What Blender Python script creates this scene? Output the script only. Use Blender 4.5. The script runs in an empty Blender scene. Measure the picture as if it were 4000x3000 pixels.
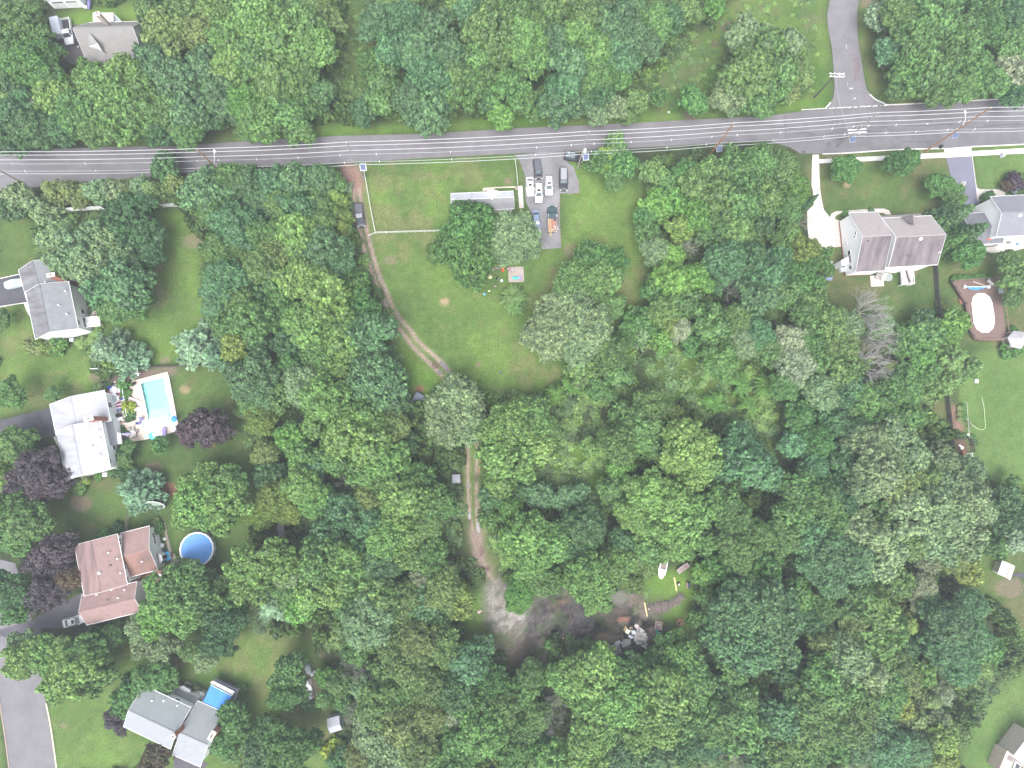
import bpy, math, random
import numpy as np
from mathutils import Vector, Matrix

# ---------------------------------------------------------------- camera, light, exposure
W_PX, H_PX, FOC, CAM_Z = 4000.0, 3000.0, 2331.0, 140.0
scn = bpy.context.scene
COL = scn.collection
_d = Vector((70.0, 220.0, FOC)).normalized()             # world up, in camera axes
_x = (Vector((1, 0, 0)) - _d * _d.x).normalized()
_y = _d.cross(_x)
M3 = Matrix((_x, _y, _d))                                # camera axes -> world axes
CAM = Vector((0, 0, CAM_Z))
cam_data = bpy.data.cameras.new('drone_camera')
cam_data.sensor_width = 36.0
cam_data.lens = 36.0 * FOC / W_PX
cam_data.clip_start = 1.0
cam_data.clip_end = 6000.0
cam = bpy.data.objects.new('drone_camera', cam_data)
COL.objects.link(cam)
mw = M3.to_4x4(); mw.translation = CAM
cam.matrix_world = mw
scn.camera = cam

world = bpy.data.worlds.new("World"); scn.world = world
world.use_nodes = True
wn = world.node_tree; wn.nodes.clear()
SUN_EL, SUN_ROT = 64.0, 190.0
sky = wn.nodes.new('ShaderNodeTexSky'); sky.sky_type = 'NISHITA'; sky.sun_disc = False
sky.sun_elevation = math.radians(SUN_EL); sky.sun_rotation = math.radians(SUN_ROT)
sky.air_density = 1.0; sky.dust_density = 3.0; sky.ozone_density = 1.0
bw = wn.nodes.new('ShaderNodeRGBToBW')
mx = wn.nodes.new('ShaderNodeMix'); mx.data_type = 'RGBA'; mx.inputs[0].default_value = 0.72   # cloud cover takes the blue out
bg = wn.nodes.new('ShaderNodeBackground'); bg.inputs[1].default_value = 0.15
wo = wn.nodes.new('ShaderNodeOutputWorld')
wn.links.new(sky.outputs[0], bw.inputs[0]); wn.links.new(sky.outputs[0], mx.inputs[6]); wn.links.new(bw.outputs[0], mx.inputs[7])
wn.links.new(mx.outputs[2], bg.inputs[0]); wn.links.new(bg.outputs[0], wo.inputs[0])
sun_data = bpy.data.lights.new('sun', 'SUN'); sun_data.energy = 1.0; sun_data.angle = math.radians(40); sun_data.color = (1.0, 0.97, 0.93)
sun = bpy.data.objects.new('sun', sun_data); COL.objects.link(sun)
_el, _ro = math.radians(SUN_EL), math.radians(SUN_ROT)
sdir = Vector((math.sin(_ro) * math.cos(_el), math.cos(_ro) * math.cos(_el), math.sin(_el)))
sun.rotation_euler = sdir.to_track_quat('Z', 'Y').to_euler()
vs = scn.view_settings
vs.view_transform = 'Standard'; vs.look = 'None'; vs.gamma = 1.0; vs.use_curve_mapping = False
vs.exposure = 1.72
scn.cycles.max_bounces = 6
scn.cycles.volume_bounces = 0
# thin humid air between the drone and the ground
_hz = bpy.data.meshes.new('haze')
_v = [(x, y, z) for z in (-6, 150) for y in (-3200, 3200) for x in (-3200, 3200)]
_hz.from_pydata(_v, [], [(0, 2, 3, 1), (4, 5, 7, 6), (0, 1, 5, 4), (2, 6, 7, 3), (0, 4, 6, 2), (1, 3, 7, 5)])
_hm = bpy.data.materials.new('haze_air'); _hm.use_nodes = True; _hm.node_tree.nodes.clear()
_pv = _hm.node_tree.nodes.new('ShaderNodeVolumePrincipled'); _pv.inputs['Color'].default_value = (0.86, 0.93, 1.0, 1); _pv.inputs['Density'].default_value = 0.00042
_ho = _hm.node_tree.nodes.new('ShaderNodeOutputMaterial'); _hm.node_tree.links.new(_pv.outputs[0], _ho.inputs['Volume'])
_hz.materials.append(_hm); _hob = bpy.data.objects.new('haze', _hz); COL.objects.link(_hob); _hob['kind'] = 'stuff'
scn.cycles.diffuse_bounces = 3
scn.cycles.transparent_max_bounces = 12

# ---------------------------------------------------------------- measuring the place
def UP(p, z=0.0):
    """the place seen at a photo position, at height z"""
    v = M3 @ Vector(((p[0] - 2000) / FOC, -(p[1] - 1500) / FOC, -1.0))
    t = (z - CAM_Z) / v.z
    return CAM + v * t
def RAY(p):
    return (M3 @ Vector(((p[0] - 2000) / FOC, -(p[1] - 1500) / FOC, -1.0))).normalized()
def PX(w):
    v = M3.transposed() @ (Vector(w) - CAM)
    return (2000 + FOC * v.x / -v.z, 1500 - FOC * v.y / -v.z)
KF = 4000 / 2212.0
def F(x, y): return (x * KF, y * KF)
def T(c, r, x, y): return (c * 1000 + x / 2.212, r * 750 + y / 2.212)
def TT(c, r, *pts): return [T(c, r, x, y) for x, y in pts]
def FF(*pts): return [F(x, y) for x, y in pts]
def crop(x0, y0, s): return lambda x, y: (x0 + x / s, y0 + y / s)
ZC = crop(1700, 600, 3.687); ZP = crop(380, 1420, 5.53); ZD = crop(2300, 2400, 5.53); ZG = crop(3700, 1050, 4.74)
ZT = crop(150, 0, 4.424); ZB = crop(3250, 1020, 5.53); ZH = crop(560, 2600, 5.53); ZL = crop(1850, 1000, 7.373)
ZS = crop(1100, 2550, 4.74); ZO = crop(2500, 2150, 4.74); ZR = crop(500, 1950, 2.38); ZK = crop(2150, 550, 3.807)
ZN = crop(3700, 550, 3.807); ZE = crop(3600, 1600, 5.53)

rnd = random.Random(7)

# ---------------------------------------------------------------- materials
MATS = {}
def nodes_of(name):
    m = bpy.data.materials.new(name); m.use_nodes = True
    return m, m.node_tree, m.node_tree.nodes['Principled BSDF']
def mat(name, col, rough=0.7, var=0.18, scale=1.5, detail=6, bump=0.0, bscale=None, col2=None, metal=0.0, stretch=None,
        spec=0.3, coords='pos', trans=0.0, alpha=1.0, thr=(0.35, 0.7), fine=0.0, fscale=12.0):
    """procedural surface: a colour with noise variation, a second colour in patches, and relief"""
    if name in MATS: return MATS[name]
    m, nt, b = nodes_of(name)
    n = nt.nodes; l = nt.links
    b.inputs['Roughness'].default_value = rough
    b.inputs['Metallic'].default_value = metal
    b.inputs['Specular IOR Level'].default_value = spec
    if coords == 'pos':
        src = n.new('ShaderNodeNewGeometry').outputs['Position']
    else:
        src = n.new('ShaderNodeTexCoord').outputs['Object']
    if stretch:
        mp = n.new('ShaderNodeMapping'); mp.inputs['Scale'].default_value = stretch[:3]
        if len(stretch) > 3: mp.inputs['Rotation'].default_value = (0, 0, stretch[3])
        l.new(src, mp.inputs[0]); src = mp.outputs[0]
    no = n.new('ShaderNodeTexNoise'); no.inputs['Scale'].default_value = scale; no.inputs['Detail'].default_value = detail
    no.inputs['Roughness'].default_value = 0.62
    l.new(src, no.inputs['Vector'])
    cr = n.new('ShaderNodeValToRGB')
    c = Vector(col); c2 = Vector(col2) if col2 else None
    cr.color_ramp.elements[0].position = thr[0]; cr.color_ramp.elements[1].position = thr[1]
    lo = c * (1 - var); hi = (c2 if c2 else c * (1 + var))
    cr.color_ramp.elements[0].color = (*lo, 1); cr.color_ramp.elements[1].color = (*hi, 1)
    l.new(no.outputs[0], cr.inputs[0])
    out = cr.outputs[0]
    if fine:
        n2 = n.new('ShaderNodeTexNoise'); n2.inputs['Scale'].default_value = fscale; n2.inputs['Detail'].default_value = 3
        l.new(src, n2.inputs['Vector'])
        mr = n.new('ShaderNodeMapRange'); mr.inputs[1].default_value = 0.3; mr.inputs[2].default_value = 0.7
        mr.inputs[3].default_value = 1 - fine; mr.inputs[4].default_value = 1 + fine
        l.new(n2.outputs[0], mr.inputs[0])
        ml = n.new('ShaderNodeVectorMath'); ml.operation = 'SCALE'
        l.new(out, ml.inputs[0]); l.new(mr.outputs[0], ml.inputs['Scale'])
        out = ml.outputs[0]
    l.new(out, b.inputs['Base Color'])
    if bump:
        bn = n.new('ShaderNodeTexNoise'); bn.inputs['Scale'].default_value = bscale or scale * 4; bn.inputs['Detail'].default_value = 4
        l.new(src, bn.inputs['Vector'])
        bu = n.new('ShaderNodeBump'); bu.inputs['Strength'].default_value = 0.6; bu.inputs['Distance'].default_value = bump
        l.new(bn.outputs[0], bu.inputs['Height']); l.new(bu.outputs[0], b.inputs['Normal'])
    if trans: b.inputs['Transmission Weight'].default_value = trans
    if alpha < 1: b.inputs['Alpha'].default_value = alpha
    MATS[name] = m
    return m

def leaf_material(name, source):
    """leaves: the plant's own colour, varied from tuft to tuft; light passes through"""
    m = bpy.data.materials.new(name); m.use_nodes = True
    nt = m.node_tree; n = nt.nodes; l = nt.links; n.clear()
    if source == 'object':
        tint = n.new('ShaderNodeObjectInfo').outputs['Color']
    else:
        a = n.new('ShaderNodeAttribute'); a.attribute_type = 'INSTANCER'; a.attribute_name = 'tint'; tint = a.outputs['Color']
    av = n.new('ShaderNodeAttribute'); av.attribute_name = 'v'
    geo = n.new('ShaderNodeNewGeometry')
    no = n.new('ShaderNodeTexNoise'); no.inputs['Scale'].default_value = 0.35; no.inputs['Detail'].default_value = 4
    l.new(geo.outputs['Position'], no.inputs['Vector'])
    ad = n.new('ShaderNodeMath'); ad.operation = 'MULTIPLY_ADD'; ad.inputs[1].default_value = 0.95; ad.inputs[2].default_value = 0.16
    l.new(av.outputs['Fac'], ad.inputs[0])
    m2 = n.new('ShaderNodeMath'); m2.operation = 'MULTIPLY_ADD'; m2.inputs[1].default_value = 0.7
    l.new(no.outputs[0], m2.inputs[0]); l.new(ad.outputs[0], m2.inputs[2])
    sc = n.new('ShaderNodeVectorMath'); sc.operation = 'SCALE'
    l.new(tint, sc.inputs[0]); l.new(m2.outputs[0], sc.inputs['Scale'])
    # young leaves are yellower
    yl = n.new('ShaderNodeMix'); yl.data_type = 'RGBA'; yl.blend_type = 'MULTIPLY'
    pw = n.new('ShaderNodeMath'); pw.operation = 'POWER'; pw.inputs[1].default_value = 2.0
    l.new(av.outputs['Fac'], pw.inputs[0]); l.new(pw.outputs[0], yl.inputs[0])
    l.new(sc.outputs[0], yl.inputs[6]); yl.inputs[7].default_value = (1.18, 1.13, 0.95, 1)
    b = n.new('ShaderNodeBsdfPrincipled'); b.inputs['Roughness'].default_value = 0.5; b.inputs['Specular IOR Level'].default_value = 0.4
    l.new(yl.outputs[2], b.inputs['Base Color'])
    tr = n.new('ShaderNodeBsdfTranslucent'); l.new(yl.outputs[2], tr.inputs['Color'])
    ms = n.new('ShaderNodeMixShader'); ms.inputs[0].default_value = 0.22
    l.new(b.outputs[0], ms.inputs[1]); l.new(tr.outputs[0], ms.inputs[2])
    o = n.new('ShaderNodeOutputMaterial'); l.new(ms.outputs[0], o.inputs[0])
    return m
LEAF = leaf_material('leaves', 'object')
LEAF_UG = leaf_material('undergrowth_leaves', 'instancer')

def car_paint(col, name):
    return mat(name, col, rough=0.3, var=0.03, scale=3, spec=0.5, coords='obj')
ASPHALT = mat('asphalt', (0.165, 0.157, 0.167), 0.85, var=0.12, scale=0.3, detail=9, fine=0.16, fscale=9, bump=0.01, bscale=30)
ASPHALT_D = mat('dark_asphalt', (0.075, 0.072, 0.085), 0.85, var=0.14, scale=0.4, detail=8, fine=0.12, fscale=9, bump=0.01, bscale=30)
ASPHALT_B = mat('blue_grey_asphalt', (0.155, 0.155, 0.20), 0.85, var=0.06, scale=0.3, fine=0.08, bump=0.01, bscale=30)
GRAVEL = mat('gravel', (0.185, 0.18, 0.19), 0.9, var=0.2, scale=0.22, detail=8, col2=(0.25, 0.245, 0.25), fine=0.22, fscale=5, bump=0.03, bscale=14)
CONCRETE = mat('concrete', (0.52, 0.48, 0.44), 0.85, var=0.1, scale=0.4, detail=8, fine=0.07, fscale=6)
CONC_W = mat('sunbleached_concrete', (0.62, 0.60, 0.56), 0.85, var=0.08, scale=0.5, fine=0.06)
PAVER = mat('old_pavers', (0.27, 0.23, 0.22), 0.85, var=0.15, scale=0.8, fine=0.12)
PINKCON = mat('pool_concrete', (0.60, 0.50, 0.42), 0.85, var=0.08, scale=0.3, detail=7, fine=0.06)
WHITE = mat('white_siding', (0.88, 0.88, 0.88), 0.6, var=0.03, scale=0.7)
WTRIM = mat('white_trim', (0.82, 0.82, 0.82), 0.5, var=0.02)
GLASS = mat('window_glass', (0.06, 0.065, 0.07), 0.08, var=0.2, spec=0.6)
WOOD = mat('weathered_wood', (0.22, 0.19, 0.17), 0.85, var=0.25, scale=3, bump=0.01)
WOOD_D = mat('dark_wood', (0.10, 0.085, 0.085), 0.85, var=0.25, scale=3)
WOOD_Y = mat('fresh_lumber', (0.72, 0.56, 0.28), 0.7, var=0.12, scale=3)
WOOD_P = mat('treated_pole', (0.30, 0.27, 0.25), 0.85, var=0.2, scale=4)
WOOD_O = mat('new_pole', (0.33, 0.17, 0.09), 0.8, var=0.25, scale=2.5)
BARK = mat('bark', (0.12, 0.095, 0.08), 0.9, var=0.3, scale=5, coords='obj', bump=0.03)
BARK_G = mat('bare_bark', (0.30, 0.285, 0.27), 0.9, var=0.2, scale=4, coords='obj')
BRICK = mat('brick', (0.30, 0.115, 0.07), 0.85, var=0.2, scale=5, col2=(0.36, 0.17, 0.12), fine=0.15)
TYRE = mat('tyre_rubber', (0.02, 0.02, 0.02), 0.8, var=0.1)
RIM = mat('wheel_rim', (0.5, 0.5, 0.52), 0.35, var=0.05, metal=0.6)
CHROME = mat('metal_trim', (0.6, 0.6, 0.62), 0.3, var=0.05, metal=0.7)
BLACK = mat('black_plastic', (0.02, 0.02, 0.022), 0.5, var=0.1)
CARGLASS = mat('car_glass', (0.07, 0.09, 0.10), 0.06, var=0.05, spec=0.8)
LAMPW = mat('headlight_lens', (0.8, 0.8, 0.82), 0.15, var=0.02)
LAMPR = mat('tail_light_lens', (0.5, 0.02, 0.02), 0.2, var=0.02)
WIRE = mat('wire', (0.55, 0.55, 0.56), 0.5, var=0.03)
WIRE_D = mat('cable', (0.42, 0.45, 0.45), 0.5, var=0.03)
def plain(name, col, rough=0.6, **k): return mat(name, col, rough, var=k.pop('var', 0.08), **k)

# ---------------------------------------------------------------- building
def props(o, label=None, cat=None, group=None, kind=None):
    if label: o['label'] = label
    if cat: o['category'] = cat
    if group: o['group'] = group
    if kind: o['kind'] = kind
    return o
def thing(name, loc, label, cat, group=None, rz=0.0, rot=None):
    o = bpy.data.objects.new(name, None); COL.objects.link(o)
    o.empty_display_size = 0.2
    o.location = loc; o.rotation_euler = rot if rot else (0, 0, rz)
    return props(o, label, cat, group)
def link(name, me, m=None, parent=None, **k):
    o = bpy.data.objects.new(name, me)
    if m is not None and not me.materials: me.materials.append(m)
    COL.objects.link(o)
    if parent is not None: o.parent = parent
    return props(o, **k)

class MB:
    """collects shapes into one mesh; origin is taken off every point"""
    def __init__(s, origin=(0, 0, 0)):
        s.v = []; s.f = []; s.o = Vector(origin)
    def add(s, vs_, fs_):
        k = len(s.v); s.v += [tuple(Vector(p) - s.o) for p in vs_]; s.f += [tuple(i + k for i in f) for f in fs_]; return s
    def box(s, c, size, rz=0.0, mtx=None, bev=0.0):
        a, b, h = size[0] / 2, size[1] / 2, size[2] / 2
        if bev:
            pts = []
            for z, q in ((-h, bev), (-h + bev, 0), (h - bev, 0), (h, bev)):
                for x, y in ((-a + q, -b + q * 0 + bev), (-a + bev, -b + q), (a - bev, -b + q), (a - q, -b + bev), (a - q, b - bev), (a - bev, b - q), (-a + bev, b - q), (-a + q, b - bev)):
                    pts.append((x, y, z))
            fs = [tuple(range(7, -1, -1)), tuple(range(24, 32))]
            for k in range(3):
                for i in range(8):
                    j = (i + 1) % 8
                    fs.append((k * 8 + i, k * 8 + j, k * 8 + 8 + j, k * 8 + 8 + i))
        else:
            pts = [(-a, -b, -h), (a, -b, -h), (a, b, -h), (-a, b, -h), (-a, -b, h), (a, -b, h), (a, b, h), (-a, b, h)]
            fs = [(3, 2, 1, 0), (4, 5, 6, 7), (0, 1, 5, 4), (1, 2, 6, 5), (2, 3, 7, 6), (3, 0, 4, 7)]
        R = mtx if mtx is not None else Matrix.Rotation(rz, 3, 'Z')
        c = Vector(c)
        return s.add([c + R @ Vector(p) for p in pts], fs)
    def beam(s, p0, p1, w, h, up=(0, 0, 1)):
        p0, p1 = Vector(p0), Vector(p1); d = p1 - p0; L = d.length
        if L < 1e-6: return s
        x = d / L; u = Vector(up); y = u.cross(x)
        if y.length < 1e-3: y = Vector((0, 1, 0)).cross(x)
        y.normalize(); z = x.cross(y)
        return s.box((p0 + p1) / 2, (L, w, h), mtx=Matrix((x, y, z)).transposed())
    def tube(s, pts, rad, n=6, cap=True):
        pts = [Vector(p) for p in pts]
        if not hasattr(rad, '__len__'): rad = [rad] * len(pts)
        vs_, fs_ = [], []
        for i, p in enumerate(pts):
            d = (pts[min(i + 1, len(pts) - 1)] - pts[max(i - 1, 0)])
            if d.length < 1e-9: d = Vector((0, 0, 1))
            d.normalize()
            u = d.cross(Vector((0, 0, 1)) if abs(d.z) < 0.9 else Vector((1, 0, 0))).normalized(); w = d.cross(u)
            for k in range(n):
                a = 2 * math.pi * k / n
                vs_.append(p + (u * math.cos(a) + w * math.sin(a)) * rad[i])
        for i in range(len(pts) - 1):
            for k in range(n):
                j = (k + 1) % n
                fs_.append((i * n + k, i * n + j, i * n + n + j, i * n + n + k))
        if cap:
            fs_.append(tuple(range(n))[::-1]); fs_.append(tuple((len(pts) - 1) * n + k for k in range(n)))
        return s.add(vs_, fs_)
    def prism(s, poly, z0, z1):
        n = len(poly); poly = [Vector((p[0], p[1], 0)) for p in poly]
        ar = sum(poly[i].x * poly[(i + 1) % n].y - poly[(i + 1) % n].x * poly[i].y for i in range(n))
        if ar < 0: poly = poly[::-1]
        vs_ = [(p.x, p.y, z0) for p in poly] + [(p.x, p.y, z1) for p in poly]
        fs_ = [tuple(range(n))[::-1], tuple(range(n, 2 * n))] + [(i, (i + 1) % n, n + (i + 1) % n, n + i) for i in range(n)]
        return s.add(vs_, fs_)
    def sheet(s, poly, z):
        poly = [Vector((p[0], p[1], 0)) for p in poly]; n = len(poly)
        ar = sum(poly[i].x * poly[(i + 1) % n].y - poly[(i + 1) % n].x * poly[i].y for i in range(n))
        if ar < 0: poly = poly[::-1]
        return s.add([(p.x, p.y, z) for p in poly], [tuple(range(n))])
    def lathe(s, prof, c=(0, 0, 0), n=16, sx=1.0, sy=1.0, mtx=None):
        vs_, fs_ = [], []; c = Vector(c)
        for r, z in prof:
            for k in range(n):
                a = 2 * math.pi * k / n
                p = Vector((r * math.cos(a) * sx, r * math.sin(a) * sy, z))
                vs_.append(c + (mtx @ p if mtx is not None else p))
        for i in range(len(prof) - 1):
            for k in range(n):
                j = (k + 1) % n
                fs_.append((i * n + k, i * n + j, i * n + n + j, i * n + n + k))
        if prof[0][0] > 1e-4: fs_.append(tuple(range(n))[::-1])
        if prof[-1][0] > 1e-4: fs_.append(tuple((len(prof) - 1) * n + k for k in range(n)))
        return s.add(vs_, fs_)
    def ball(s, c, r, n=10, sq=1.0):
        prof = [(max(1e-5, r * math.sin(math.pi * i / 6)), -r * sq * math.cos(math.pi * i / 6)) for i in range(7)]
        return s.lathe(prof, c, n)
    def quad(s, a, b, c, d): return s.add([a, b, c, d], [(0, 1, 2, 3)])
    def mesh(s, name, m=None, smooth=False):
        me = bpy.data.meshes.new(name); me.from_pydata(s.v, [], s.f)
        if smooth: me.polygons.foreach_set('use_smooth', [True] * len(me.polygons))
        if m: me.materials.append(m)
        me.update(); return me
    def build(s, name, m, parent=None, smooth=False, **k):
        return link(name, s.mesh(name, m, smooth), None, parent, **k)

def smooth_line(pts, n=8, closed=False):
    """Catmull-Rom through 2D points"""
    P = [Vector((p[0], p[1], 0)) for p in pts]; out = []
    m = len(P)
    for i in range(m if closed else m - 1):
        g = (lambda k: P[k % m]) if closed else (lambda k: P[max(0, min(m - 1, k))])
        p0, p1, p2, p3 = g(i - 1), g(i), g(i + 1), g(i + 2)
        for k in range(n):
            t = k / n
            out.append(0.5 * ((2 * p1) + (-p0 + p2) * t + (2 * p0 - 5 * p1 + 4 * p2 - p3) * t * t + (-p0 + 3 * p1 - 3 * p2 + p3) * t ** 3))
    if not closed: out.append(P[-1])
    return [(p.x, p.y) for p in out]
def ground_pts(pxs, z=0.0): return [UP(p, z) for p in pxs]
def slab(name, pxs, z0, z1, m, parent=None, **k):
    pts = ground_pts(pxs, 0)
    return MB().prism([(p.x, p.y) for p in pts], z0, z1).build(name, m, parent, **k)
def strip(line, w, z):
    """ribbon along a ground line"""
    L = [Vector(p) for p in line]; a, b = [], []
    for i, p in enumerate(L):
        d = (L[min(i + 1, len(L) - 1)] - L[max(0, i - 1)]); d.z = 0; d.normalize()
        q = Vector((-d.y, d.x, 0)) * (w / 2)
        a.append(p + q); b.append(p - q)
    return [(p.x, p.y) for p in a] + [(p.x, p.y) for p in reversed(b)]
def kerb(name, pxs, w, h, m, label=None):
    pts = ground_pts(smooth_line(pxs, 6), 0)
    mb = MB()
    for i in range(len(pts) - 1):
        mb.beam(pts[i] + Vector((0, 0, h / 2 - 0.05)), pts[i + 1] + Vector((0, 0, h / 2 - 0.05)), w, h + 0.1)
    return mb.build(name, m, kind='structure')
# ---------------------------------------------------------------- the ground
GREENS={}
def pip(px,py,poly):
    x=np.asarray([p[0]for p in poly]);y=np.asarray([p[1]for p in poly])
    inside=np.zeros(px.shape,bool);j=len(poly)-1
    for i in range(len(poly)):
        c=((y[i]>py)!=(y[j]>py))&(px<(x[j]-x[i])*(py-y[i])/(y[j]-y[i]+1e-12)+x[i])
        inside^=c;j=i
    return inside
def vnoise(X,Y,s,seed):
    r=np.random.RandomState(seed);G=r.rand(128,128)
    x=X/s+500.3;y=Y/s+500.7
    xi=np.floor(x).astype(int);yi=np.floor(y).astype(int);fx=x-xi;fy=y-yi
    fx=fx*fx*(3-2*fx);fy=fy*fy*(3-2*fy)
    g=lambda a,b:G[a%128,b%128]
    return(g(xi,yi)*(1-fx)+g(xi+1,yi)*fx)*(1-fy)+(g(xi,yi+1)*(1-fx)+g(xi+1,yi+1)*fx)*fy
def fbm(X,Y,s,seed,o=4):
    t=0;a=1;n=0
    for k in range(o):
        t=t+a*vnoise(X,Y,s/2**k,seed+k);n+=a;a*=0.55
    return t/n
def blur(A,k):
    if k<1:return A
    for ax in(0,1):
        for _ in range(2):
            c=np.cumsum(np.concatenate([np.repeat(np.take(A,[0],ax),k+1,ax),A,np.repeat(np.take(A,[-1],ax),k,ax)],ax),ax)
            n=A.shape[ax]
            A=(np.take(c,range(2*k+1,2*k+1+n),ax)-np.take(c,range(0,n),ax))/(2*k+1)
    return A

CELL=0.5
gx=np.arange(-135,140,CELL);gy=np.arange(-95,145,CELL)
ox=[-3000,-1500,-700,-350,-200]
xs=np.concatenate([ox,gx,[-v for v in ox[::-1]]]);ys=np.concatenate([ox,gy,[-v for v in ox[::-1]]])
X,Y=np.meshgrid(xs,ys) # rows = y
# where each ground point shows in the photo frame (used only to lay out lawns, tracks and dirt)
_n=np.stack([X,Y,np.zeros_like(X)-CAM_Z],-1)@np.array(M3) # world -> camera axes
SX=2000+FOC*_n[...,0]/-_n[...,2];SY=1500-FOC*_n[...,1]/-_n[...,2]
wx=(fbm(X,Y,6,11)-0.5)*26;wy=(fbm(X,Y,6,21)-0.5)*26
def region(poly,warp=1.0,soft=1):
    return blur(pip(SX+wx*warp,SY+wy*warp,poly).astype(float),soft)
def band(line,w,warp=0.3,soft=1):
    """distance to a photo-frame polyline"""
    A=SX+wx*warp;B=SY+wy*warp;best=np.full(X.shape,1e9)
    L=smooth_line(line,5)
    for(x0,y0),(x1,y1)in zip(L[:-1],L[1:]):
        dx,dy=x1-x0,y1-y0
        t=np.clip(((A-x0)*dx+(B-y0)*dy)/(dx*dx+dy*dy+1e-9),0,1)
        best=np.minimum(best,np.hypot(A-x0-t*dx,B-y0-t*dy))
    return np.clip((w/2+4-best)/8,0,1)
def blob(c,rx,ry=None,soft=10):
    ry=ry or rx
    return np.clip((1-np.hypot((SX+wx*.8-c[0])/rx,(SY+wy*.8-c[1])/ry))*rx/soft,0,1)

col=np.zeros(X.shape+(3,))
n1=fbm(X,Y,9,31)[...,None];n2=fbm(X,Y,3,41)[...,None];n3=fbm(X,Y,22,51)[...,None];n4=fbm(X,Y,1.4,61,3)[...,None];n5=fbm(X,Y,1.1,67,2)[...,None]
def lay(m,c):
    global col
    col=col*(1-m[...,None])+np.asarray(c)*m[...,None]
def ss(a,lo,hi):return np.clip((a-lo)/(hi-lo),0,1)
# woodland floor: dark leaf litter with low green
col[:]=np.array([.040,.052,.026])*(1-ss(n2,.4,.65))+np.array([.055,.085,.030])*ss(n2,.4,.65)
def grass(a,b,dry,k=0.5):
    base=np.asarray(a)*(1-ss(n1,.35,.65))+np.asarray(b)*ss(n1,.35,.65)
    g=ss(n3*.5+n2*.5,.50,.64)*k
    base=base*(1-g)+np.asarray(dry)*g
    g2=ss(n4,.55,.8)*.35
    return(base*(1-g2)+np.asarray(dry)*g2)*np.array([.93,1.04,.95])*(.95+.35*(n5-.5))
G_MID=grass((.088,.135,.040),(.125,.185,.048),(.165,.155,.072),.75)
G_DRK=grass((.066,.100,.034),(.090,.130,.040),(.135,.120,.060),.8)
G_BRI=grass((.100,.175,.036),(.140,.215,.045),(.150,.160,.060),.4)
G_NEW=grass((.095,.150,.046),(.115,.170,.055),(.135,.150,.065),.3)
G_WILD=grass((.070,.125,.030),(.115,.165,.040),(.130,.110,.070),.5)
LAWNS=[] # (name, photo outline, colour, warp)
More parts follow.
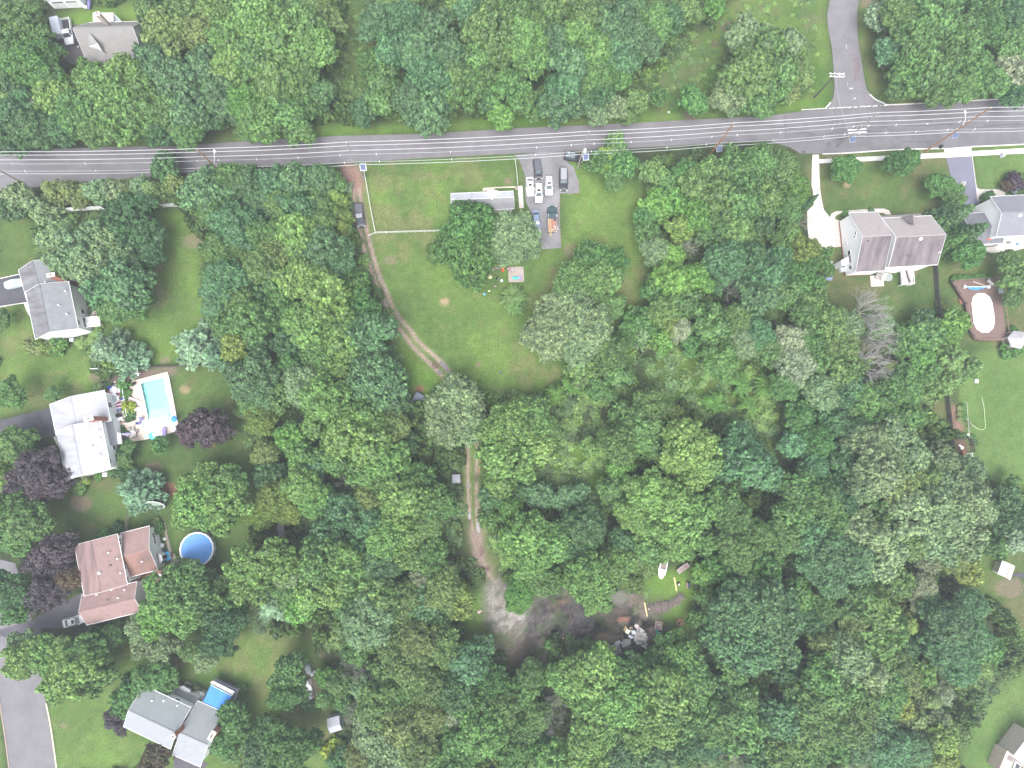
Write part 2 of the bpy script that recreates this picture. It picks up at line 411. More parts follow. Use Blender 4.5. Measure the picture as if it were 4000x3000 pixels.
LAWNS+=[
 ('verge',FF((765,350),(900,342),(1120,330),(1125,356),(770,378)),G_MID,.1),
 ('verge',FF((1115,340),(1270,335),(1270,400),(1225,600),(1110,560)),G_DRK,.1),
 ('verge',FF((1762,330),(2222,310),(2222,470),(2090,480),(2060,480),(1745,470),(1742,360)),G_DRK,.1),
 ('verge',FF((1775,440),(2080,440),(2080,640),(1775,630)),G_DRK,.1),
 ('lawn',FF((775,372),(1122,352),(1135,545),(1215,548),(1222,345),(1262,352),(1330,368),(1398,378),(1405,430),(1408,500),(1412,560),(1405,640),(1345,690),(1330,730),(1250,800),(1175,852),(1060,855),(985,812),(860,745),(830,650),(800,560),(790,500),(770,400)),G_MID,.4),
 ('lawn',FF((855,745),(985,815),(925,865),(880,850)),G_BRI,.4),
 ('roadside_verge',TT(0,0,(870,1160),(1300,1120),(1700,1230),(2250,1110),(2212,1235),(1500,1262),(880,1275)),G_MID,.3),
 ('roadside_verge',[T(1,0,0,1130),T(1,0,500,1090),T(1,0,1280,1070),T(1,0,1700,1050),T(2,0,0,960),T(2,0,400,960),T(2,0,900,930),T(2,0,1500,940),T(2,0,2212,880),T(3,0,500,820),T(3,0,560,880),T(3,0,500,940),T(3,0,0,985),T(2,0,1000,1070),T(1,0,2212,1115),T(1,0,1000,1165),T(1,0,0,1215)],G_BRI,.3),
 ('meadow',FF((1390,215),(1420,160),(1470,110),(1560,30),(1600,-20),(1790,-20),(1790,120),(1800,190),(1780,235),(1740,235),(1730,100),(1600,60),(1560,140),(1530,215),(1500,245),(1200,262),(1200,240)),G_WILD,1),
 ('meadow',FF((740,-10),(790,-10),(800,60),(860,90),(760,200),(740,110)),G_DRK,1),
 ('meadow',FF((970,-10),(1045,-10),(1050,80),(1020,90),(1000,40)),G_WILD,1),
 ('roadside_verge',FF((1858,-10),(1885,-10),(1880,90),(1905,150),(1950,190),(2212,180),(2212,212),(1940,225),(1895,215),(1868,170),(1850,60)),G_MID,.3),
 ('lawn',FF((1773,352),(2048,343),(2058,400),(2020,480),(1900,470),(1800,455),(1775,440)),G_DRK,.1),
 ('verge',FF((1773,338),(2047,321),(2047,328),(1773,352)),G_DRK,.1),
 ('verge',TT(3,0,(1757,1265),(2230,1240),(2230,1282),(1757,1305)),G_MID,.1),
 ('lawn',FF((2104,335),(2222,328),(2222,412),(2118,412)),G_NEW,.1),
 ('lawn',FF((1782,540),(1840,535),(2030,470),(2034,560),(2028,680),(1960,715),(1870,760),(1780,730),(1775,620)),G_DRK,.4),
 ('lawn',FF((2036,570),(2222,520),(2222,745),(2130,800),(2052,770)),G_DRK,.4),
 ('lawn',FF((2068,780),(2230,730),(2230,1060),(2130,1040),(2095,1000),(2080,960)),G_NEW,.2),
 ('lawn',FF((2085,1150),(2230,1090),(2230,1370),(2160,1330),(2100,1260)),G_DRK,.8),
 ('lawn',FF((2060,1670),(2075,1600),(2140,1500),(2230,1430),(2230,1670)),G_NEW,.6),
 ('lawn',FF((-10,465),(70,465),(85,560),(50,605),(-10,610)),G_DRK,.3),
 ('lawn',FF((-10,655),(60,655),(85,725),(200,760),(215,870),(110,870),(-10,900)),G_MID,.3),
 ('lawn',FF((330,455),(395,452),(430,520),(440,640),(480,700),(505,790),(320,795),(200,765),(230,660),(340,560)),G_MID,.8),
 ('lawn',FF((368,795),(505,790),(505,880),(545,960),(555,1100),(540,1230),(470,1250),(345,1180),(280,1160),(80,1200),(60,1090),(110,1000),(100,955),(220,1040),(270,960),(390,930),(385,850)),G_DRK,.6),
 ('lawn',FF((95,1670),(100,1520),(240,1380),(410,1350),(560,1360),(690,1390),(720,1500),(760,1670)),G_MID,.7),
 ('lawn',FF((-10,1490),(12,1670),(-10,1670)),G_MID,.2),
 ('lawn',FF((120,30),(440,-10),(440,60),(300,70),(240,90),(170,75)),G_BRI,.5),
 ('rough_grass',FF((1375,1290),(1400,1235),(1490,1225),(1510,1300),(1480,1410),(1425,1375),(1395,1330)),G_BRI,.7),
 ('rough_grass',FF((1010,1290),(1055,1255),(1058,1400),(1005,1410)),G_BRI,.5),
 ('rough_grass',FF((1000,955),(1062,955),(1075,1250),(1040,1245),(1000,1120)),G_MID,.6),
 ('thicket',FF((1390,780),(1580,740),(1690,870),(1670,950),(1560,900),(1400,850)),G_BRI*.7,1),
 ('thicket',FF((1170,960),(1310,940),(1340,1080),(1180,1070)),G_BRI*.7,1),
 ('lawn',FF((2005,850),(2050,840),(2055,905),(2010,910)),G_DRK,.4),
]
ids=np.zeros(X.shape,int);idnames=['ground']
def claim(m,name):
    idnames.append(name);ids[m>0.5]=len(idnames)-1
for nm,poly,c,wp in LAWNS:
    m=region(poly,wp,1 if wp<.25 else 2);lay(m,c);claim(m,nm)
# bare and worn ground
DIRT=(.215,.150,.125);TAN=(.30,.22,.14);RED=(.21,.095,.07);MUD=(.13,.085,.075);MULCH=(.105,.075,.070)
for c,r,co,a in[(T(1,1,1630,950),24,TAN,.9),(T(1,1,1170,590),30,DIRT,.45),(T(1,1,1930,1495),14,DIRT,.8),(T(1,1,200,1300),26,RED,.9),(T(1,2,1415,40),24,RED,.8),
     (T(2,1,520,500),40,DIRT,.5),(T(0,1,1240,1380),34,DIRT,.8),(T(0,1,1420,1440),22,DIRT,.7),(T(0,1,1340,900),60,DIRT,.35),(T(0,1,1660,430),46,DIRT,.5),(T(0,1,1330,650),40,DIRT,.45),
     (T(0,2,1440,910),46,RED,.8),(T(0,2,1330,720),36,DIRT,.6),(T(0,2,690,1030),50,DIRT,.6),(T(0,2,640,900),20,DIRT,.4),(T(0,2,1600,50),26,TAN,.6),(T(0,2,1840,530),16,RED,.6),
     (T(3,0,680,1590),18,TAN,.9),(T(3,0,580,1340),40,DIRT,.4),(T(3,0,860,20),30,DIRT,.6),(T(2,0,1880,230),34,MUD,.7),(T(2,0,1760,370),26,MUD,.6),(T(2,0,1540,1000),34,MUD,.7),(T(2,0,1490,490),14,DIRT,.6),
     (T(0,3,1550,740),36,DIRT,.6),(T(0,3,1660,840),20,DIRT,.5),(T(0,3,540,1300),20,DIRT,.5),(T(1,3,550,690),16,DIRT,.7),(T(1,3,480,510),10,RED,.8),(T(1,3,700,690),14,RED,.9),(T(1,3,680,1560),36,DIRT,.5),
     (T(1,0,1500,1500),16,DIRT,.5),(T(1,0,2180,1560),22,DIRT,.6),(T(0,1,800,1600),26,DIRT,.5),(T(3,1,470,680),22,RED,.6),(T(3,1,1520,685),8,DIRT,.9),(F(1660,560),60,MUD,.5),(F(1640,640),50,MUD,.6),(F(2180,1270),60,DIRT,.5),
     (T(0,3,1700,260),60,MUD,.7),(T(0,3,1900,210),40,MUD,.7),(T(3,1,1250,690),30,(.3,.15,.1),.3),(ZK(165,310),16,MUD,.8),(ZC(1780,110),14,MUD,.5)]:
    lay(blob(c,r,r*.75)*a,co)
lay(region(TT(1,3,(380,770),(500,760),(560,1020),(400,1120),(300,1100),(330,1000),(430,860)),.4,2)*.9,MULCH)
m=region([ZP(190,450),ZP(330,330),ZP(820,150),ZP(1750,90),ZP(1700,200),ZP(1540,240),ZP(1520,175),ZP(690,400),ZP(240,480)],.2,1);lay(m,(.20,.14,.13));claim(m,'bare_earth_bed')
m=region([ZP(520,400),ZP(700,400),ZP(850,1220),ZP(640,1240)],.1,1);lay(m,(.06,.05,.045));claim(m,'planting_bed')
m=region([ZE(640,-90),ZE(760,-60),ZE(900,420),ZE(880,490),ZE(700,490),ZE(690,200)],.2,1);lay(m,(.26,.14,.12));claim(m,'planting_bed')
m=region([ZE(720,640),ZE(950,640),ZE(1060,900),ZE(1000,960),ZE(860,1000),ZE(760,800)],.2,1);lay(m,(.15,.09,.07));claim(m,'planting_bed')
# dirt track: two ruts, then one
wid=region(TT(1,0,(760,1400),(880,1440),(920,1480),(930,1670),(800,1670),(750,1540)),.3,1);lay(wid*.92,(.26,.16,.135));tr=wid.copy()
for line,w in((TT(1,1,(890,-20),(925,170),(955,330),(1000,500),(1060,700),(1130,870),(1200,1030),(1290,1150),(1420,1310),(1560,1430),(1740,1620)),15),
                (TT(1,1,(835,-20),(865,170),(890,330),(915,430),(960,570),(1010,720),(1120,980),(1220,1160),(1320,1290),(1450,1430),(1640,1620)),15),
                (TT(1,2,(1660,-20),(1780,220),(1830,560),(1830,700),(1835,900),(1840,1000),(1850,1150),(1870,1300),(1900,1500)),10),
                (TT(1,2,(1740,-20),(1870,220),(1905,420),(1905,700),(1910,1000),(1915,1200),(1935,1350),(1950,1500),(2010,1640),(2080,1720),(2150,1800)),12)):
    b_=band(line,w);lay(b_*.92,np.array([.31,.23,.20])*(.8+.4*n5));tr=np.maximum(tr,b_)
lay(band(TT(1,2,(1868,450),(1868,700),(1874,1000),(1884,1150),(1900,1280)),5,.1)*.8,(.085,.125,.045))
m=region(TT(1,2,(1840,1250),(1950,1250),(1990,1520),(2060,1659),(1960,1659),(1880,1520)),.3,1);lay(m*.85,(.235,.175,.155));tr=np.maximum(tr,m)
for c,a,b in((T(1,2,1902,820),10,26),(T(1,2,1845,1180),9,40),(T(1,2,1945,1440),10,30),(T(1,1,1560,1500),20,16),(T(1,2,2000,1600),14,14)):
    lay(blob(c,a,b,6)*.8,(.11,.07,.065))
claim(tr,'dirt_track')
# burnt clearing
spk=np.random.RandomState(3).rand(*X.shape)[...,None]
burn=region(FF((1050,1268),(1085,1248),(1125,1278),(1160,1282),(1225,1262),(1290,1292),(1360,1262),(1400,1300),(1428,1345),(1460,1360),(1440,1400),(1380,1400),(1310,1400),(1290,1385),(1215,1370),(1175,1385),(1200,1420),(1170,1440),(1120,1450),(1095,1420),(1060,1410),(1046,1330)),.7,2)
lay(burn,(np.array([.155,.13,.11])*(1-ss(n4,.4,.6))+np.array([.075,.09,.05])*ss(n4,.4,.6))*(.75+.5*spk))
pale=region(FF((1050,1268),(1085,1250),(1130,1282),(1150,1340),(1120,1375),(1060,1350)),.6,2);lay(pale*.85,(np.array([.26,.24,.225])*(.45+.7*n4+.4*spk)))
lay(blob(F(1100,1300),14,44)*.7,(.19,.12,.10));lay(blob(F(1075,1280),8,24)*.7,(.15,.09,.08))
char=ss(n2[...,0]*.55+n4[...,0]*.45,.33,.46)*region(FF((1135,1345),(1160,1300),(1205,1285),(1250,1300),(1300,1318),(1350,1300),(1400,1335),(1425,1362),(1390,1368),(1340,1372),(1300,1388),(1240,1378),(1190,1372),(1150,1392),(1130,1372)),1.0,1)
lay(char*.97,(np.array([.022,.019,.021])*(1-ss(n2,.42,.6))+np.array([.075,.066,.068])*ss(n2,.42,.6))*(.6+.8*spk))
char2=region(FF((1135,1370),(1160,1380),(1130,1440),(1095,1420),(1110,1395)),.8,2);lay(char2*.8,(.05,.034,.036))
lay(blob(F(1270,1330),60,36,30)*.4,(.13,.125,.13));lay(blob(F(1190,1330),36,20,20)*.4,(.14,.13,.13));lay(ss(fbm(X,Y,2.2,77),.56,.66)*burn*.55,(.10,.085,.06));lay(blob(F(1085,1385),50,34,20)*.7,(.085,.095,.05));lay(ss(fbm(X,Y,1.6,79),.58,.66)*burn*.6,(.05,.085,.03));lay(blob(F(1345,1337),30,14)*.8,(.27,.13,.10))
lay(blob(F(1215,1300),24,10)*.5,(.20,.12,.09));lay(blob(F(1330,1290),60,30,30)*.5,(.22,.21,.20));lay(blob(F(1200,1385),40,12)*.7,(.20,.14,.10));lay(blob(F(1305,1378),36,20)*.7,(.23,.16,.12))
claim(np.maximum(burn,char),'burnt_clearing')
m=region(TT(2,3,(250,680),(300,720),(390,860),(330,880),(250,760)),.5,1);lay(m*.9,(.20,.13,.11))

# driveway dirt edge of the north-west house
m=region([ZT(350,640),ZT(420,700),ZT(420,1100),ZT(360,1060)],.5,2);lay(m*.8,(.17,.10,.09))

me_mat,nt,b=nodes_of('earth_and_grass')
n=nt.nodes;l=nt.links
at=n.new('ShaderNodeAttribute');at.attribute_name='soil'
ge=n.new('ShaderNodeNewGeometry')
na=n.new('ShaderNodeTexNoise');na.inputs['Scale'].default_value=2.6;na.inputs['Detail'].default_value=7;na.inputs['Roughness'].default_value=.7
l.new(ge.outputs['Position'],na.inputs['Vector'])
mr=n.new('ShaderNodeMapRange');mr.inputs[1].default_value=.32;mr.inputs[2].default_value=.68;mr.inputs[3].default_value=.66;mr.inputs[4].default_value=1.34
l.new(na.outputs[0],mr.inputs[0])
sc=n.new('ShaderNodeVectorMath');sc.operation='SCALE';l.new(at.outputs['Color'],sc.inputs[0]);l.new(mr.outputs[0],sc.inputs['Scale'])
l.new(sc.outputs[0],b.inputs['Base Color']);b.inputs['Roughness'].default_value=.95;b.inputs['Specular IOR Level'].default_value=.1
bn=n.new('ShaderNodeTexNoise');bn.inputs['Scale'].default_value=7;bn.inputs['Detail'].default_value=5;l.new(ge.outputs['Position'],bn.inputs['Vector'])
bu=n.new('ShaderNodeBump');bu.inputs['Distance'].default_value=.12;bu.inputs['Strength'].default_value=.7;l.new(bn.outputs[0],bu.inputs['Height']);l.new(bu.outputs[0],b.inputs['Normal'])
SOIL=me_mat
Zg=(fbm(X,Y,5,71,3)-.5)*.06-.05
ny,nx=X.shape
fid=np.maximum.reduce([ids[:-1,:-1],ids[1:,1:]])*0+ids[:-1,:-1]
allv=np.stack([X,Y,Zg],-1).reshape(-1,3);allc=col.reshape(-1,3)
II,JJ=np.meshgrid(np.arange(ny-1),np.arange(nx-1),indexing='ij')
fid[pip((SX[:-1,:-1]+SX[1:,1:])/2,(SY[:-1,:-1]+SY[1:,1:])/2,[ZP(915,410),ZP(1455,265),ZP(1600,900),ZP(1695,1355),ZP(990,1435),ZP(965,1225),ZP(1080,1200),ZP(1050,1000)])]=-1
def ground_piece(name,mask):
    i=II[mask];j=JJ[mask]
    if len(i)<12:return
    q=np.stack([i*nx+j,i*nx+j+1,(i+1)*nx+j+1,(i+1)*nx+j],-1)
    u,inv=np.unique(q.ravel(),return_inverse=True)
    me=bpy.data.meshes.new(name);k=len(i)
    me.vertices.add(len(u));me.vertices.foreach_set('co',allv[u].ravel())
    me.loops.add(k*4);me.loops.foreach_set('vertex_index',inv.astype(np.int32).ravel())
    me.polygons.add(k);me.polygons.foreach_set('loop_start',np.arange(0,k*4,4,dtype=np.int32));me.polygons.foreach_set('loop_total',np.full(k,4,np.int32))
    me.polygons.foreach_set('use_smooth',np.ones(k,bool))
    ca=me.color_attributes.new('soil','FLOAT_COLOR','POINT');ca.data.foreach_set('color',np.concatenate([allc[u],np.ones((len(u),1))],1).astype(np.float32).ravel())
    me.update();me.materials.append(SOIL)
    link(name,me,kind='structure')
for k,nm in enumerate(idnames):ground_piece(nm,fid==k)
def ground_id(px,py):
    """what kind of ground is at a world point"""
    j=int(round((px-gx[0])/CELL))+len(ox);i=int(round((py-gy[0])/CELL))+len(ox)
    if 0<=i<ny and 0<=j<nx:return idnames[ids[i,j]]
    return 'ground'

# ---------------------------------------------------------------- roads, drives and paths
ROADS=[]
def road(name,pxs,z,m):
    pts=ground_pts(pxs);ROADS.append(pxs)
    return MB().sheet([(p.x,p.y)for p in pts],z).build(name,m,kind='structure')
main=[T(0,0,-260,1330),T(0,0,0,1305),T(0,0,400,1290),T(0,0,900,1270),T(0,0,1500,1262),T(1,0,0,1215),T(1,0,700,1175),T(1,0,1500,1155),T(2,0,0,1110),T(2,0,1000,1065),T(3,0,0,1000),T(3,0,140,982),T(3,0,500,938),T(3,0,1060,908),T(3,0,1600,878),T(3,0,2500,830),
        T(3,0,2500,1225),T(3,0,2212,1245),T(3,0,1520,1280),T(3,0,1100,1292),T(3,0,470,1330),T(3,0,280,1325),T(3,0,180,1270),T(3,0,0,1215),T(2,0,1100,1275),T(2,0,60,1325),T(1,0,1300,1375),T(1,0,700,1412),T(1,0,0,1445),T(0,0,1300,1530),T(0,0,600,1585),T(0,0,0,1650),T(0,0,-260,1670)]
road('road',main,0.02,ASPHALT)
# the older, cracked stretch to the east
MATS_OLD=mat('old_asphalt',(0.145,0.138,0.147),0.85,var=0.16,scale=0.25,detail=9,fine=0.14,fscale=7,bump=0.01,bscale=30)
MB().sheet([(p.x,p.y)for p in ground_pts(TT(3,0,(130,984),(500,939),(1060,909),(1600,879),(2500,831),(2500,1224),(2212,1244),(1520,1279),(1100,1291),(470,1329),(282,1324),(180,1269),(150,1225)))],0.026).build('road_patch',MATS_OLD,kind='structure')
road('side_road',TT(3,0,(530,-200),(535,0),(510,120),(520,260),(550,400),(568,600),(575,760),(560,860),(500,937),(1058,907),(960,880),(900,830),(850,770),(828,650),(800,480),(772,300),(770,100),(785,0),(790,-200)),0.032,ASPHALT)
road('street',[(38,3060),(30,2960),(18,2860),(0,2720),(-60,2560),(-60,2170),(60,2200),(100,2330),(140,2480),(165,2620),(181,2747),(199,2838),(222,3000),(226,3060)],0.02,ASPHALT)
def crack(pxs,w=.09):
    pts=ground_pts(smooth_line(pxs,3));r=random.Random(int(pxs[0][0]))
    pts=[p+Vector((r.uniform(-.12,.12),r.uniform(-.12,.12),0))for p in pts]
    return strip(pts,w,0)
cr=MB()
for c in(TT(3,0,(140,1060),(155,1120),(150,1180),(180,1220)),TT(3,0,(510,1200),(560,1190),(620,1205),(700,1180),(760,1195),(840,1190)),TT(3,0,(230,1160),(330,1150),(420,1170),(560,1150)),TT(3,0,(740,1110),(830,1120),(900,1150),(1000,1130)),
          TT(3,0,(960,1090),(1040,1110),(1090,1170)),TT(3,0,(1200,1090),(1400,1085),(1540,1075),(1700,1088)),TT(3,0,(1600,1110),(1800,1105),(2000,1080),(2200,1075)),TT(3,0,(1150,1225),(1300,1230),(1500,1222)),TT(3,0,(640,300),(670,330),(700,322)),
          TT(3,0,(860,980),(880,1060),(870,1180)),TT(3,0,(560,940),(600,1030),(590,1100)),TT(3,0,(800,1150),(850,1165),(960,1160)),TT(3,0,(20,1110),(130,1105),(240,1110))):
    cr.sheet(crack(c),0.038)
cr.build('road_crack',mat('crack_tar',(.03,.03,.032),.8),kind='structure')
MB().sheet(strip(ground_pts(TT(3,0,(740,470),(770,560),(765,700))),1.6,0),0.037).build('road_stain',mat('oil_stain',(.165,.14,.148),.85,var=.2,scale=.8),kind='structure')
pt=MB()
for a,b_,w in((T(3,0,702,766),T(3,0,733,764),.35),(T(3,0,740,857),T(3,0,760,844),.3),(T(3,0,675,385),T(3,0,678,425),.14),(T(3,0,688,715),T(3,0,688,740),.12)):
    pt.sheet(strip([UP(a),UP(b_)],w,0),0.04)
pt.build('road_marking',mat('worn_road_paint',(.45,.45,.45),.7,var=.2,scale=4),kind='structure')
# manhole and drain
r_=thing('manhole_cover',UP(T(3,0,525,1247))+Vector((0,0,.04)),'round dark manhole cover in the cracked road, beside the grey leaning pole','manhole')
MB().lathe([(.55,0),(.55,.02),(.42,.02),(.42,.012)],n=20).build('rim',mat('manhole_iron',(.06,.06,.06),.6),r_)
MB().lathe([(.41,0),(.41,.016)],n=20).build('cover',mat('manhole_lid',(.13,.125,.125),.7),r_)
r_=thing('storm_drain',UP(T(3,0,308,1312))+Vector((0,0,.03)),'black rectangular storm drain grate at the road edge by the bare tree','drain')
MB().box((0,0,0),(1.1,.5,.05)).build('frame',mat('manhole_iron',(.06,.06,.06),.6),r_)
g_=MB()
for k in range(7):g_.box((-.42+k*.14,0,.03),(.05,.42,.03))
g_.build('grate',mat('grate_iron',(.12,.12,.12),.6),r_)

kerb('kerb',TT(3,0,(878,815),(930,862),(1000,892),(1060,906),(1500,884),(2300,842)),.28,.12,CONC_W)
kerb('kerb',TT(3,0,(540,885),(520,910),(498,932)),.28,.12,CONC_W)
kerb('kerb',TT(3,0,(470,1332),(700,1322),(1100,1295),(1515,1283)),.25,.12,CONC_W)
kerb('kerb',TT(3,0,(1757,1268),(2000,1258),(2300,1243)),.25,.12,CONC_W)
kerb('kerb',[(181,2747),(199,2838),(222,3000),(228,3050)],.3,.12,mat('lichen_kerb',(.50,.50,.34),.85,var=.15,scale=1.5))
kerb('kerb',[(-4,2720),(18,2860),(38,3010)],.25,.12,mat('worn_kerb',(.34,.26,.24),.85,var=.15,scale=1.5))
# pale stone band where the old kerb line crosses the side road
st=MB();A=UP(T(3,0,500,938));B=UP(T(3,0,1040,911));r2=random.Random(4)
for k in range(44):
    p=A.lerp(B,(k+.5)/44)+Vector((0,r2.uniform(-.05,.05),.044));
    if r2.random()<.86:st.box(p,(r2.uniform(.2,.45),r2.uniform(.14,.26),.012),r2.uniform(-.1,.1))
st.build('stone_band',mat('pale_stone',(.66,.66,.62),.8,var=.15,scale=4),kind='structure')
st=MB();A=UP(T(3,0,290,950));B=UP(T(3,0,500,937))
for k in range(16):st.box(A.lerp(B,(k+.5)/16)+Vector((0,0,.05)),(.5,.2,.12),.05)
st.build('kerb',CONC_W,kind='structure')

def paving(name,pxs,z,m,joints=(),jw=.06,jm=None):
    o=slab(name,pxs,0.0,z,m,kind='structure')
    if joints:
        j=MB()
        for a,b_ in joints:j.sheet(strip([UP(a),UP(b_)],jw,0),z+.006)
        j.build('paving_joint',jm or mat('dark_joint',(.22,.20,.18),.9),o)  # thin dark strips along the paving joints
    ROADS.append(pxs)
    return o
# pavement flags one by one
fl=[]
A0,A1=T(3,0,430,1378),T(3,0,1520,1319);B0,B1=T(3,0,430,1413),T(3,0,1535,1362)
flagm=CONC_W
pv=bpy.data.objects.new('pavement',MB().sheet([(p.x,p.y)for p in ground_pts([A0,A1,B1,B0])],.015).mesh('pavement',mat('flag_bedding',(.3,.28,.25),.9)));COL.objects.link(pv);props(pv,kind='structure')
def flags(parent,a0,a1,b0,b1,n):
    a0,a1,b0,b1=UP(a0),UP(a1),UP(b0),UP(b1)
    for k in range(n):
        t0,t1=(k+.012)/n,(k+.988)/n
        MB().prism([a0.lerp(a1,t0),a0.lerp(a1,t1),b0.lerp(b1,t1),b0.lerp(b1,t0)],.016,.07+rnd.uniform(0,.01)).build('flagstone',flagm,parent)
flags(pv,A0,A1,B0,B1,20)
pv2=MB().sheet([(p.x,p.y)for p in ground_pts([T(3,0,1757,1307),T(3,0,2300,1276),T(3,0,2300,1322),T(3,0,1757,1350)])],.015).build('pavement',mat('flag_bedding',(.3,.28,.25),.9),kind='structure')
flags(pv2,T(3,0,1758,1307),T(3,0,2300,1276),T(3,0,1758,1350),T(3,0,2300,1322),10)
paving('driveway_apron',TT(3,0,(1517,1284),(1700,1270),(1755,1267),(1757,1350),(1536,1362)),.05,CONC_W)
paving('driveway',[T(3,0,1537,1363),T(3,0,1756,1351),T(3,0,1800,1640),T(3,1,1830,100),T(3,1,1640,110),T(3,0,1600,1600)],.04,ASPHALT_B)
kerb('driveway_edging',[T(3,0,1762,1352),T(3,0,1775,1440),T(3,0,1790,1560),T(3,0,1803,1640)],.14,.08,CONC_W)
paving('garden_path',[ZN(425,690),ZN(480,720),ZN(770,722),ZN(860,770),ZN(860,815),ZN(650,830),ZN(520,870),ZN(460,910),ZN(440,850)],.05,CONCRETE,[(ZN(635,722),ZN(637,765))])
# long concrete drive of the white house
paving('driveway',[T(3,0,385,1338),T(3,0,438,1336),T(3,0,450,1640),T(3,1,462,60),T(3,1,480,150),T(3,1,530,215),T(3,1,625,250),T(3,1,640,472),T(3,1,550,478),T(3,1,515,500),T(3,1,430,535),T(3,1,385,520),T(3,1,358,470),T(3,1,340,300),T(3,1,338,165),T(3,1,395,110),T(3,1,390,0),T(3,0,375,1600),T(3,0,380,1400)],.05,CONCRETE,
       [(T(3,1,340,215),T(3,1,535,218)),(T(3,1,345,372),T(3,1,635,370)),(T(3,1,505,200),T(3,1,517,498)),(T(3,1,580,235),T(3,1,590,470)),(T(3,0,372,1500),T(3,0,445,1497)),(T(3,1,385,60),T(3,1,460,58))])
ring=[T(3,1,535,212),T(3,1,548,188),T(3,1,585,168),T(3,1,880,146),T(3,1,1000,143),T(3,1,1045,160),T(3,1,1062,195),T(3,1,1015,196),T(3,1,1000,182),T(3,1,950,178),T(3,1,900,172),T(3,1,620,188),T(3,1,585,205),T(3,1,575,232),T(3,1,560,232)]
paving('front_path',ring,.055,CONCRETE)
# drives of the west houses
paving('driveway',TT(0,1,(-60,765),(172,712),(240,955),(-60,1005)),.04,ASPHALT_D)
kerb('driveway_edging',TT(0,1,(-20,752),(60,735),(172,709)),.18,.08,CONC_W);kerb('driveway_edging',TT(0,1,(-20,996),(100,975),(240,955)),.18,.08,CONC_W)
paving('garden_path',TT(0,1,(205,958),(243,955),(262,1080),(230,1030)),.05,CONCRETE)
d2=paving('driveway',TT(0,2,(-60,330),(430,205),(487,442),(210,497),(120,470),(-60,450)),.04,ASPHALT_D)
cr2=MB()
for c in(TT(0,2,(30,300),(100,340),(110,400),(180,450)),TT(0,2,(330,240),(340,300),(380,340),(375,420)),TT(0,2,(0,380),(120,370),(300,390),(420,370)),TT(0,2,(200,290),(260,300),(330,290))):cr2.sheet(crack(c,.07),.052)
cr2.build('crack',mat('crack_tar',(.03,.03,.032),.8),d2)
paving('garden_path',TT(0,2,(462,458),(490,452),(515,555),(490,520)),.05,CONCRETE)
paving('driveway',TT(0,3,(-60,480),(280,380),(560,220),(715,140),(745,330),(742,400),(560,445),(380,450),(260,640),(100,560)),.04,mat('charcoal_asphalt',(.085,.08,.095),.85,var=.15,scale=.3))  # drive in its own dark asphalt, tone varied by noise
paving('driveway',TT(0,3,(1500,1560),(1560,1500),(1800,1620),(1740,1700),(1500,1700)),.04,mat('charcoal_asphalt',(.085,.08,.095),.85))
paving('driveway',[ZT(640,430),ZT(800,420),ZT(900,900),ZT(760,1170),ZT(560,1100),ZT(430,1000),ZT(400,640),ZT(300,560),ZT(380,300)],.03,mat('brown_asphalt',(.13,.115,.12),.9,var=.15,scale=.3))
# car park of the middle house
paving('gravel_parking',[ZC(1150,20),ZC(1500,-20),ZC(1870,-30),ZC(1890,110),ZC(2000,200),ZC(2060,400),ZC(2062,560),ZC(1915,572),ZC(1790,575),ZC(1795,900),ZC(1805,1360),ZC(1450,1385),ZC(1420,1150),ZC(1400,900),ZC(1310,700),ZC(1290,560),ZC(1290,300),ZC(1215,110)],.035,GRAVEL)
tm=MB();TIM=[]
for a,b_ in((ZC(1795,590),ZC(1787,735)),(ZC(1787,742),ZC(1790,890)),(ZC(1787,895),ZC(1793,1050)),(ZC(1793,1055),ZC(1808,1362)),(ZC(2063,400),ZC(2070,570)),(ZC(1918,580),ZC(2066,565))):
    p,q=UP(a),UP(b_)
    o=thing('landscape_timber',(p+q)/2,None,'timber','old timbers edging the gravel parking',rz=math.atan2(q.y-p.y,q.x-p.x));TIM.append(o)
    MB().box((0,0,.1),((q-p).length,.24,.26),bev=.03).build('beam',WOOD,o)
for o,s in zip(TIM,('grey timber edging beside the gravel, level with the white cars','grey timber edging just above the dark green truck cab','grey timber edging beside the cab of the dark green truck','long grey timber edging beside the bed of the dark green truck','upright grey timber right of the long silver van','level grey timber in front of the long silver van')):o['label']=s
paving('garden_path',[ZC(1187,467),ZC(1258,464),ZC(1275,785),ZC(1210,788)],.06,CONCRETE,[(ZC(1195,640),ZC(1268,638))])
paving('garden_path',[ZC(690,495),ZC(780,488),ZC(1150,470),ZC(1150,490),ZC(880,500),ZC(790,530),ZC(680,540)],.06,PINKCON)
paving('brick_step',[ZC(1148,472),ZC(1186,480),ZC(1184,525),ZC(1148,520)],.12,PAVER)
sl=paving('concrete_pad',[ZL(997,315),ZL(1437,310),ZL(1458,745),ZL(1010,762)],.1,mat('stained_concrete',(.36,.31,.28),.85,var=.2,scale=.8,detail=8))
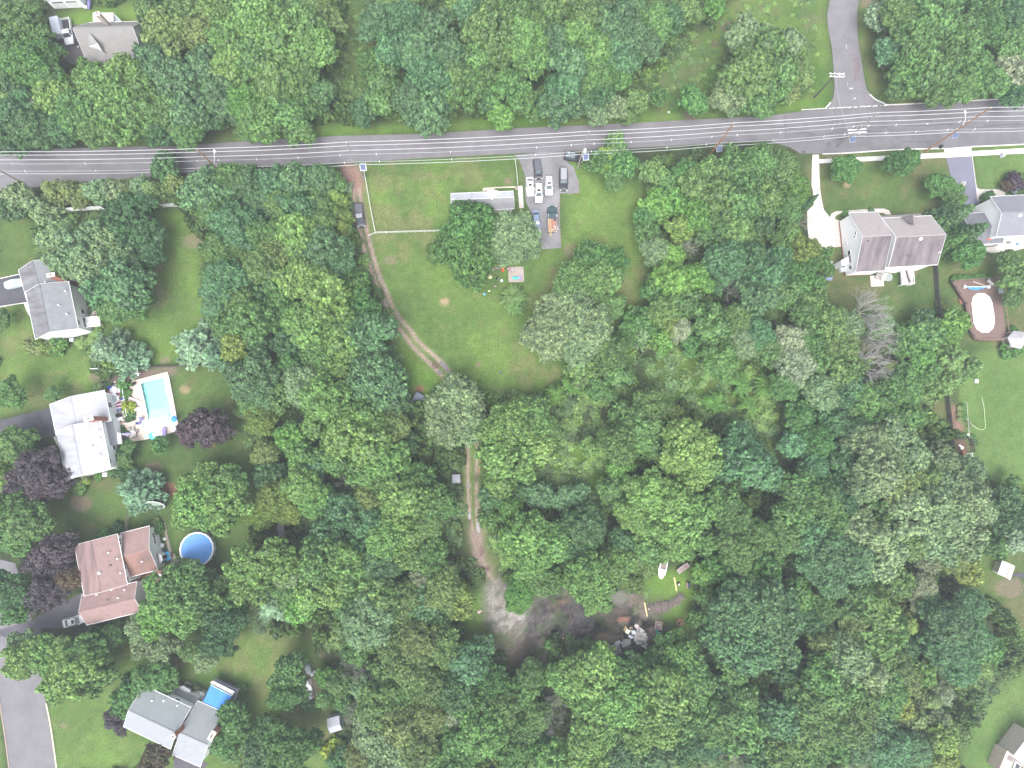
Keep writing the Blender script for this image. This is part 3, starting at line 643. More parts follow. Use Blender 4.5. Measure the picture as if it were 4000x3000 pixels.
# ---------------------------------------------------------------- plants
def quads_mesh(name,P,v,m=None):
    """P (n,4,3) corners, v (n) tone of each leaf"""
    k=len(P);me=bpy.data.meshes.new(name)
    me.vertices.add(k*4);me.vertices.foreach_set('co',P.reshape(-1).astype(np.float32))
    me.loops.add(k*4);me.loops.foreach_set('vertex_index',np.arange(k*4,dtype=np.int32))
    me.polygons.add(k);me.polygons.foreach_set('loop_start',np.arange(0,k*4,4,dtype=np.int32));me.polygons.foreach_set('loop_total',np.full(k,4,np.int32))
    a=me.attributes.new('v','FLOAT','FACE');a.data.foreach_set('value',np.clip(v,0,1).astype(np.float32))
    me.update()
    if m:me.materials.append(m)
    return me
def unit(a):return a/(np.linalg.norm(a,axis=-1,keepdims=True)+1e-9)
def leaves(rs,C,N,size,per,spread,jit=.75,asp=.62):
    """per leaves round each tuft centre C with outward direction N"""
    k=len(C)
    c=np.repeat(C,per,0);n=np.repeat(N,per,0)
    off=unit(rs.randn(k*per,3))*(spread*rs.rand(k*per,1)**.4)
    p=c+off
    nn=unit(n+unit(off)*.8+rs.randn(k*per,3)*jit*.45)
    t=unit(np.cross(nn,rs.randn(k*per,3)));b=np.cross(nn,t)
    s=size*(.7+.6*rs.rand(k*per,1))
    droop=nn*s*.25
    P=np.stack([p-t*s,p-b*s*asp-droop*.3,p+t*s,p+b*s*asp-droop*.3],1)
    P[:,0]-=droop;P[:,2]-=droop
    return P
_cube=np.array([[-1,-1,-1],[1,-1,-1],[1,1,-1],[-1,1,-1],[-1,-1,1],[1,-1,1],[1,1,1],[-1,1,1]])/math.sqrt(3)
def core_quads(c,r,flat=1.0):
    fs=[(0,1,2,3),(4,5,6,7),(0,1,5,4),(1,2,6,5),(2,3,7,6),(3,0,4,7)];out=[]
    for f in fs:
        a,b_,c_,d=[_cube[i]for i in f];m=unit((a+b_+c_+d)[None])[0]
        ab,bc,cd,da=[unit((x+y)[None])[0]for x,y in((a,b_),(b_,c_),(c_,d),(d,a))]
        out+=[(a,ab,m,da),(ab,b_,bc,m),(m,bc,c_,cd),(da,m,cd,d)]
    Q=np.array(out)*r*np.array([1,1,flat])
    return Q+np.asarray(c)
def crown_broad(name,seed,R,H,lobes,lr,leaf=.30,per=8,tuft=.42,fine=1.0,irregular=.22,zb=0.0,dens=1.0,gaps=.0):
    rs=np.random.RandomState(seed);P=[];V=[]
    ph=rs.rand(4)*6.28;am=rs.rand(4)*irregular
    cent=[]
    tries=0
    while len(cent)<lobes and tries<lobes*40:
        tries+=1
        th=rs.rand()*6.283;q=math.sqrt(rs.rand())
        Rr=R*(1-lr/R*.6)*(1+sum(am[k]*math.sin((k+2)*th+ph[k])for k in range(4))*.6)
        x,y=math.cos(th)*q*Rr,math.sin(th)*q*Rr
        z=zb+H*math.sqrt(max(0,1-(q*.93)**2))*(.78+.3*rs.rand())
        if rs.rand()<.25:z-=H*.25*rs.rand()
        r=lr*(.7+.6*rs.rand())
        if any((x-a[0])**2+(y-a[1])**2+((z-a[2])*.8)**2<(.62*(r+a[3])*.9)**2 for a in cent):continue
        cent.append((x,y,z,r))
    A=np.array(cent)
    for x,y,z,r in cent:
        nt_=int(30*dens*(r/1.4)**2/(tuft/.42)**2)
        n=unit(rs.randn(nt_*2,3));n=n[n[:,2]>-.35][:nt_]
        c=np.array([x,y,z])+n*r*(.80+.36*rs.rand(len(n),1))*np.array([1,1,.85])
        # drop tufts buried in other lobes
        d=np.linalg.norm((c[:,None]-A[None,:,:3])/A[None,:,3:4],axis=-1)
        c2=c[(d<.72).sum(1)==0];n2_=n[(d<.72).sum(1)==0]
        if len(c2)==0:continue
        nn=unit(n2_+np.array([0,0,.45]))
        P.append(leaves(rs,c2,nn,leaf,per,tuft));lobe_t=rs.rand()
        V.append(np.repeat(.15*lobe_t+.85*rs.rand(len(c2)),per))
        if rs.rand()>gaps:
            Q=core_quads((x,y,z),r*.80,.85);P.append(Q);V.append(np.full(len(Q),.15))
    return quads_mesh(name,np.concatenate(P),np.concatenate(V),LEAF)
def crown_fine(name,seed,R,H,lobes,lr):
    return crown_broad(name,seed,R,H,lobes,lr,leaf=.19,per=11,tuft=.36,irregular=.15,dens=1.0)
def crown_pine(name,seed,R,H,levels,nb,droop=0.1,leaf=.24,cone=1.0,zb=0.0):
    """whorls of branches with needle tufts; star outline from above"""
    rs=np.random.RandomState(seed);P=[];V=[]
    for L in range(levels):
        f=L/(levels-1);rl=R*(1-f*cone)*(.85+.3*rs.rand())+.25;z=zb+H*f
        k=max(4,int(nb*(1-.4*f)));a0=rs.rand()*6.28
        for i in range(k):
            a=a0+6.283*i/k+rs.randn()*.12;ln=rl*(.72+.4*rs.rand())
            steps=max(3,int(ln/.42));tone=rs.rand()*.4
            for s in range(steps):
                q=(s+.6)/steps
                if q<.18 and L<levels-1:continue
                w=.28+.42*math.sin(math.pi*min(1,q*.95))*ln/R*1.2
                base=np.array([math.cos(a)*ln*q,math.sin(a)*ln*q,z-droop*ln*q*q+.35*q])
                side=np.array([-math.sin(a),math.cos(a),0])
                offs=np.array([0,-w,w])if q>.25 else np.array([0.])
                c=base+side*offs[:,None]+np.array([math.cos(a),math.sin(a),0])*(np.abs(offs)[:,None]*.5)+rs.randn(len(offs),3)*.08
                n=unit(np.tile([math.cos(a)*.4,math.sin(a)*.4,1.0],(len(offs),1))+rs.randn(len(offs),3)*.15)
                per=8
                P.append(leaves(rs,c,n,leaf,per,.30,jit=.6,asp=.45));V.append(np.repeat(tone+.55*rs.rand(len(offs)),per))
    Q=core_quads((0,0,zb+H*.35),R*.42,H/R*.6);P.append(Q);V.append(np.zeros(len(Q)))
    return quads_mesh(name,np.concatenate(P),np.concatenate(V),LEAF)
def crown_feather(name,seed,R,H,n_arch):
    """arching leafy plumes"""
    rs=np.random.RandomState(seed);P=[];V=[]
    for i in range(n_arch):
        a=rs.rand()*6.283;ln=R*(.5+.6*rs.rand());top=H*(.6+.4*rs.rand());tone=rs.rand()*.5
        steps=int(ln/.22)+3
        q=(np.arange(steps)+.5)/steps
        c=np.stack([np.cos(a+.25*q)*ln*q,np.sin(a+.25*q)*ln*q,top*(.75+.5*q-.95*q*q)],-1)
        w=.30*np.sin(math.pi*np.clip(q*.9+.1,0,1))[:,None]
        side=np.array([-math.sin(a),math.cos(a),0])
        for sgn in(-1,0,1):
            cc=c+side*sgn*w
            P.append(leaves(rs,cc,unit(np.tile([0,0,1.0],(steps,1))+side*sgn*.5),.24,4,.16,asp=.45));V.append(np.repeat(tone+.45*rs.rand(steps),4))
    return quads_mesh(name,np.concatenate(P),np.concatenate(V),LEAF)
def bare_branches(name,seed,R,H,n0=9,depth=4,lean=(0,0)):
    rs=random.Random(seed);mb=MB()
    def grow(p,d,ln,r,k):
        pts=[p];q=p;dd=d.copy()
        for i in range(3):
            dd=(dd+Vector((rs.uniform(-.18,.18),rs.uniform(-.18,.18),rs.uniform(-.05,.12)))).normalized()
            q=q+dd*(ln/3);pts.append(q)
        mb.tube(pts,[r,r*.85,r*.7,r*.5],3 if k else 5,cap=False)
        if k>=depth:return
        for i in range(rs.randint(3,5)if k else n0):
            t=rs.uniform(.35,1.0);b0=pts[min(3,int(t*3)+1)]
            v=(dd+Vector((rs.gauss(0,.5),rs.gauss(0,.5),rs.gauss(0,.25)))).normalized()
            grow(b0,v,ln*rs.uniform(.5,.72),r*.55,k+1)
    for i in range(n0):
        a=6.283*i/n0+rs.uniform(-.3,.3)
        d=Vector((math.cos(a)+lean[0],math.sin(a)+lean[1],rs.uniform(.35,1.1))).normalized()
        grow(Vector((0,0,H*rs.uniform(.35,.6))),d,R*.55,.09 if R>3 else .05,1)
    mb.tube([(0,0,0),(0,0,H*.6)],[.16,.09],6)
    me=mb.mesh(name,BARK_G);return me
def trunk_mesh(name,seed,H,R,r0=.22):
    rs=random.Random(seed);mb=MB()
    mb.tube([(0,0,-.3),(rs.uniform(-.1,.1),rs.uniform(-.1,.1),H*.4),(0,0,H*.75)],[r0,r0*.75,r0*.4],7)
    for i in range(6):
        a=i*1.05+rs.uniform(-.3,.3);z=H*rs.uniform(.32,.6)
        mb.tube([(0,0,z),(math.cos(a)*R*.35,math.sin(a)*R*.35,z+H*.12),(math.cos(a)*R*.62,math.sin(a)*R*.62,z+H*.2)],[r0*.45,r0*.3,r0*.12],5)
    return mb.mesh(name,BARK)

# master meshes, nominal radius R and crown height H; bottom of crown at 0
KIND={}
KIND['b']=[(crown_broad('broad_crown',100+s,6.0,4.6,nl_,lr_,leaf=lf_,tuft=tf_,per=pr_,irregular=ir_),6.0,4.6)for s,(nl_,lr_,lf_,tf_,pr_,ir_)in enumerate([(46,1.45,.30,.42,8,.22),(34,1.7,.38,.52,8,.3),(58,1.25,.26,.38,9,.2),(40,1.5,.34,.46,7,.42),(50,1.35,.24,.34,10,.3),(28,1.9,.36,.5,8,.38)])]
KIND['o']=[(crown_broad('lobed_crown',200+s,6.0,4.6,30,1.75,irregular=.4,gaps=.3,tuft=.5,leaf=.32),6.0,4.6)for s in range(4)]
KIND['m']=[(crown_broad('small_crown',300+s,3.4,3.0,20,1.1,leaf=.27,tuft=.36),3.4,3.0)for s in range(5)]
KIND['w']=[(crown_fine('fine_crown',400+s,5.5,4.2,36,1.5),5.5,4.2)for s in range(3)]
KIND['l']=[(crown_broad('pointed_crown',450+s,6.0,4.4,60,1.1,leaf=.34,per=7,tuft=.34,irregular=.5,gaps=.5),6.0,4.4)for s in range(3)]
KIND['p']=[(crown_pine('pine_crown',500+s,4.8,5.0,6,9,droop=.02,leaf=.34),4.6,6.0)for s in range(3)]
KIND['s']=[(crown_pine('spruce_crown',550+s,4.4,9.5,12,12,droop=.35,leaf=.28),4.4,9.5)for s in range(2)]
KIND['c']=[(crown_pine('cedar_crown',570+s,2.0,5.0,9,9,droop=-.3,leaf=.24),2.0,5.0)for s in range(2)]
KIND['f']=[(crown_feather('feather_crown',600+s,3.2,3.0,44),3.2,3.0)for s in range(2)]
KIND['u']=[(crown_broad('shrub_crown',650+s,1.6,1.4,9,.7,leaf=.2,per=8,tuft=.26),1.6,1.4)for s in range(3)]
KIND['d']=[(bare_branches('bare_crown',700+s,4.6,9.0),4.6,9.0)for s in range(3)]
KIND['x']=[(bare_branches('bare_leaning_crown',720+s,5.4,9.5,13,4,lean=(.8,.35)),5.0,9.0)for s in range(2)]
TRUNKS=[trunk_mesh('tree_trunk',30+k,1.0,1.0,.03)for k in range(3)] # unit size: stretched to each tree
# crown heights above ground for each kind: (base fraction of height, height / radius)
COLS={ # albedo of the foliage
 'a':((.075,.120,.052),'mid green'),'k':((.044,.082,.044),'dark green'),'y':((.102,.155,.062),'light yellow-green'),
 'h':((.062,.108,.066),'bluish green'),'o':((.098,.122,.056),'olive green'),'B':((.100,.145,.120),'pale blue-green'),'g':((.122,.155,.105),'pale grey-green'),
 'b':((.075,.130,.085),'blue-green'),'v':((.165,.185,.155),'silvery'),'r':((.055,.036,.060),'dark purple'),'q':((.075,.050,.040),'red-brown'),
 'n':((.112,.135,.045),'yellow-olive'),'i':((.080,.145,.045),'bright green'),'z':((.055,.105,.040),'deep green'),'e':((.22,.26,.06),'lime yellow'),
 't':((.30,.26,.25),'bare grey')}
FORM={'b':'rounded tree','o':'billowy tree','m':'small tree','w':'soft fine-leaved tree','l':'spreading pointed-leaf tree','p':'star-shaped pine','s':'conical spruce','c':'narrow cedar','f':'feathery young tree','u':'shrub','d':'leafless dead tree','x':'leafless leaning tree'}
# x y r kind colour, in the 2212-wide photo frame
TREES="""
28 40 46 b a;62 128 50 b z;20 100 40 o a;68 85 34 b a;55 205 36 m k;25 165 34 m k;100 152 26 b a;20 240 40 m k;60 275 42 b k;20 300 36 b k;95 235 30 d t;
112 200 42 b y;160 235 44 b a;215 185 46 b y;185 160 34 b y;255 215 38 b y;245 262 42 b y;200 275 36 b a;130 275 36 b k;300 245 38 b a;312 190 40 b a;262 150 36 b y;
330 130 44 b h;372 170 46 b h;400 225 46 b h;355 235 40 b a;340 275 34 b k;400 285 32 b a;440 130 38 b h;432 70 44 b o;350 60 46 l o;395 30 40 b o;320 15 34 b a;460 20 40 b y;
486 75 42 b y;475 200 46 b h;450 250 34 m k;505 130 44 b y;548 40 60 b y;610 90 58 b y;655 45 46 b a;540 120 46 b a;590 170 56 b a;650 150 40 b a;680 95 42 b y;700 35 36 b o;
520 215 40 b i;560 255 46 b y;610 240 40 b a;655 225 34 b a;530 275 28 m a;640 280 30 b a;690 200 34 m k;
815 45 42 b h;850 100 40 b h;800 130 30 b z;828 175 40 b a;815 220 32 m a;780 240 28 m k;870 35 44 b h;905 105 46 b h;940 60 40 b h;925 165 50 b h;890 215 42 b h;925 235 46 o h;960 200 36 b a;970 120 40 b h;985 160 36 b a;
1010 185 40 l a;1030 120 36 b a;1060 50 48 b a;1070 110 38 b a;1050 170 36 l a;1020 25 34 b h;1110 30 44 b a;1135 75 48 b y;1150 120 40 b y;1095 100 34 b y;1100 185 40 l a;1130 215 34 l a;1060 225 28 m k;1085 250 26 m i;
1180 30 40 b a;1195 85 44 b h;1230 130 44 b h;1215 185 40 b h;1205 225 40 b h;1240 215 34 b h;1250 70 40 b y;1270 35 42 b a;1285 100 40 b y;1290 150 38 b a;1270 180 28 m z;1330 45 44 b h;1365 75 44 b h;1340 115 42 b h;1395 95 38 b h;1415 45 42 b a;1370 20 36 b h;
1330 160 34 b z;1300 205 30 m k;1450 35 34 m k;1490 25 30 m a;1545 10 24 m i;1330 225 26 m g;1290 245 22 m g;1380 215 26 m a;1425 205 22 m z;1500 215 30 m z;1360 250 18 m a;
1625 75 46 b g;1660 110 54 b a;1700 90 36 b g;1625 150 54 b a;1680 165 48 b a;1590 190 34 b g;1640 210 38 b a;1560 210 28 b g;1585 225 22 m g;1710 195 22 m o;1735 165 24 m o;
1905 30 30 m v;1950 35 42 b a;1990 75 50 b a;1930 100 30 m b;2030 30 52 b a;2080 75 54 b a;2035 130 50 b a;1975 150 42 b z;2110 130 42 l a;2140 50 40 b z;2190 25 36 b k;2190 85 36 b a;2185 150 36 m v;2150 175 34 b a;2080 185 38 b a;2020 190 36 b a;2200 205 26 m k;1945 195 24 m a;1918 128 20 d t;2130 15 34 b a;
30 420 30 m g;62 438 36 p g;110 408 24 c o;20 452 26 m k;150 410 26 c o;178 420 20 m o;205 410 26 m g;240 408 26 m g;268 404 20 m o;300 405 24 m g;330 408 24 c o;372 392 22 m o;350 362 28 m k;355 340 20 m k;
440 410 46 b h;495 385 36 b a;460 455 38 w a;530 395 38 b h;590 395 36 b h;640 385 38 b h;690 385 32 b h;725 395 22 m a;750 405 14 u v;722 425 24 c n;702 445 26 c n;730 465 24 c n;738 490 20 c n;690 440 36 b a;640 450 44 b h;605 440 36 b a;560 440 36 b h;500 480 46 b h;475 530 38 w a;540 500 40 b a;640 500 44 b y;690 480 34 b a;600 500 34 b a;
590 545 36 b o;560 575 40 w o;650 545 36 b a;698 530 44 b h;728 560 36 b h;695 575 36 b h;480 600 44 w h;520 560 34 w a;455 625 26 m b;465 665 30 w b;510 640 36 b a;540 690 46 b a;480 700 30 m a;505 745 32 m n;560 650 34 m k;600 620 34 b a;640 600 40 b y;595 670 36 b a;
700 640 56 b y;660 700 50 b y;730 700 44 b a;740 740 42 b y;690 760 40 b a;756 630 38 l z;784 664 36 l z;752 600 26 m z;792 722 47 b h;782 768 32 b h;620 740 34 m k;560 745 30 m k;625 790 34 m z;
545 820 52 b h;590 850 38 b a;555 870 34 b a;650 830 42 b g;700 860 48 b y;720 800 38 b y;690 915 36 b y;810 820 56 b h;850 860 36 b h;790 880 38 b a;760 850 26 m k;
560 905 32 w n;570 980 28 w o;620 945 28 m i;650 985 30 m z;580 1030 34 m k;590 1080 38 w n;560 1110 30 w n;620 1100 30 w n;650 1050 38 b y;680 1080 38 b y;680 1010 26 m b;
750 940 48 b y;720 980 36 b a;780 900 40 b y;800 960 44 b y;845 925 36 w o;840 1000 40 b y;780 1020 36 b a;870 1015 28 d t;745 1050 26 d t;880 960 24 m k;835 1045 36 b a;790 1080 34 w o;870 1070 44 b y;900 1030 34 b a;930 1080 38 b a;850 1120 36 b y;800 1130 34 b h;745 1105 40 b h;920 1130 34 w a;960 1095 26 m z;
700 1160 36 b h;760 1190 34 b h;830 1170 38 b y;880 1150 34 b y;690 1210 44 b a;740 1220 44 b y;720 1280 40 b y;770 1260 38 b y;670 1280 34 b y;820 1220 38 b h;860 1200 32 b y;900 1210 30 m a;940 1190 28 m z;910 1260 28 w v;950 1240 32 w a;
575 1215 48 l y;540 1240 40 l y;620 1235 36 w g;530 1270 34 l y;590 1310 48 p B;620 1280 34 b a;640 1320 26 m i;
760 1310 36 w a;820 1290 40 b a;790 1350 48 w g;840 1340 36 w a;880 1300 36 b o;870 1350 36 b o;920 1310 34 b h;900 1390 40 w o;960 1280 40 b o;990 1300 36 b n;950 1330 28 m k;918 1290 20 w v;
850 1400 34 b o;940 1350 28 m z;890 1440 46 b o;840 1450 36 m a;1010 1435 42 o b;1040 1400 26 m b;960 1400 36 b a;770 1410 28 m z;760 1450 28 d t;790 1490 30 w g;730 1480 24 m a;742 1520 18 m z;
930 1490 40 w o;870 1500 38 b a;820 1530 44 w a;760 1540 28 d t;806 1590 42 w g;860 1570 42 b o;920 1550 42 w o;980 1500 38 b k;975 1545 26 w v;1020 1530 38 b a;1065 1480 34 b z;1085 1530 38 b a;1040 1590 44 b y;980 1600 36 m z;1000 1650 36 b z;900 1620 44 w o;840 1640 40 b g;950 1650 34 b a;780 1640 34 w o;735 1650 26 m k;
985 870 58 w g;960 915 44 w g;1015 920 40 w g;1100 920 54 b y;1150 900 44 b a;1100 985 52 b y;1150 960 44 b y;1080 1035 38 b y;1190 930 28 m a;1100 1100 26 m i;1060 1070 26 m k;1130 1060 26 m k;1170 1070 26 m b;1055 1120 22 m z;
1130 1160 46 b y;1180 1170 44 b y;1150 1210 40 b y;1110 1190 32 b y;1265 1140 46 w k;1240 1190 36 w k;1180 1250 36 w a;1270 1250 44 b y;1310 1240 42 b a;1290 1290 32 b y;1340 1220 34 b y;1240 1230 30 b a;1130 1270 34 w i;1120 1300 26 w i;1150 1245 34 d t;
1275 965 22 m y;1215 1080 22 m b;1250 1070 24 m b;1360 1065 20 m b;1320 1060 26 m a;1340 960 40 b a;1390 930 46 b a;1410 880 38 w a;1440 900 30 m n;1350 900 32 m a;1420 960 36 b a;1340 1010 28 m i;
1490 960 54 b y;1540 990 44 b y;1500 1020 42 b y;1455 990 34 b y;1605 990 54 b h;1650 1020 40 b h;1600 940 34 m h;1400 1070 44 b y;1450 1090 50 b y;1490 1120 48 b y;1410 1130 44 b y;1460 1170 44 b y;1370 1110 36 b y;1400 1180 34 b a;1350 1170 30 m k;
1560 1080 40 b a;1590 1130 36 w a;1530 1170 30 m z;1600 1190 40 b a;1640 1160 34 w a;1560 1230 34 m z;1520 1240 24 m i;1480 1190 24 m z;1330 1190 24 m k;
1215 690 62 w g;1270 700 54 w g;1185 720 54 w g;1240 640 40 w g;1250 745 44 w g;1290 660 36 w a;1280 560 40 b z;1240 600 40 b a;1300 600 44 b a;1330 560 26 b z;1260 640 30 b a;1320 660 30 b a;1320 760 38 w a;1350 730 24 w z;
1265 795 38 m a;1330 810 36 m a;1300 840 30 m z;1240 830 26 f i;1200 850 24 f i;1110 645 34 f a;1115 660 22 f a;
1000 490 48 o z;1040 470 36 o z;985 540 46 o z;1030 560 44 o z;1060 520 38 o z;1010 590 28 o z;1115 500 46 w g;1095 540 34 w g;1140 530 28 w g;
1330 310 26 m a;1315 335 22 l e;1325 360 24 l i;1295 345 26 m z;1350 350 26 m z;1330 385 24 m a;
1410 370 28 m a;1440 395 30 m a;1480 370 28 m z;1420 440 36 m i;1460 430 34 m i;1500 400 36 b a;1540 370 36 b a;1590 360 40 b a;1640 350 42 b a;1690 360 40 b a;1720 400 34 b i;1560 430 44 b a;1610 420 46 b a;1655 420 40 b a;1700 450 36 b a;1505 460 36 b i;1540 490 40 b a;1470 490 30 m n;
1400 500 26 m a;1395 470 26 m z;1420 540 34 w g;1450 550 30 m i;1590 490 40 b a;1640 480 34 m k;1490 530 28 d t;1455 600 40 b i;1500 600 36 b i;1420 620 30 m z;1480 650 38 b a;1440 670 34 b a;1570 560 46 b h;1545 600 30 b h;1620 560 40 b k;1660 590 40 b h;1640 640 38 b h;1540 700 44 b a;1590 690 36 w a;1580 630 26 d t;
1710 440 22 d t;1728 480 28 d t;1700 510 34 b a;1740 540 34 l n;1770 560 30 l z;1740 600 38 b z;1760 640 34 b a;1690 560 34 b h;1700 630 36 b a;1745 680 34 w a;1755 430 16 s k;
1380 700 40 m z;1390 720 30 p g;1440 690 28 l n;1470 710 28 w v;1430 740 26 m i;1500 745 26 m z;1560 780 40 b y;1600 740 36 w g;1640 720 38 b h;1670 760 36 w a;1710 740 36 w v;1720 790 40 w v;1700 830 34 w a;1660 830 30 f i;1600 830 28 f i;1620 880 26 f i;1550 870 28 f i;
1760 730 34 b z;1800 700 40 b a;1780 780 36 m a;1835 700 36 w g;1905 700 30 w g;1825 745 36 w o;1830 800 42 b a;1862 672 52 x t;1885 728 46 x t;1868 790 56 x t;1830 840 40 b h;1780 850 36 w g;1750 850 26 m z;1800 910 34 m k;1870 860 38 b a;1920 850 34 b a;1960 830 38 b a;1940 800 26 m n;1960 740 34 m z;1990 770 36 m i;2010 720 40 m a;
2060 720 22 m i;2070 690 28 m i;2020 800 40 p a;2070 770 50 p a;2110 790 34 p a;2060 820 36 p a;2000 690 24 m k;
1730 900 34 m z;1770 950 36 w z;1850 930 34 m k;1900 900 36 m z;1950 900 40 m z;1990 900 30 f a;1830 1000 40 m k;1760 1010 34 b h;1800 1050 30 m k;1720 960 28 m b;
1890 960 44 b g;1940 950 40 b g;1970 990 44 b g;1910 1010 46 b g;1870 1050 38 b g;1950 1050 44 b o;2000 1030 40 b o;2040 1000 36 b g;2060 1060 46 b g;2100 1090 48 b g;2040 1110 50 b g;1980 1110 46 b g;2090 1150 46 b g;2030 1170 44 b g;1970 1160 44 b o;1930 1100 40 b a;2100 1020 34 b g;
1740 1060 44 b a;1780 1090 44 b a;1720 1110 40 b a;1800 1130 38 b a;1750 1150 46 b h;1700 1160 36 b a;1830 1090 34 b k;1850 1140 38 b g;1890 1160 40 b g;1800 1190 46 b h;1850 1210 46 b h;1900 1210 44 b g;1760 1210 36 b h;1930 1180 36 b g;1800 1250 40 b h;1860 1260 34 b z;
1660 1230 32 m z;1620 1270 34 b a;1600 1320 52 b h;1650 1330 56 b h;1620 1400 52 b h;1680 1390 48 b h;1570 1380 40 b h;1700 1330 40 b h;1590 1440 36 b a;1730 1290 34 m z;1540 1340 24 m z;1530 1290 22 m z;1510 1340 20 m z;
1760 1350 26 m k;1790 1320 30 w a;1860 1310 40 b a;1900 1330 42 b y;1850 1360 36 w o;1890 1390 44 b y;1930 1370 36 b z;1960 1350 30 c n;1950 1260 30 m a;2000 1265 26 w v;1990 1300 22 w v;2020 1320 34 m h;2060 1350 44 w h;2100 1310 36 w h;2050 1400 46 w h;2110 1380 38 w h;2080 1440 40 w h;2030 1360 22 c n;2020 1430 24 c n;2140 1400 30 m z;2100 1240 28 m n;2060 1210 30 w o;2010 1220 24 w v;
1800 1400 40 b o;1840 1430 44 b g;1780 1460 44 b z;1820 1490 48 b a;1880 1460 44 b g;1930 1440 42 w o;1960 1400 30 m k;1870 1510 48 b a;1920 1500 44 b a;1960 1470 34 b o;1760 1520 44 b a;1710 1460 34 m k;1720 1500 30 m a;1700 1560 44 b h;1750 1580 44 b a;1800 1560 44 b a;1850 1570 44 b a;1900 1550 40 b h;1820 1610 34 m z;1950 1530 26 m n;1980 1550 30 c o;2010 1510 28 c o;2040 1500 24 w v;2000 1460 26 m i;2030 1560 24 m g;2040 1600 28 m n;2050 1640 26 m n;1880 1610 40 w b;1930 1630 44 w b;1980 1620 34 w b;1700 1630 40 b a;1760 1640 34 b a;1640 1640 34 m k;
1252 1462 42 b y;1290 1460 44 b y;1222 1468 36 b y;1340 1468 38 b a;1310 1490 44 b y;1270 1510 36 b y;1375 1452 34 m k;1442 1398 24 m z;1412 1448 38 b z;1476 1436 36 b y;1440 1450 38 b a;1380 1470 38 b a;1350 1520 46 b y;1400 1530 48 b y;1450 1500 50 b y;1500 1480 44 b a;1490 1540 48 b a;1440 1570 44 b y;1380 1590 40 b y;1290 1560 44 b y;1270 1600 40 b y;1320 1580 34 b a;1540 1500 36 b h;1550 1560 46 b a;1590 1530 44 b a;1610 1580 44 b a;1530 1610 34 w h;1480 1620 30 b k;1340 1640 34 b h;1270 1650 40 b y;1400 1640 34 b h;1190 1640 34 b y;
1150 1460 30 w a;1130 1500 28 m z;1160 1550 32 w a;1130 1580 30 b a;1210 1500 36 d t;1190 1560 34 d t;1110 1630 36 b z;1160 1610 30 m z;1850 1640 30 d t;1590 1640 30 d t;1470 1374 17 m i;1190 1395 16 u z;
160 540 50 l g;120 510 38 l g;185 575 40 l g;215 520 40 l g;255 560 34 l g;130 560 34 l g;275 450 38 o k;310 500 40 o k;255 490 36 o k;320 545 28 o k;265 610 50 b h;215 620 42 b h;290 640 36 b z;250 660 36 b a;
218 748 42 p B;255 772 40 p B;408 742 56 p B;450 765 30 p B;105 748 22 u n;122 745 20 u i;90 745 16 u i;112 738 14 d t;15 850 30 b a;0 690 20 m a;112 850 16 m a;
440 922 38 o r;410 930 28 o r;470 930 26 o r;75 1010 40 o r;50 1040 40 o r;105 1040 36 o r;80 1060 34 o r;20 960 36 b a;50 985 26 b z;345 962 18 m z;275 965 14 m a;268 990 16 m a;275 1012 14 u i;180 1040 12 u e;175 1055 12 u i;285 1065 52 p B;
440 1040 38 l y;480 1050 44 l a;420 1080 46 l y;480 1090 42 l y;452 1110 34 l y;400 1110 30 l y;20 1100 40 b z;50 1130 40 b a;25 1160 36 b a;110 1190 38 o r;80 1220 28 o r;130 1220 30 o r;150 1250 28 o q;85 1280 34 o r;110 1286 30 o r;165 1210 18 o q;15 1280 36 b k;30 1320 26 m z;
132 1420 34 l y;90 1420 34 l y;170 1420 44 l a;40 1430 34 l y;40 1400 26 l g;150 1460 44 l y;195 1460 38 l a;120 1480 32 l y;212 1398 24 m k;235 1380 22 m z;350 1300 38 l y;390 1270 46 l a;428 1300 38 l a;330 1340 36 l i;390 1330 38 l y;462 1262 24 l a;380 1230 22 m g;300 1360 30 l g;320 1400 26 l g;350 1400 26 l g;480 1350 38 l k;460 1390 30 l k;440 1430 24 l g;410 1410 22 l a;500 1310 24 m z;
310 1470 28 m z;340 1460 26 m z;360 1475 22 m z;280 1500 24 m z;265 1525 24 m z;245 1550 22 o r;260 1570 16 o r;335 1640 30 o q;350 1620 18 o q;505 1570 28 m z;500 1540 24 m z;480 1610 24 m z;500 1630 22 m a;620 1460 32 b a;615 1500 34 b z;590 1590 38 b z;630 1620 40 b z;560 1640 36 b h;600 1650 36 b z;540 1600 24 b a;725 1610 18 u e;670 1600 22 m k;665 1555 0 u a;698 1512 16 m a;700 1465 20 m i;
1833 358 30 b z;1815 372 18 b z;1950 350 30 b z;1968 338 22 b z;2030 395 26 b z;2060 410 24 b a;2100 500 40 s k;2072 460 40 s k;2060 520 28 s z;2100 545 32 b z;2065 430 22 l a;2200 590 34 b a;2195 640 24 b a;2180 560 24 b a;2020 560 0 u a;2175 400 11 o q;2192 408 7 u b;2170 755 9 u i;2195 755 8 u i;
2180 1080 30 m k;2200 1120 30 b k;2170 1130 26 m k;2160 1180 26 m z;2200 1170 26 m v;2190 1040 14 m a;
"""
FIXED_LABELS={}
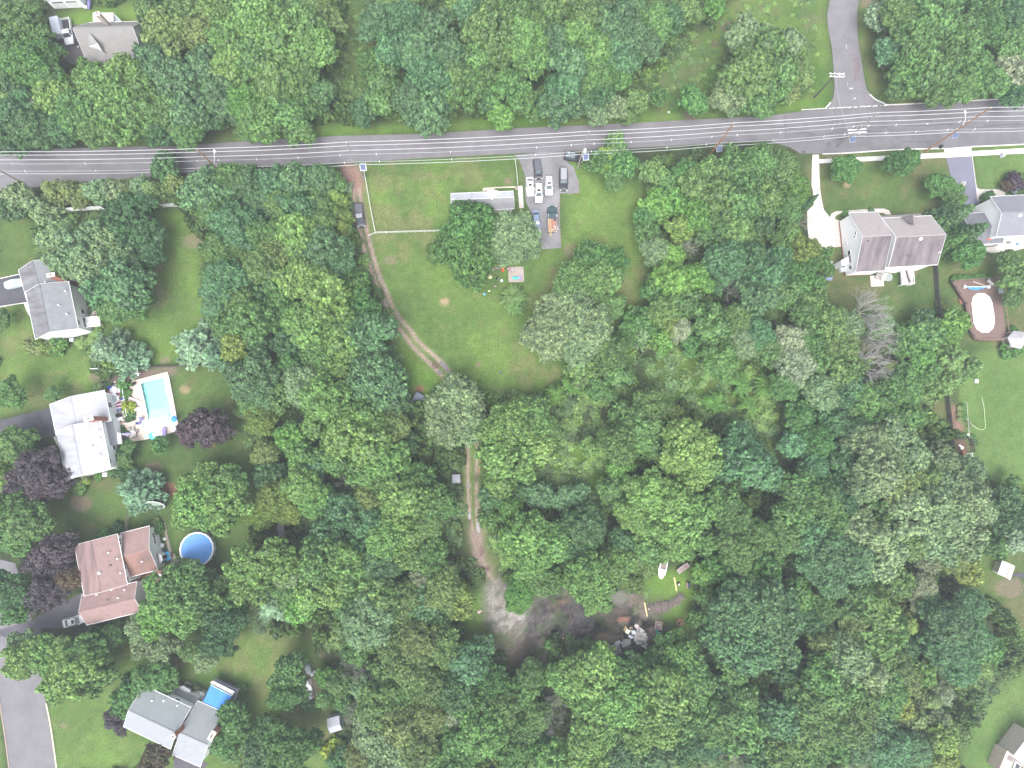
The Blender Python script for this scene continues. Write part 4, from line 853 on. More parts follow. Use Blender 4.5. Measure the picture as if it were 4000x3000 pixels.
LANDMARKS=[
 ('the round blue pool',428,1185),('the rectangular turquoise pool',335,860),('the oval white-covered pool',2125,675),('the blue deck awning',475,1500),
 ('the brown-roofed house',235,1240),('the white-roofed house',180,930),('the grey-roofed chimney house',110,640),('the grey-green roofed house',370,1555),
 ('the dormer house',230,70),('the long white roof',1040,430),('the tan-roofed white house',1920,520),('the burnt clearing',1260,1340),('the white boat',1430,1225),
 ('the dark green truck',1195,475),('the pickup on the track',778,465),('the side road mouth',1835,210),('the concrete pad',1115,592),('the white garden shed',722,1560),
 ('the straight rutted track',1022,1080),('the dark-roofed shed',613,1140),('the garden hose',2110,880),('the grey gazebo',2190,735),('the mown lawn corner',2150,1580),('the rubble pile',1375,1375),
 ('the triangular patio',660,1490),('the curving track end',960,800),('the slatted pond fence',2080,970),('the white vinyl fence',250,450),('the east power pole',2070,270),('the middle power pole',1265,320),('the tan sandy patch',960,652)]
ENTRIES=[]
for e in TREES.replace('\n','').split(';'):
    if not e.strip():continue
    a=e.split();x,y,r=float(a[0]),float(a[1]),float(a[2])
    if r<=0:continue
    ENTRIES.append((x,y,r,a[3],a[4]))
def size_word(r,k):
    if k in 'du':return ''
    return 'very large' if r>=52 else 'large' if r>=42 else 'medium-sized' if r>=30 else 'little'
def direction(dx,dy):
    a=math.degrees(math.atan2(-dy,dx))%360
    return['right of','up-right of','above','up-left of','left of','down-left of','below','down-right of'][int((a+22.5)//45)%8]
ORD=['nearest','second','third','fourth','fifth','sixth','seventh','eighth','ninth','tenth','eleventh','twelfth','thirteenth','fourteenth','fifteenth','sixteenth','seventeenth','eighteenth','nineteenth','twentieth']
_keys=[];_cnt={}
for i,(x,y,r,k,c)in enumerate(ENTRIES):
    nm,lx,ly=min(LANDMARKS,key=lambda q:math.hypot(q[1]-x,q[2]-y))
    key=(size_word(r,k),COLS[c][1],FORM[k],direction(x-lx,y-ly),nm);d=math.hypot(x-lx,y-ly)
    _keys.append(key);_cnt.setdefault(key,[]).append((d,i))
LABEL={}
for key,L in _cnt.items():
    L.sort()
    for q,(d,i)in enumerate(L):
        col_=key[1]+' ' if not key[2].startswith('leafless')else 'grey '
        sz=key[0]+' ' if key[0]else ''
        if len(L)==1:s=f"{sz}{col_}{key[2]} {key[3]} {key[4]}"
        else:s=f"{sz}{col_}{key[2]} {key[3]} {key[4]}, {ORD[min(q, 19)]}{' to it' if q == 0 else ' out'}"
        LABEL[i]=s
tr_rnd=random.Random(99)
CROWNS=[] # (x, y, radius) in world metres
NAMES={'b':'broadleaf_tree','o':'broadleaf_tree','m':'small_tree','w':'fine_leaved_tree','l':'broadleaf_tree','p':'pine_tree','s':'spruce_tree','c':'cedar_tree','f':'young_tree','u':'shrub','d':'dead_tree','x':'dead_tree'}
HT={'b':(1.25,14.5),'o':(1.2,12),'m':(1.35,8),'w':(1.25,12),'l':(1.25,13),'p':(1.6,11),'s':(2.4,14),'c':(2.6,8),'f':(1.1,5),'u':(1.0,2),'d':(1.7,11),'x':(1.9,15)}
GROUPS={'b':'broadleaf trees','o':'billowy broadleaf trees','m':'small understorey trees','w':'soft fine-leaved trees','l':'spreading yard trees','p':'pines','s':'spruces','c':'cedars','f':'feathery young trees','u':'garden shrubs','d':'dead trees','x':'dead trees'}
YARD=[(1833,358),(1815,372),(1950,350),(1968,338)]
for i,(x,y,r,k,c)in enumerate(ENTRIES):
    variants=KIND[k];me,R0,H0=variants[tr_rnd.randrange(len(variants))]
    rm=r*KF/(FOC/(CAM_Z-8)) # metres
    if k not in 'du':rm*=1.06
    f,hmax=HT[k];top=min(hmax,max(rm*2*f,1.2))*tr_rnd.uniform(.88,1.1)
    if k in 'bowl' and c in 'yg':top*=1.06
    if k=='m':top=max(top,4.5)
    if k=='u':top=rm*1.3
    ch=min(top*(.62 if k in 'bowlm' else .85),rm*1.25 if k in 'bowlm' else 99) # crown depth
    if k in 'usdx':ch=top
    zc=top-ch*.45
    p=UP(F(x,y),zc);p.z=0
    CROWNS.append((p.x,p.y,rm))
    nm_='lobed_broadleaf_tree' if(k=='o' or(k=='b' and c in 'hzk'))else 'spreading_broadleaf_tree' if k=='l' else NAMES[k]  # species unknown; these names only sort broadleaf crowns by form and leaf colour
    t=thing(nm_,p,LABEL[i],'shrub' if k=='u' else 'tree',GROUPS[k],rz=tr_rnd.uniform(0,6.28)if k!='x' else 0)
    base=top-ch
    cr_=link('crown',me,None,t)
    cr_.location=(0,0,base if k not in 'dx' else 0)
    s=rm/R0;sz=ch/(H0*1.25)if k not in 'dx' else top/(H0*1.35)
    cr_.scale=(s*tr_rnd.uniform(.94,1.06),s*tr_rnd.uniform(.94,1.06),sz)
    cc=np.array(COLS[c][0])*np.array([1.58,1.90,1.40])*(1.25 if k in 'ps' else 1.0)*tr_rnd.uniform(.86,1.16);cc[0]*=tr_rnd.uniform(.9,1.12)
    cr_.color=(*cc,1)
    if k not in 'dx':
        tk=link('trunk',TRUNKS[i%3],None,t)
        tk.scale=(max(rm*.9,.5),max(rm*.9,.5),top*.95)

# undergrowth: low leaves nobody could count, under and between the trees
UG=[]
for s in range(4):
    me=crown_broad('undergrowth_clump',900+s,1.15,.75,7,.48,leaf=.17,per=7,tuft=.22,irregular=.4)
    me.materials.clear();me.materials.append(LEAF_UG)
    o=bpy.data.objects.new('undergrowth_clump',me);UG.append(o)
fz=crown_feather('undergrowth_plume',950,1.2,.9,12);fz.materials.clear();fz.materials.append(LEAF_UG);UG.append(bpy.data.objects.new('undergrowth_plume',fz))
clumps=bpy.data.collections.new('clump_kinds')
for o in UG:clumps.objects.link(o)
def scatter(name,pts,scl,tint,idx,label,cat):
    me=bpy.data.meshes.new(name);me.vertices.add(len(pts));me.vertices.foreach_set('co',np.asarray(pts,np.float32).ravel())
    a=me.attributes.new('scl','FLOAT_VECTOR','POINT');a.data.foreach_set('vector',np.asarray(scl,np.float32).ravel())
    a=me.attributes.new('tint','FLOAT_COLOR','POINT');a.data.foreach_set('color',np.concatenate([np.asarray(tint),np.ones((len(pts),1))],1).astype(np.float32).ravel())
    a=me.attributes.new('pick','INT','POINT');a.data.foreach_set('value',np.asarray(idx,np.int32))
    o=link(name,me,LEAF_UG,None,label=label,cat=cat,kind='stuff')
    ng=bpy.data.node_groups.new(name,'GeometryNodeTree')
    ng.interface.new_socket('Geometry',in_out='INPUT',socket_type='NodeSocketGeometry');ng.interface.new_socket('Geometry',in_out='OUTPUT',socket_type='NodeSocketGeometry')
    n=ng.nodes;l=ng.links
    gi=n.new('NodeGroupInput');go=n.new('NodeGroupOutput');ip=n.new('GeometryNodeInstanceOnPoints');ci=n.new('GeometryNodeCollectionInfo')
    ci.inputs['Collection'].default_value=clumps;ci.inputs['Separate Children'].default_value=True;ci.inputs['Reset Children'].default_value=True
    ip.inputs['Pick Instance'].default_value=True
    na_=n.new('GeometryNodeInputNamedAttribute');na_.data_type='FLOAT_VECTOR';na_.inputs[0].default_value='scl'
    nb_=n.new('GeometryNodeInputNamedAttribute');nb_.data_type='INT';nb_.inputs[0].default_value='pick'
    rv=n.new('FunctionNodeRandomValue');rv.data_type='FLOAT_VECTOR';rv.inputs[0].default_value=(-.15,-.15,0);rv.inputs[1].default_value=(.15,.15,6.283)
    l.new(gi.outputs[0],ip.inputs['Points']);l.new(ci.outputs[0],ip.inputs['Instance'])
    l.new([s for s in na_.outputs if s.enabled][0],ip.inputs['Scale']);l.new([s for s in nb_.outputs if s.enabled][0],ip.inputs['Instance Index'])
    l.new(rv.outputs[0],ip.inputs['Rotation']);l.new(ip.outputs[0],go.inputs[0])
    md=o.modifiers.new('scatter','NODES');md.node_group=ng
    return o
rs=np.random.RandomState(5)
N0=26000
px=rs.uniform(-132,137,N0);py=rs.uniform(-92,142,N0)
cam3=np.stack([px,py,np.full(N0,-CAM_Z)],-1)@np.array(M3)
ix=2000+FOC*cam3[:,0]/-cam3[:,2];iy=1500-FOC*cam3[:,1]/-cam3[:,2]
keep=(ix>-250)&(ix<4250)&(iy>-250)&(iy<3250)
gj=np.clip(np.round((px-gx[0])/CELL).astype(int)+len(ox),0,nx-1);gi_=np.clip(np.round((py-gy[0])/CELL).astype(int)+len(ox),0,ny-1)
gid=ids[gi_,gj]
solid=np.zeros(N0,bool)
HOUSE_ZONES=[FF((40,560),(130,560),(205,740),(70,740)),FF((100,840),(235,840),(265,1040),(140,1040)),FF((235,800),(385,790),(395,960),(260,960)),FF((155,1140),(370,1120),(380,1310),(180,1360)),FF((260,1440),(520,1460),(500,1560),(420,1659),(260,1580)),
               FF((1810,455),(2045,455),(2045,620),(1810,620)),FF((2080,400),(2222,400),(2222,545),(2080,545)),FF((970,400),(1125,400),(1125,500),(970,500)),FF((150,40),(290,40),(300,170),(170,170)),FF((110,-20),(195,-20),(195,100),(110,100)),
               FF((2060,600),(2222,600),(2222,770),(2060,770)),FF((595,1115),(632,1115),(632,1165),(595,1165)),FF((968,1010),(1000,1010),(1000,1050),(968,1050)),FF((700,1530),(745,1530),(745,1590),(700,1590)),FF((630,1420),(690,1420),(690,1530),(630,1530)),FF((395,1145),(465,1145),(465,1225),(395,1225)),
               FF((2025,560),(2045,560),(2095,1010),(2050,1010)),FF((1300,1320),(1500,1330),(1480,1420),(1300,1450)),FF((1410,1190),(1500,1190),(1500,1330),(1400,1330)),FF((2160,1200),(2222,1200),(2222,1260),(2160,1260)),FF((140,440),(390,440),(390,465),(140,465)),FF((765,430),(800,430),(800,500),(765,500)),FF((1768,560),(1800,560),(1800,610),(1768,610)),FF((765,350),(800,350),(800,500),(765,500))]
for poly in ROADS:
    rm_=blur(pip(SX,SY,poly).astype(float),4)>.02;solid|=rm_[gi_,gj]
for poly in HOUSE_ZONES:solid|=pip(ix,iy,poly)
wood=np.array([idnames[k]=='ground' for k in gid]);mead=np.array([idnames[k]in('meadow','thicket')for k in gid]);rough=np.array([idnames[k]=='rough_grass' for k in gid])
u=rs.rand(N0)
sel=keep&~solid&((wood&(u<.80))|(mead&(u<.75))|(rough&(u<.22)))
qx,qy=px[sel],py[sel];k_=len(qx);wd=wood[sel]
h=fbm(qx,qy,7,81);h2=fbm(qx,qy,3,91)
sc_=(.55+.75*rs.rand(k_))*np.where(wd|(np.array([idnames[q]=='thicket' for q in gid[sel]])),1.0,.45);hz=sc_*np.where(wd,.7+3.0*ss(h,.45,.75),.7)
t0=np.array([.055,.100,.036])*(1-ss(h2,.35,.65))[:,None]+np.array([.090,.150,.042])*ss(h2,.35,.65)[:,None]
t0=t0*1.5*(.75+.6*rs.rand(k_,1));t0[~wd]*=1.3
scatter('undergrowth',np.stack([qx,qy,np.full(k_,-.1)],-1),np.stack([sc_*1.25,sc_*1.25,hz],-1),t0,rs.randint(0,5,k_),'tangled green undergrowth and weeds covering the ground between the trees','undergrowth')
# weeds creeping over lawn edges
# ---------------------------------------------------------------- houses
def roof_mat(name,col,stain=None,k=.12):
    return mat(name,col,0.9,var=k,scale=.9,detail=8,fine=.10,fscale=14,col2=stain,stretch=None,bump=.01,bscale=20)
def streak_mat(name,col,stain,rz,sx=.9,sy=.12,thr=(.38,.62)):
    return mat(name,col,0.9,var=.06,scale=1.0,detail=7,fine=.08,fscale=10,col2=stain,stretch=(sx,sy,.3,rz),thr=thr)
class Wing:
    """gabled block; corners c0..c3 of the eaves as seen in the photo, ridge runs along c0->c1"""
    def __init__(s,root,c,ze,zr,rm,wm=WHITE,rm2=None,over=.35,trim=True,walls=True,base=None,gable=None,floor=0.0):
        P=[UP(p,ze)for p in c];s.root=root;s.ze,s.zr=ze,zr;s.org=Vector(root.location)
        u=(P[1]-P[0])+(P[2]-P[3]);u.z=0;L=u.length/2;s.u=u.normalized();s.v=Vector((-s.u.y,s.u.x,0))
        s.c=sum(P,Vector())/4
        Wd=abs(((P[3]-P[0])+(P[2]-P[1])).dot(s.v))/2
        sg=1 if(P[3]-P[0]).dot(s.v)>0 else-1;s.v=s.v*sg # v from the c0-c1 eave to the c2-c3 eave
        s.L,s.W,s.over=L,Wd,over
        s.walls=[]
        hw,hl=Wd/2,L/2
        at=lambda a,b_,z:Vector((s.c.x,s.c.y,0))+s.u*a+s.v*b_+Vector((0,0,z))
        s.at=at;t=.14
        nlen=math.hypot(hw,zr-ze)
        for side,m in((-1,rm),(1,rm2 or rm)):
            mb=MB(s.org)
            e0,e1,r0,r1=at(-hl,side*hw,ze),at(hl,side*hw,ze),at(-hl,0,zr),at(hl,0,zr)
            n=Vector((0,0,1))*(hw/nlen)+s.v*side*((zr-ze)/nlen)
            q=[e0,e1,r1,r0];lo=[p-Vector((0,0,t))for p in q]
            fs=[(0,1,2,3),(7,6,5,4),(0,4,5,1),(1,5,6,2),(2,6,7,3),(3,7,4,0)]
            if side==1:fs=[f[::-1]for f in fs]
            mb.add(q+lo,fs).build('roof',m,root)
        if trim:
            mb=MB(s.org)
            for side in(-1,1):
                mb.beam(at(-hl-.02,side*(hw+.05),ze-.10),at(hl+.02,side*(hw+.05),ze-.10),.10,.13)
            for e in(-1,1):
                for side in(-1,1):
                    mb.beam(at(e*(hl+.05),side*(hw+.1),ze-.12),at(e*(hl+.05),0,zr-.1),.05,.2)
            mb.build('gutter',WTRIM,root)
            MB(s.org).beam(at(-hl,0,zr+.015),at(hl,0,zr+.015),.22,.05).build('ridge_cap',rm,root)
        if walls:
            a,b_=hl-over,hw-over;zt=ze+(zr-ze)*(over/hw)-.16
            mb=MB(s.org)
            q=[at(-a,-b_,floor),at(a,-b_,floor),at(a,b_,floor),at(-a,b_,floor),at(-a,-b_,zt),at(a,-b_,zt),at(a,b_,zt),at(-a,b_,zt),at(-a,0,zr-.16),at(a,0,zr-.16)]
            fs=[(0,1,5,4),(1,2,6,9,5),(2,3,7,6),(3,0,4,8,7)]
            if sg<0:fs=[f[::-1]for f in fs]
            mb.add(q,fs).build('wall',wm,root)
            if base:
                mb=MB(s.org);mb.prism([at(-a-.03,-b_-.03,0),at(a+.03,-b_-.03,0),at(a+.03,b_+.03,0),at(-a-.03,b_+.03,0)],max(floor,0),max(floor,0)+.5);mb.build('foundation',base,root)
            for(p,n)in((at(0,-b_,0),-s.v),(at(0,b_,0),s.v),(at(-a,0,0),-s.u),(at(a,0,0),s.u)):
                s.walls.append((p,n,a if abs(n.dot(s.v))>.5 else b_))
    def hit(s,px):
        r=RAY(px);best=None
        for p,n,half in s.walls:
            dn=r.dot(n)
            if dn>=-1e-4:continue
            t_=(p-CAM).dot(n)/dn;h=CAM+r*t_;w=h-p;tan=Vector((-n.y,n.x,0))
            if abs(w.dot(tan))<=half+.3 and-.5<=h.z<=s.zr+.5 and(best is None or t_>best[0]):best=(t_,h,n,tan)
        return best
    def window(s,px,w=1.0,h=1.2,panes=1,name='window',glass=None,frame=True):
        b_=s.hit(px)
        if not b_:return None
        _,p,n,tan=b_;R=Matrix((tan,n,Vector((0,0,1)))).transposed()
        mb=MB(s.org);fw=.09
        for q,sz in(((0,0,h/2),(w+fw,.1,fw)),((0,0,-h/2),(w+fw+.1,.16,fw)),((w/2,0,0),(fw,.1,h)),((-w/2,0,0),(fw,.1,h))):
            mb.box(p+n*.05+R@Vector(q),sz,mtx=R)
        f=mb.build(name,WTRIM,s.root)
        for k in range(panes):
            x=(k-(panes-1)/2)*w/panes
            MB(s.org).box(p+n*.03+R@Vector((x,0,0)),(w/panes-.08,.05,h-.06),mtx=R).build('pane',glass or GLASS,f)
        return f
    def roof_point(s,px):
        r=RAY(px)
        for side in(-1,1):
            n=(Vector((0,0,1))*(s.W/2)+s.v*side*(s.zr-s.ze)).normalized();p0=s.at(0,0,s.zr)
            t_=(p0-CAM).dot(n)/r.dot(n);h=CAM+r*t_;w=(h-p0).dot(s.v)
            if w*side>=-.01:return h
        return h
    def vent(s,px,kind='pipe'):
        p=s.roof_point(px);mb=MB(s.org)
        if kind=='pipe':mb.lathe([(.14,-.1),(.10,.1),(.10,.55),(.16,.56),(.16,.62)],p,8).build('vent_pipe',WTRIM,s.root)
        elif kind=='round':mb.lathe([(.42,-.1),(.42,.12),(.30,.3),(.05,.38)],p,12).build('roof_vent',plain('grey_vent',(.45,.45,.42)),s.root)
        elif kind=='white':mb.lathe([(.38,-.1),(.38,.15),(.28,.34),(.05,.42)],p,12).build('roof_vent',WTRIM,s.root)
        else:mb.box(p,(.5,.4,.22)).build('roof_vent',plain('dark_vent',(.10,.09,.09)),s.root)
def chimney(root,px,zb,zt,w,d,rz,m=BRICK,flue=1):
    org=Vector(root.location);p=UP(px,zb);mb=MB(org)
    mb.box((p.x,p.y,(0+zt)/2),(w,d,zt),rz).build('chimney',m,root)
    ch=root.children[-1]if root.children else root
    MB(org).box((p.x,p.y,zt+.06),(w+.16,d+.16,.14),rz).build('chimney_cap',plain('chimney_crown',(.55,.50,.45)),root)
    for k in range(flue):
        q=Vector(((k-(flue-1)/2)*.45,0,0));q.rotate(Matrix.Rotation(rz,3,'Z'))
        MB(org).lathe([(.15,zt+.1),(.15,zt+.4),(.10,zt+.4),(.10,zt+.2)],(p.x+q.x,p.y+q.y,0),8).build('flue',plain('flue_clay',(.25,.16,.12)),root)
def flat_roof(root,c,z0,z1,m,wm=WHITE,zf=0.0,name='roof',over=.2):
    """lean-to: c[0],c[1] low edge at z0, c[2],c[3] high edge at z1"""
    org=Vector(root.location)
    q=[UP(c[0],z0),UP(c[1],z0),UP(c[2],z1),UP(c[3],z1)];lo=[p-Vector((0,0,.13))for p in q]
    n=(q[1]-q[0]).cross(q[3]-q[0]);fs=[(0,1,2,3),(7,6,5,4),(0,4,5,1),(1,5,6,2),(2,6,7,3),(3,7,4,0)]
    if n.z<0:fs=[f[::-1]for f in fs]
    MB(org).add(q+lo,fs).build(name,m,root)
    if wm:
        cen=sum(q,Vector())/4;w=[Vector((cen.x+(p.x-cen.x)*.94,cen.y+(p.y-cen.y)*.94,p.z-.14))for p in q]
        b_=[Vector((p.x,p.y,zf))for p in w];fs=[(4,5,1,0),(5,6,2,1),(6,7,3,2),(7,4,0,3)]
        if n.z<0:fs=[f[::-1]for f in fs]
        MB(org).add(w+b_,fs).build('wall',wm,root)
    return q
def boxpx(root,name,px4,z0,z1,m,parent=None):
    """block with the outline seen at its top"""
    P=[UP(p,z1)for p in px4]
    return MB(Vector(root.location)).prism([(p.x,p.y)for p in P],z0,z1).build(name,m,parent or root)
def at0(px):p=UP(px,0);return Vector((p.x,p.y,0))

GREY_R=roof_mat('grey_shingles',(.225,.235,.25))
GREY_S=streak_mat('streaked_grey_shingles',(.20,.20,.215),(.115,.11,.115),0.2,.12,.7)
# -- grey-roofed house with brick chimney, west
r=thing('house',at0(T(0,1,420,950)),'two-level white house with streaked grey gable roofs, brick chimney and white rear gable wall','house')
A=Wing(r,TT(0,1,(163,668),(222,918),(600,830),(520,572)),4.4,6.6,GREY_S,rm2=GREY_R)
B=Wing(r,TT(0,1,(222,860),(303,1270),(675,1180),(590,775)),5.9,8.2,GREY_S,rm2=GREY_R)
for p in((425,722),(405,782)):A.vent(T(0,1,*p))
for p in((577,860),(520,982),(590,1058)):B.vent(T(0,1,*p))
chimney(r,T(0,1,560,762),5.2,9.4,1.6,.8,.23)
B.window(T(0,1,712,1035),1.0,1.2);B.window(T(0,1,672,1125),1.0,1.1,2);B.window(T(0,1,738,1132),2.2,1.9,3);B.window(T(0,1,560,1215),.8,.8)
s_=thing('patio_umbrella',UP(T(0,1,860,1135),0),'pair of bright white folded awnings over the step behind the grey-roofed house','awning',rz=.12)
for k in range(6):MB().tube([(-1.6,-1.05+k*.42,2.3),(1.6,-1.05+k*.42,2.2)],.2,8).build('canvas_fold',plain('white_canvas',(.82,.82,.82)),s_)
MB().tube([(-1.4,-1,0),(-1.4,-1,2.2)],.05).tube([(1.4,1,0),(1.4,1,2.1)],.05).build('post',WTRIM,s_)
s_=thing('deck',UP(T(0,1,820,1065),0),'small white deck step with black railings behind the grey-roofed house','deck',rz=.15)
MB().box((0,0,.6),(2.0,1.6,.12)).build('platform',plain('cream_deck',(.62,.57,.52)),s_)
for a in((-.7,0),(.7,0)):
    MB().tube([(a[0],-.5,.66),(a[0]+.2,-.2,1.3),(a[0]+.25,.2,1.3),(a[0],.5,.66)],.07,6).build('railing',BLACK,s_)
# -- white-roofed house by the pool
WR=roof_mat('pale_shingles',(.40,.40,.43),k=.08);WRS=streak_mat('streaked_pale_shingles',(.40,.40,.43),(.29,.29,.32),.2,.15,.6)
r=thing('house',at0(T(0,2,700,450)),'two-level white house with bleached pale grey roofs, beside the rectangular pool','house')
A=Wing(r,TT(0,2,(428,175),(485,440),(955,318),(900,55)),4.2,6.3,WRS,rm2=WR)
B=Wing(r,TT(0,2,(490,405),(572,828),(955,735),(870,310)),5.9,8.1,WRS,rm2=WR)
for p in((855,402),(868,468),(800,538),(868,610)):B.vent(T(0,2,*p))
chimney(r,T(0,2,868,306),5.4,9.2,1.9,.85,.22)
flat_roof(r,TT(0,2,(1013,520),(970,303),(905,312),(945,533)),3.0,3.9,GREY_R)
B.window(T(0,2,984,550),1.0,1.0);B.window(T(0,2,1003,628),1.1,1.0,2);B.window(T(0,2,945,665),.9,1.2,2);A.window(T(0,2,945,182),1.2,1.4,2)
bay=MB(Vector(r.location));P=[UP(T(0,2,x,y),2.6)for x,y in((1012,420),(1040,425),(1052,515),(1018,520))]
bay.prism([(p.x,p.y)for p in P],0,2.6);by=bay.build('bay_window',WTRIM,r)
for f in(.2,.5,.8):
    q=P[1].lerp(P[2],f);MB(Vector(r.location)).box((q.x,q.y,1.5),(.12,1.1,1.5),.2).build('pane',GLASS,by)
# -- brown-roofed house
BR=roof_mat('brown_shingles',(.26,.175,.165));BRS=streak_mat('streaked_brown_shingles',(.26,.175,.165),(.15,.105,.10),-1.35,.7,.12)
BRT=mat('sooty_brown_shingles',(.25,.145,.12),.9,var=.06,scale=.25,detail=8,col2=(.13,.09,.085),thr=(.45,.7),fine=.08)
r=thing('house',at0(T(0,2,1000,1650)),'sprawling white house with three reddish-brown roofs, beside the round pool','house')
A=Wing(r,[T(0,2,642,1390),T(0,2,727,1829),T(0,2,1100,1734),T(0,2,1012,1300)],6.0,7.6,BRS,rm2=BR)
B=Wing(r,TT(0,2,(1035,1292),(1287,1228),(1365,1605),(1120,1668)),3.8,5.5,BR,rm2=BRT)
C=Wing(r,TT(0,3,(703,155),(1165,66),(1245,290),(757,433)),4.4,6.2,BR)
for p in((948,1455),(1026,1508),(1054,1630)):A.vent(T(0,2,*p))
A.vent(T(0,2,860,1632),'round');A.vent(T(0,2,952,1565),'box')
for p in((957,72),(849,158),(975,114),(1087,117),(1030,185)):C.vent(T(0,3,*p))
C.vent(T(0,3,933,208),'box');B.vent(T(0,2,1237,1530))
for p in((1034,1350),(1038,1373),(1049,1444),(1078,1586)):A.window(T(0,2,*p),.8,.75)
A.window(T(0,3,1100,25),.8,.7);A.window(T(0,3,1103,45),.8,.7)
for p in((1325,1310),(1330,1334),(1336,1358)):B.window(T(0,2,*p),1.1,.9)
P=[UP(T(0,2,x,y),2.4)for x,y in((1338,1490),(1365,1462),(1395,1480),(1405,1525),(1385,1550),(1352,1552))]
by=MB(Vector(r.location)).prism([(p.x,p.y)for p in P],.4,2.4).build('bay_window',WTRIM,r)
P2=[UP(T(0,2,x,y),2.6)for x,y in((1335,1492),(1362,1458),(1372,1555),(1350,1556))]
MB(Vector(r.location)).prism([(p.x,p.y)for p in P2],2.42,2.6).build('bay_roof',BR,r)
for k in range(2,5):
    q=P[k].lerp(P[(k+1)%6],.5)if k<4 else P[2].lerp(P[3],.5);MB(Vector(r.location)).box((q.x,q.y,1.45),(.35,.8,1.3),.25).build('pane',GLASS,by)
s_=thing('patio',at0(T(0,2,1300,1640)),'red-brown paved patio beside the brown-roofed house','patio')
PT=ground_pts([T(0,2,1185,1652),T(0,2,1365,1610),T(0,2,1440,1600),T(0,2,1470,1660),T(0,3,1340,60),T(0,3,1270,210),T(0,3,1160,75)])
MB(Vector(s_.location)).prism([(p.x,p.y)for p in PT],0,.12).build('bedding',plain('patio_joint',(.16,.09,.07)),s_)
def tiles(parent,poly_px,z,size,m,rz,name='paving_tile',gap=.04,cap=280,jit=.006):
    """separate tiles filling an outline"""
    P=ground_pts(poly_px);org=Vector(parent.location)if parent.type=='EMPTY' else Vector((0,0,0));R=Matrix.Rotation(rz,3,'Z');Ri=Matrix.Rotation(-rz,3,'Z')
    q=[Ri@p for p in P];x0,x1=min(p.x for p in q),max(p.x for p in q);y0,y1=min(p.y for p in q),max(p.y for p in q)
    me=MB().box((0,0,0),(size-gap,size-gap,.05)).mesh(name,m);n=0
    xs_=np.arange(x0+size/2,x1,size);ys_=np.arange(y0+size/2,y1,size)
    for a in xs_:
        for b_ in ys_:
            w=R@Vector((a,b_,0))
            if pip(np.array([w.x]),np.array([w.y]),[(p.x,p.y)for p in P])[0]and n<cap:
                o=link(name,me,None,parent);o.location=Vector((w.x,w.y,z+rnd.uniform(-jit,jit)))-org;o.rotation_euler=(0,0,rz);n+=1
tiles(s_,[T(0,2,1185,1652),T(0,2,1365,1610),T(0,2,1440,1600),T(0,2,1470,1660),T(0,3,1340,60),T(0,3,1270,210),T(0,3,1160,75)],.13,.8,mat('red_patio_tile',(.36,.17,.12),.85,var=.12,scale=1),.23)
# -- grey-green roofed house, bottom left
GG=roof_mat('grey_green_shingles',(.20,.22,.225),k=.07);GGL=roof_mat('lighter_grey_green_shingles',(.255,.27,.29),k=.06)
r=thing('house',at0(T(0,3,1500,1300)),'white house with grey-green roofs and two brick chimneys, behind the blue deck awning','house')
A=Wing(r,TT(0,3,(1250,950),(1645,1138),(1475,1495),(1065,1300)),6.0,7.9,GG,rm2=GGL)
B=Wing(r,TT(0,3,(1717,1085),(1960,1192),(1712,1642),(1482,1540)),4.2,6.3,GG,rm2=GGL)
for p in((1232,985),(1325,1070),(1425,1070),(1541,1110)):A.vent(T(0,3,*p))
for p,w,h in(((1392,928),1.2,1.1),((1332,970),1.3,1.1),((1490,972),.9,.9),((1430,1022),.9,.8),((1535,1073),.9,.8),((1610,1240),.5,1.2)):A.window(T(0,3,*p),w,h)
flat_roof(r,TT(0,3,(1518,964),(1722,1062),(1690,1112),(1487,1010)),3.0,3.7,GG)
P=[UP(T(0,3,x,y),2.4)for x,y in((1548,958),(1580,950),(1640,985),(1645,1005),(1600,1000))]
by=MB(Vector(r.location)).prism([(p.x,p.y)for p in P],.3,2.4).build('bay_window',WTRIM,r)
for f in((0,1,.5),(1,2,.3),(1,2,.75),(2,3,.5)):
    q=P[f[0]].lerp(P[f[1]],f[2]);MB(Vector(r.location)).box((q.x,q.y,1.5),(.9,.3,1.2),-.46).build('pane',GLASS,by)
ADECK=[UP(T(0,3,x,y),1.2)for x,y in((1590,930),(1770,1020),(1750,1070),(1560,985))]
MB(Vector(r.location)).prism([(p.x,p.y)for p in ADECK],0,1.2).build('rear_extension',WHITE,r)
chimney(r,T(0,3,1598,1292),5.0,9.6,.75,.75,.46)
chimney(r,T(0,3,1955,1250),2.0,8.6,1.9,.9,1.05,flue=2)
dk=thing('deck',at0(T(0,3,1900,1060)),'raised grey deck under a bright blue awning with white valance, behind the grey-green house','deck')
org=Vector(dk.location)
PD=[UP(T(0,3,x,y),1.6)for x,y in((1870,885),(2068,975),(2040,1060),(1985,1165),(1945,1195),(1760,1095))]
MB(org).prism([(p.x,p.y)for p in PD],1.45,1.6).build('platform',plain('grey_deck_boards',(.22,.23,.31)),dk)
for a,b_ in((0,1),(1,2),(2,3),(5,0)):
    MB(org).beam(PD[a]+Vector((0,0,.9)),PD[b_]+Vector((0,0,.9)),.14,.08).beam(PD[a]+Vector((0,0,.35)),PD[b_]+Vector((0,0,.35)),.05,.05).build('railing',plain('grey_rail',(.42,.45,.47)),dk)
for p in PD:MB(org).box((p.x,p.y,1.25),(.12,.12,2.5)).build('post',plain('grey_rail',(.42,.45,.47)),dk)
u1=(PD[1]-PD[0]).normalized()
for k in range(22):
    a=PD[0].lerp(PD[5],(k+.5)/22);b_=PD[1].lerp(PD[4],(k+.5)/22)
    MB(org).beam(Vector((a.x,a.y,1.63)),Vector((b_.x,b_.y,1.63)),.30,.05).build('deck_board',plain('grey_deck_board',(.25,.26,.35)),dk)
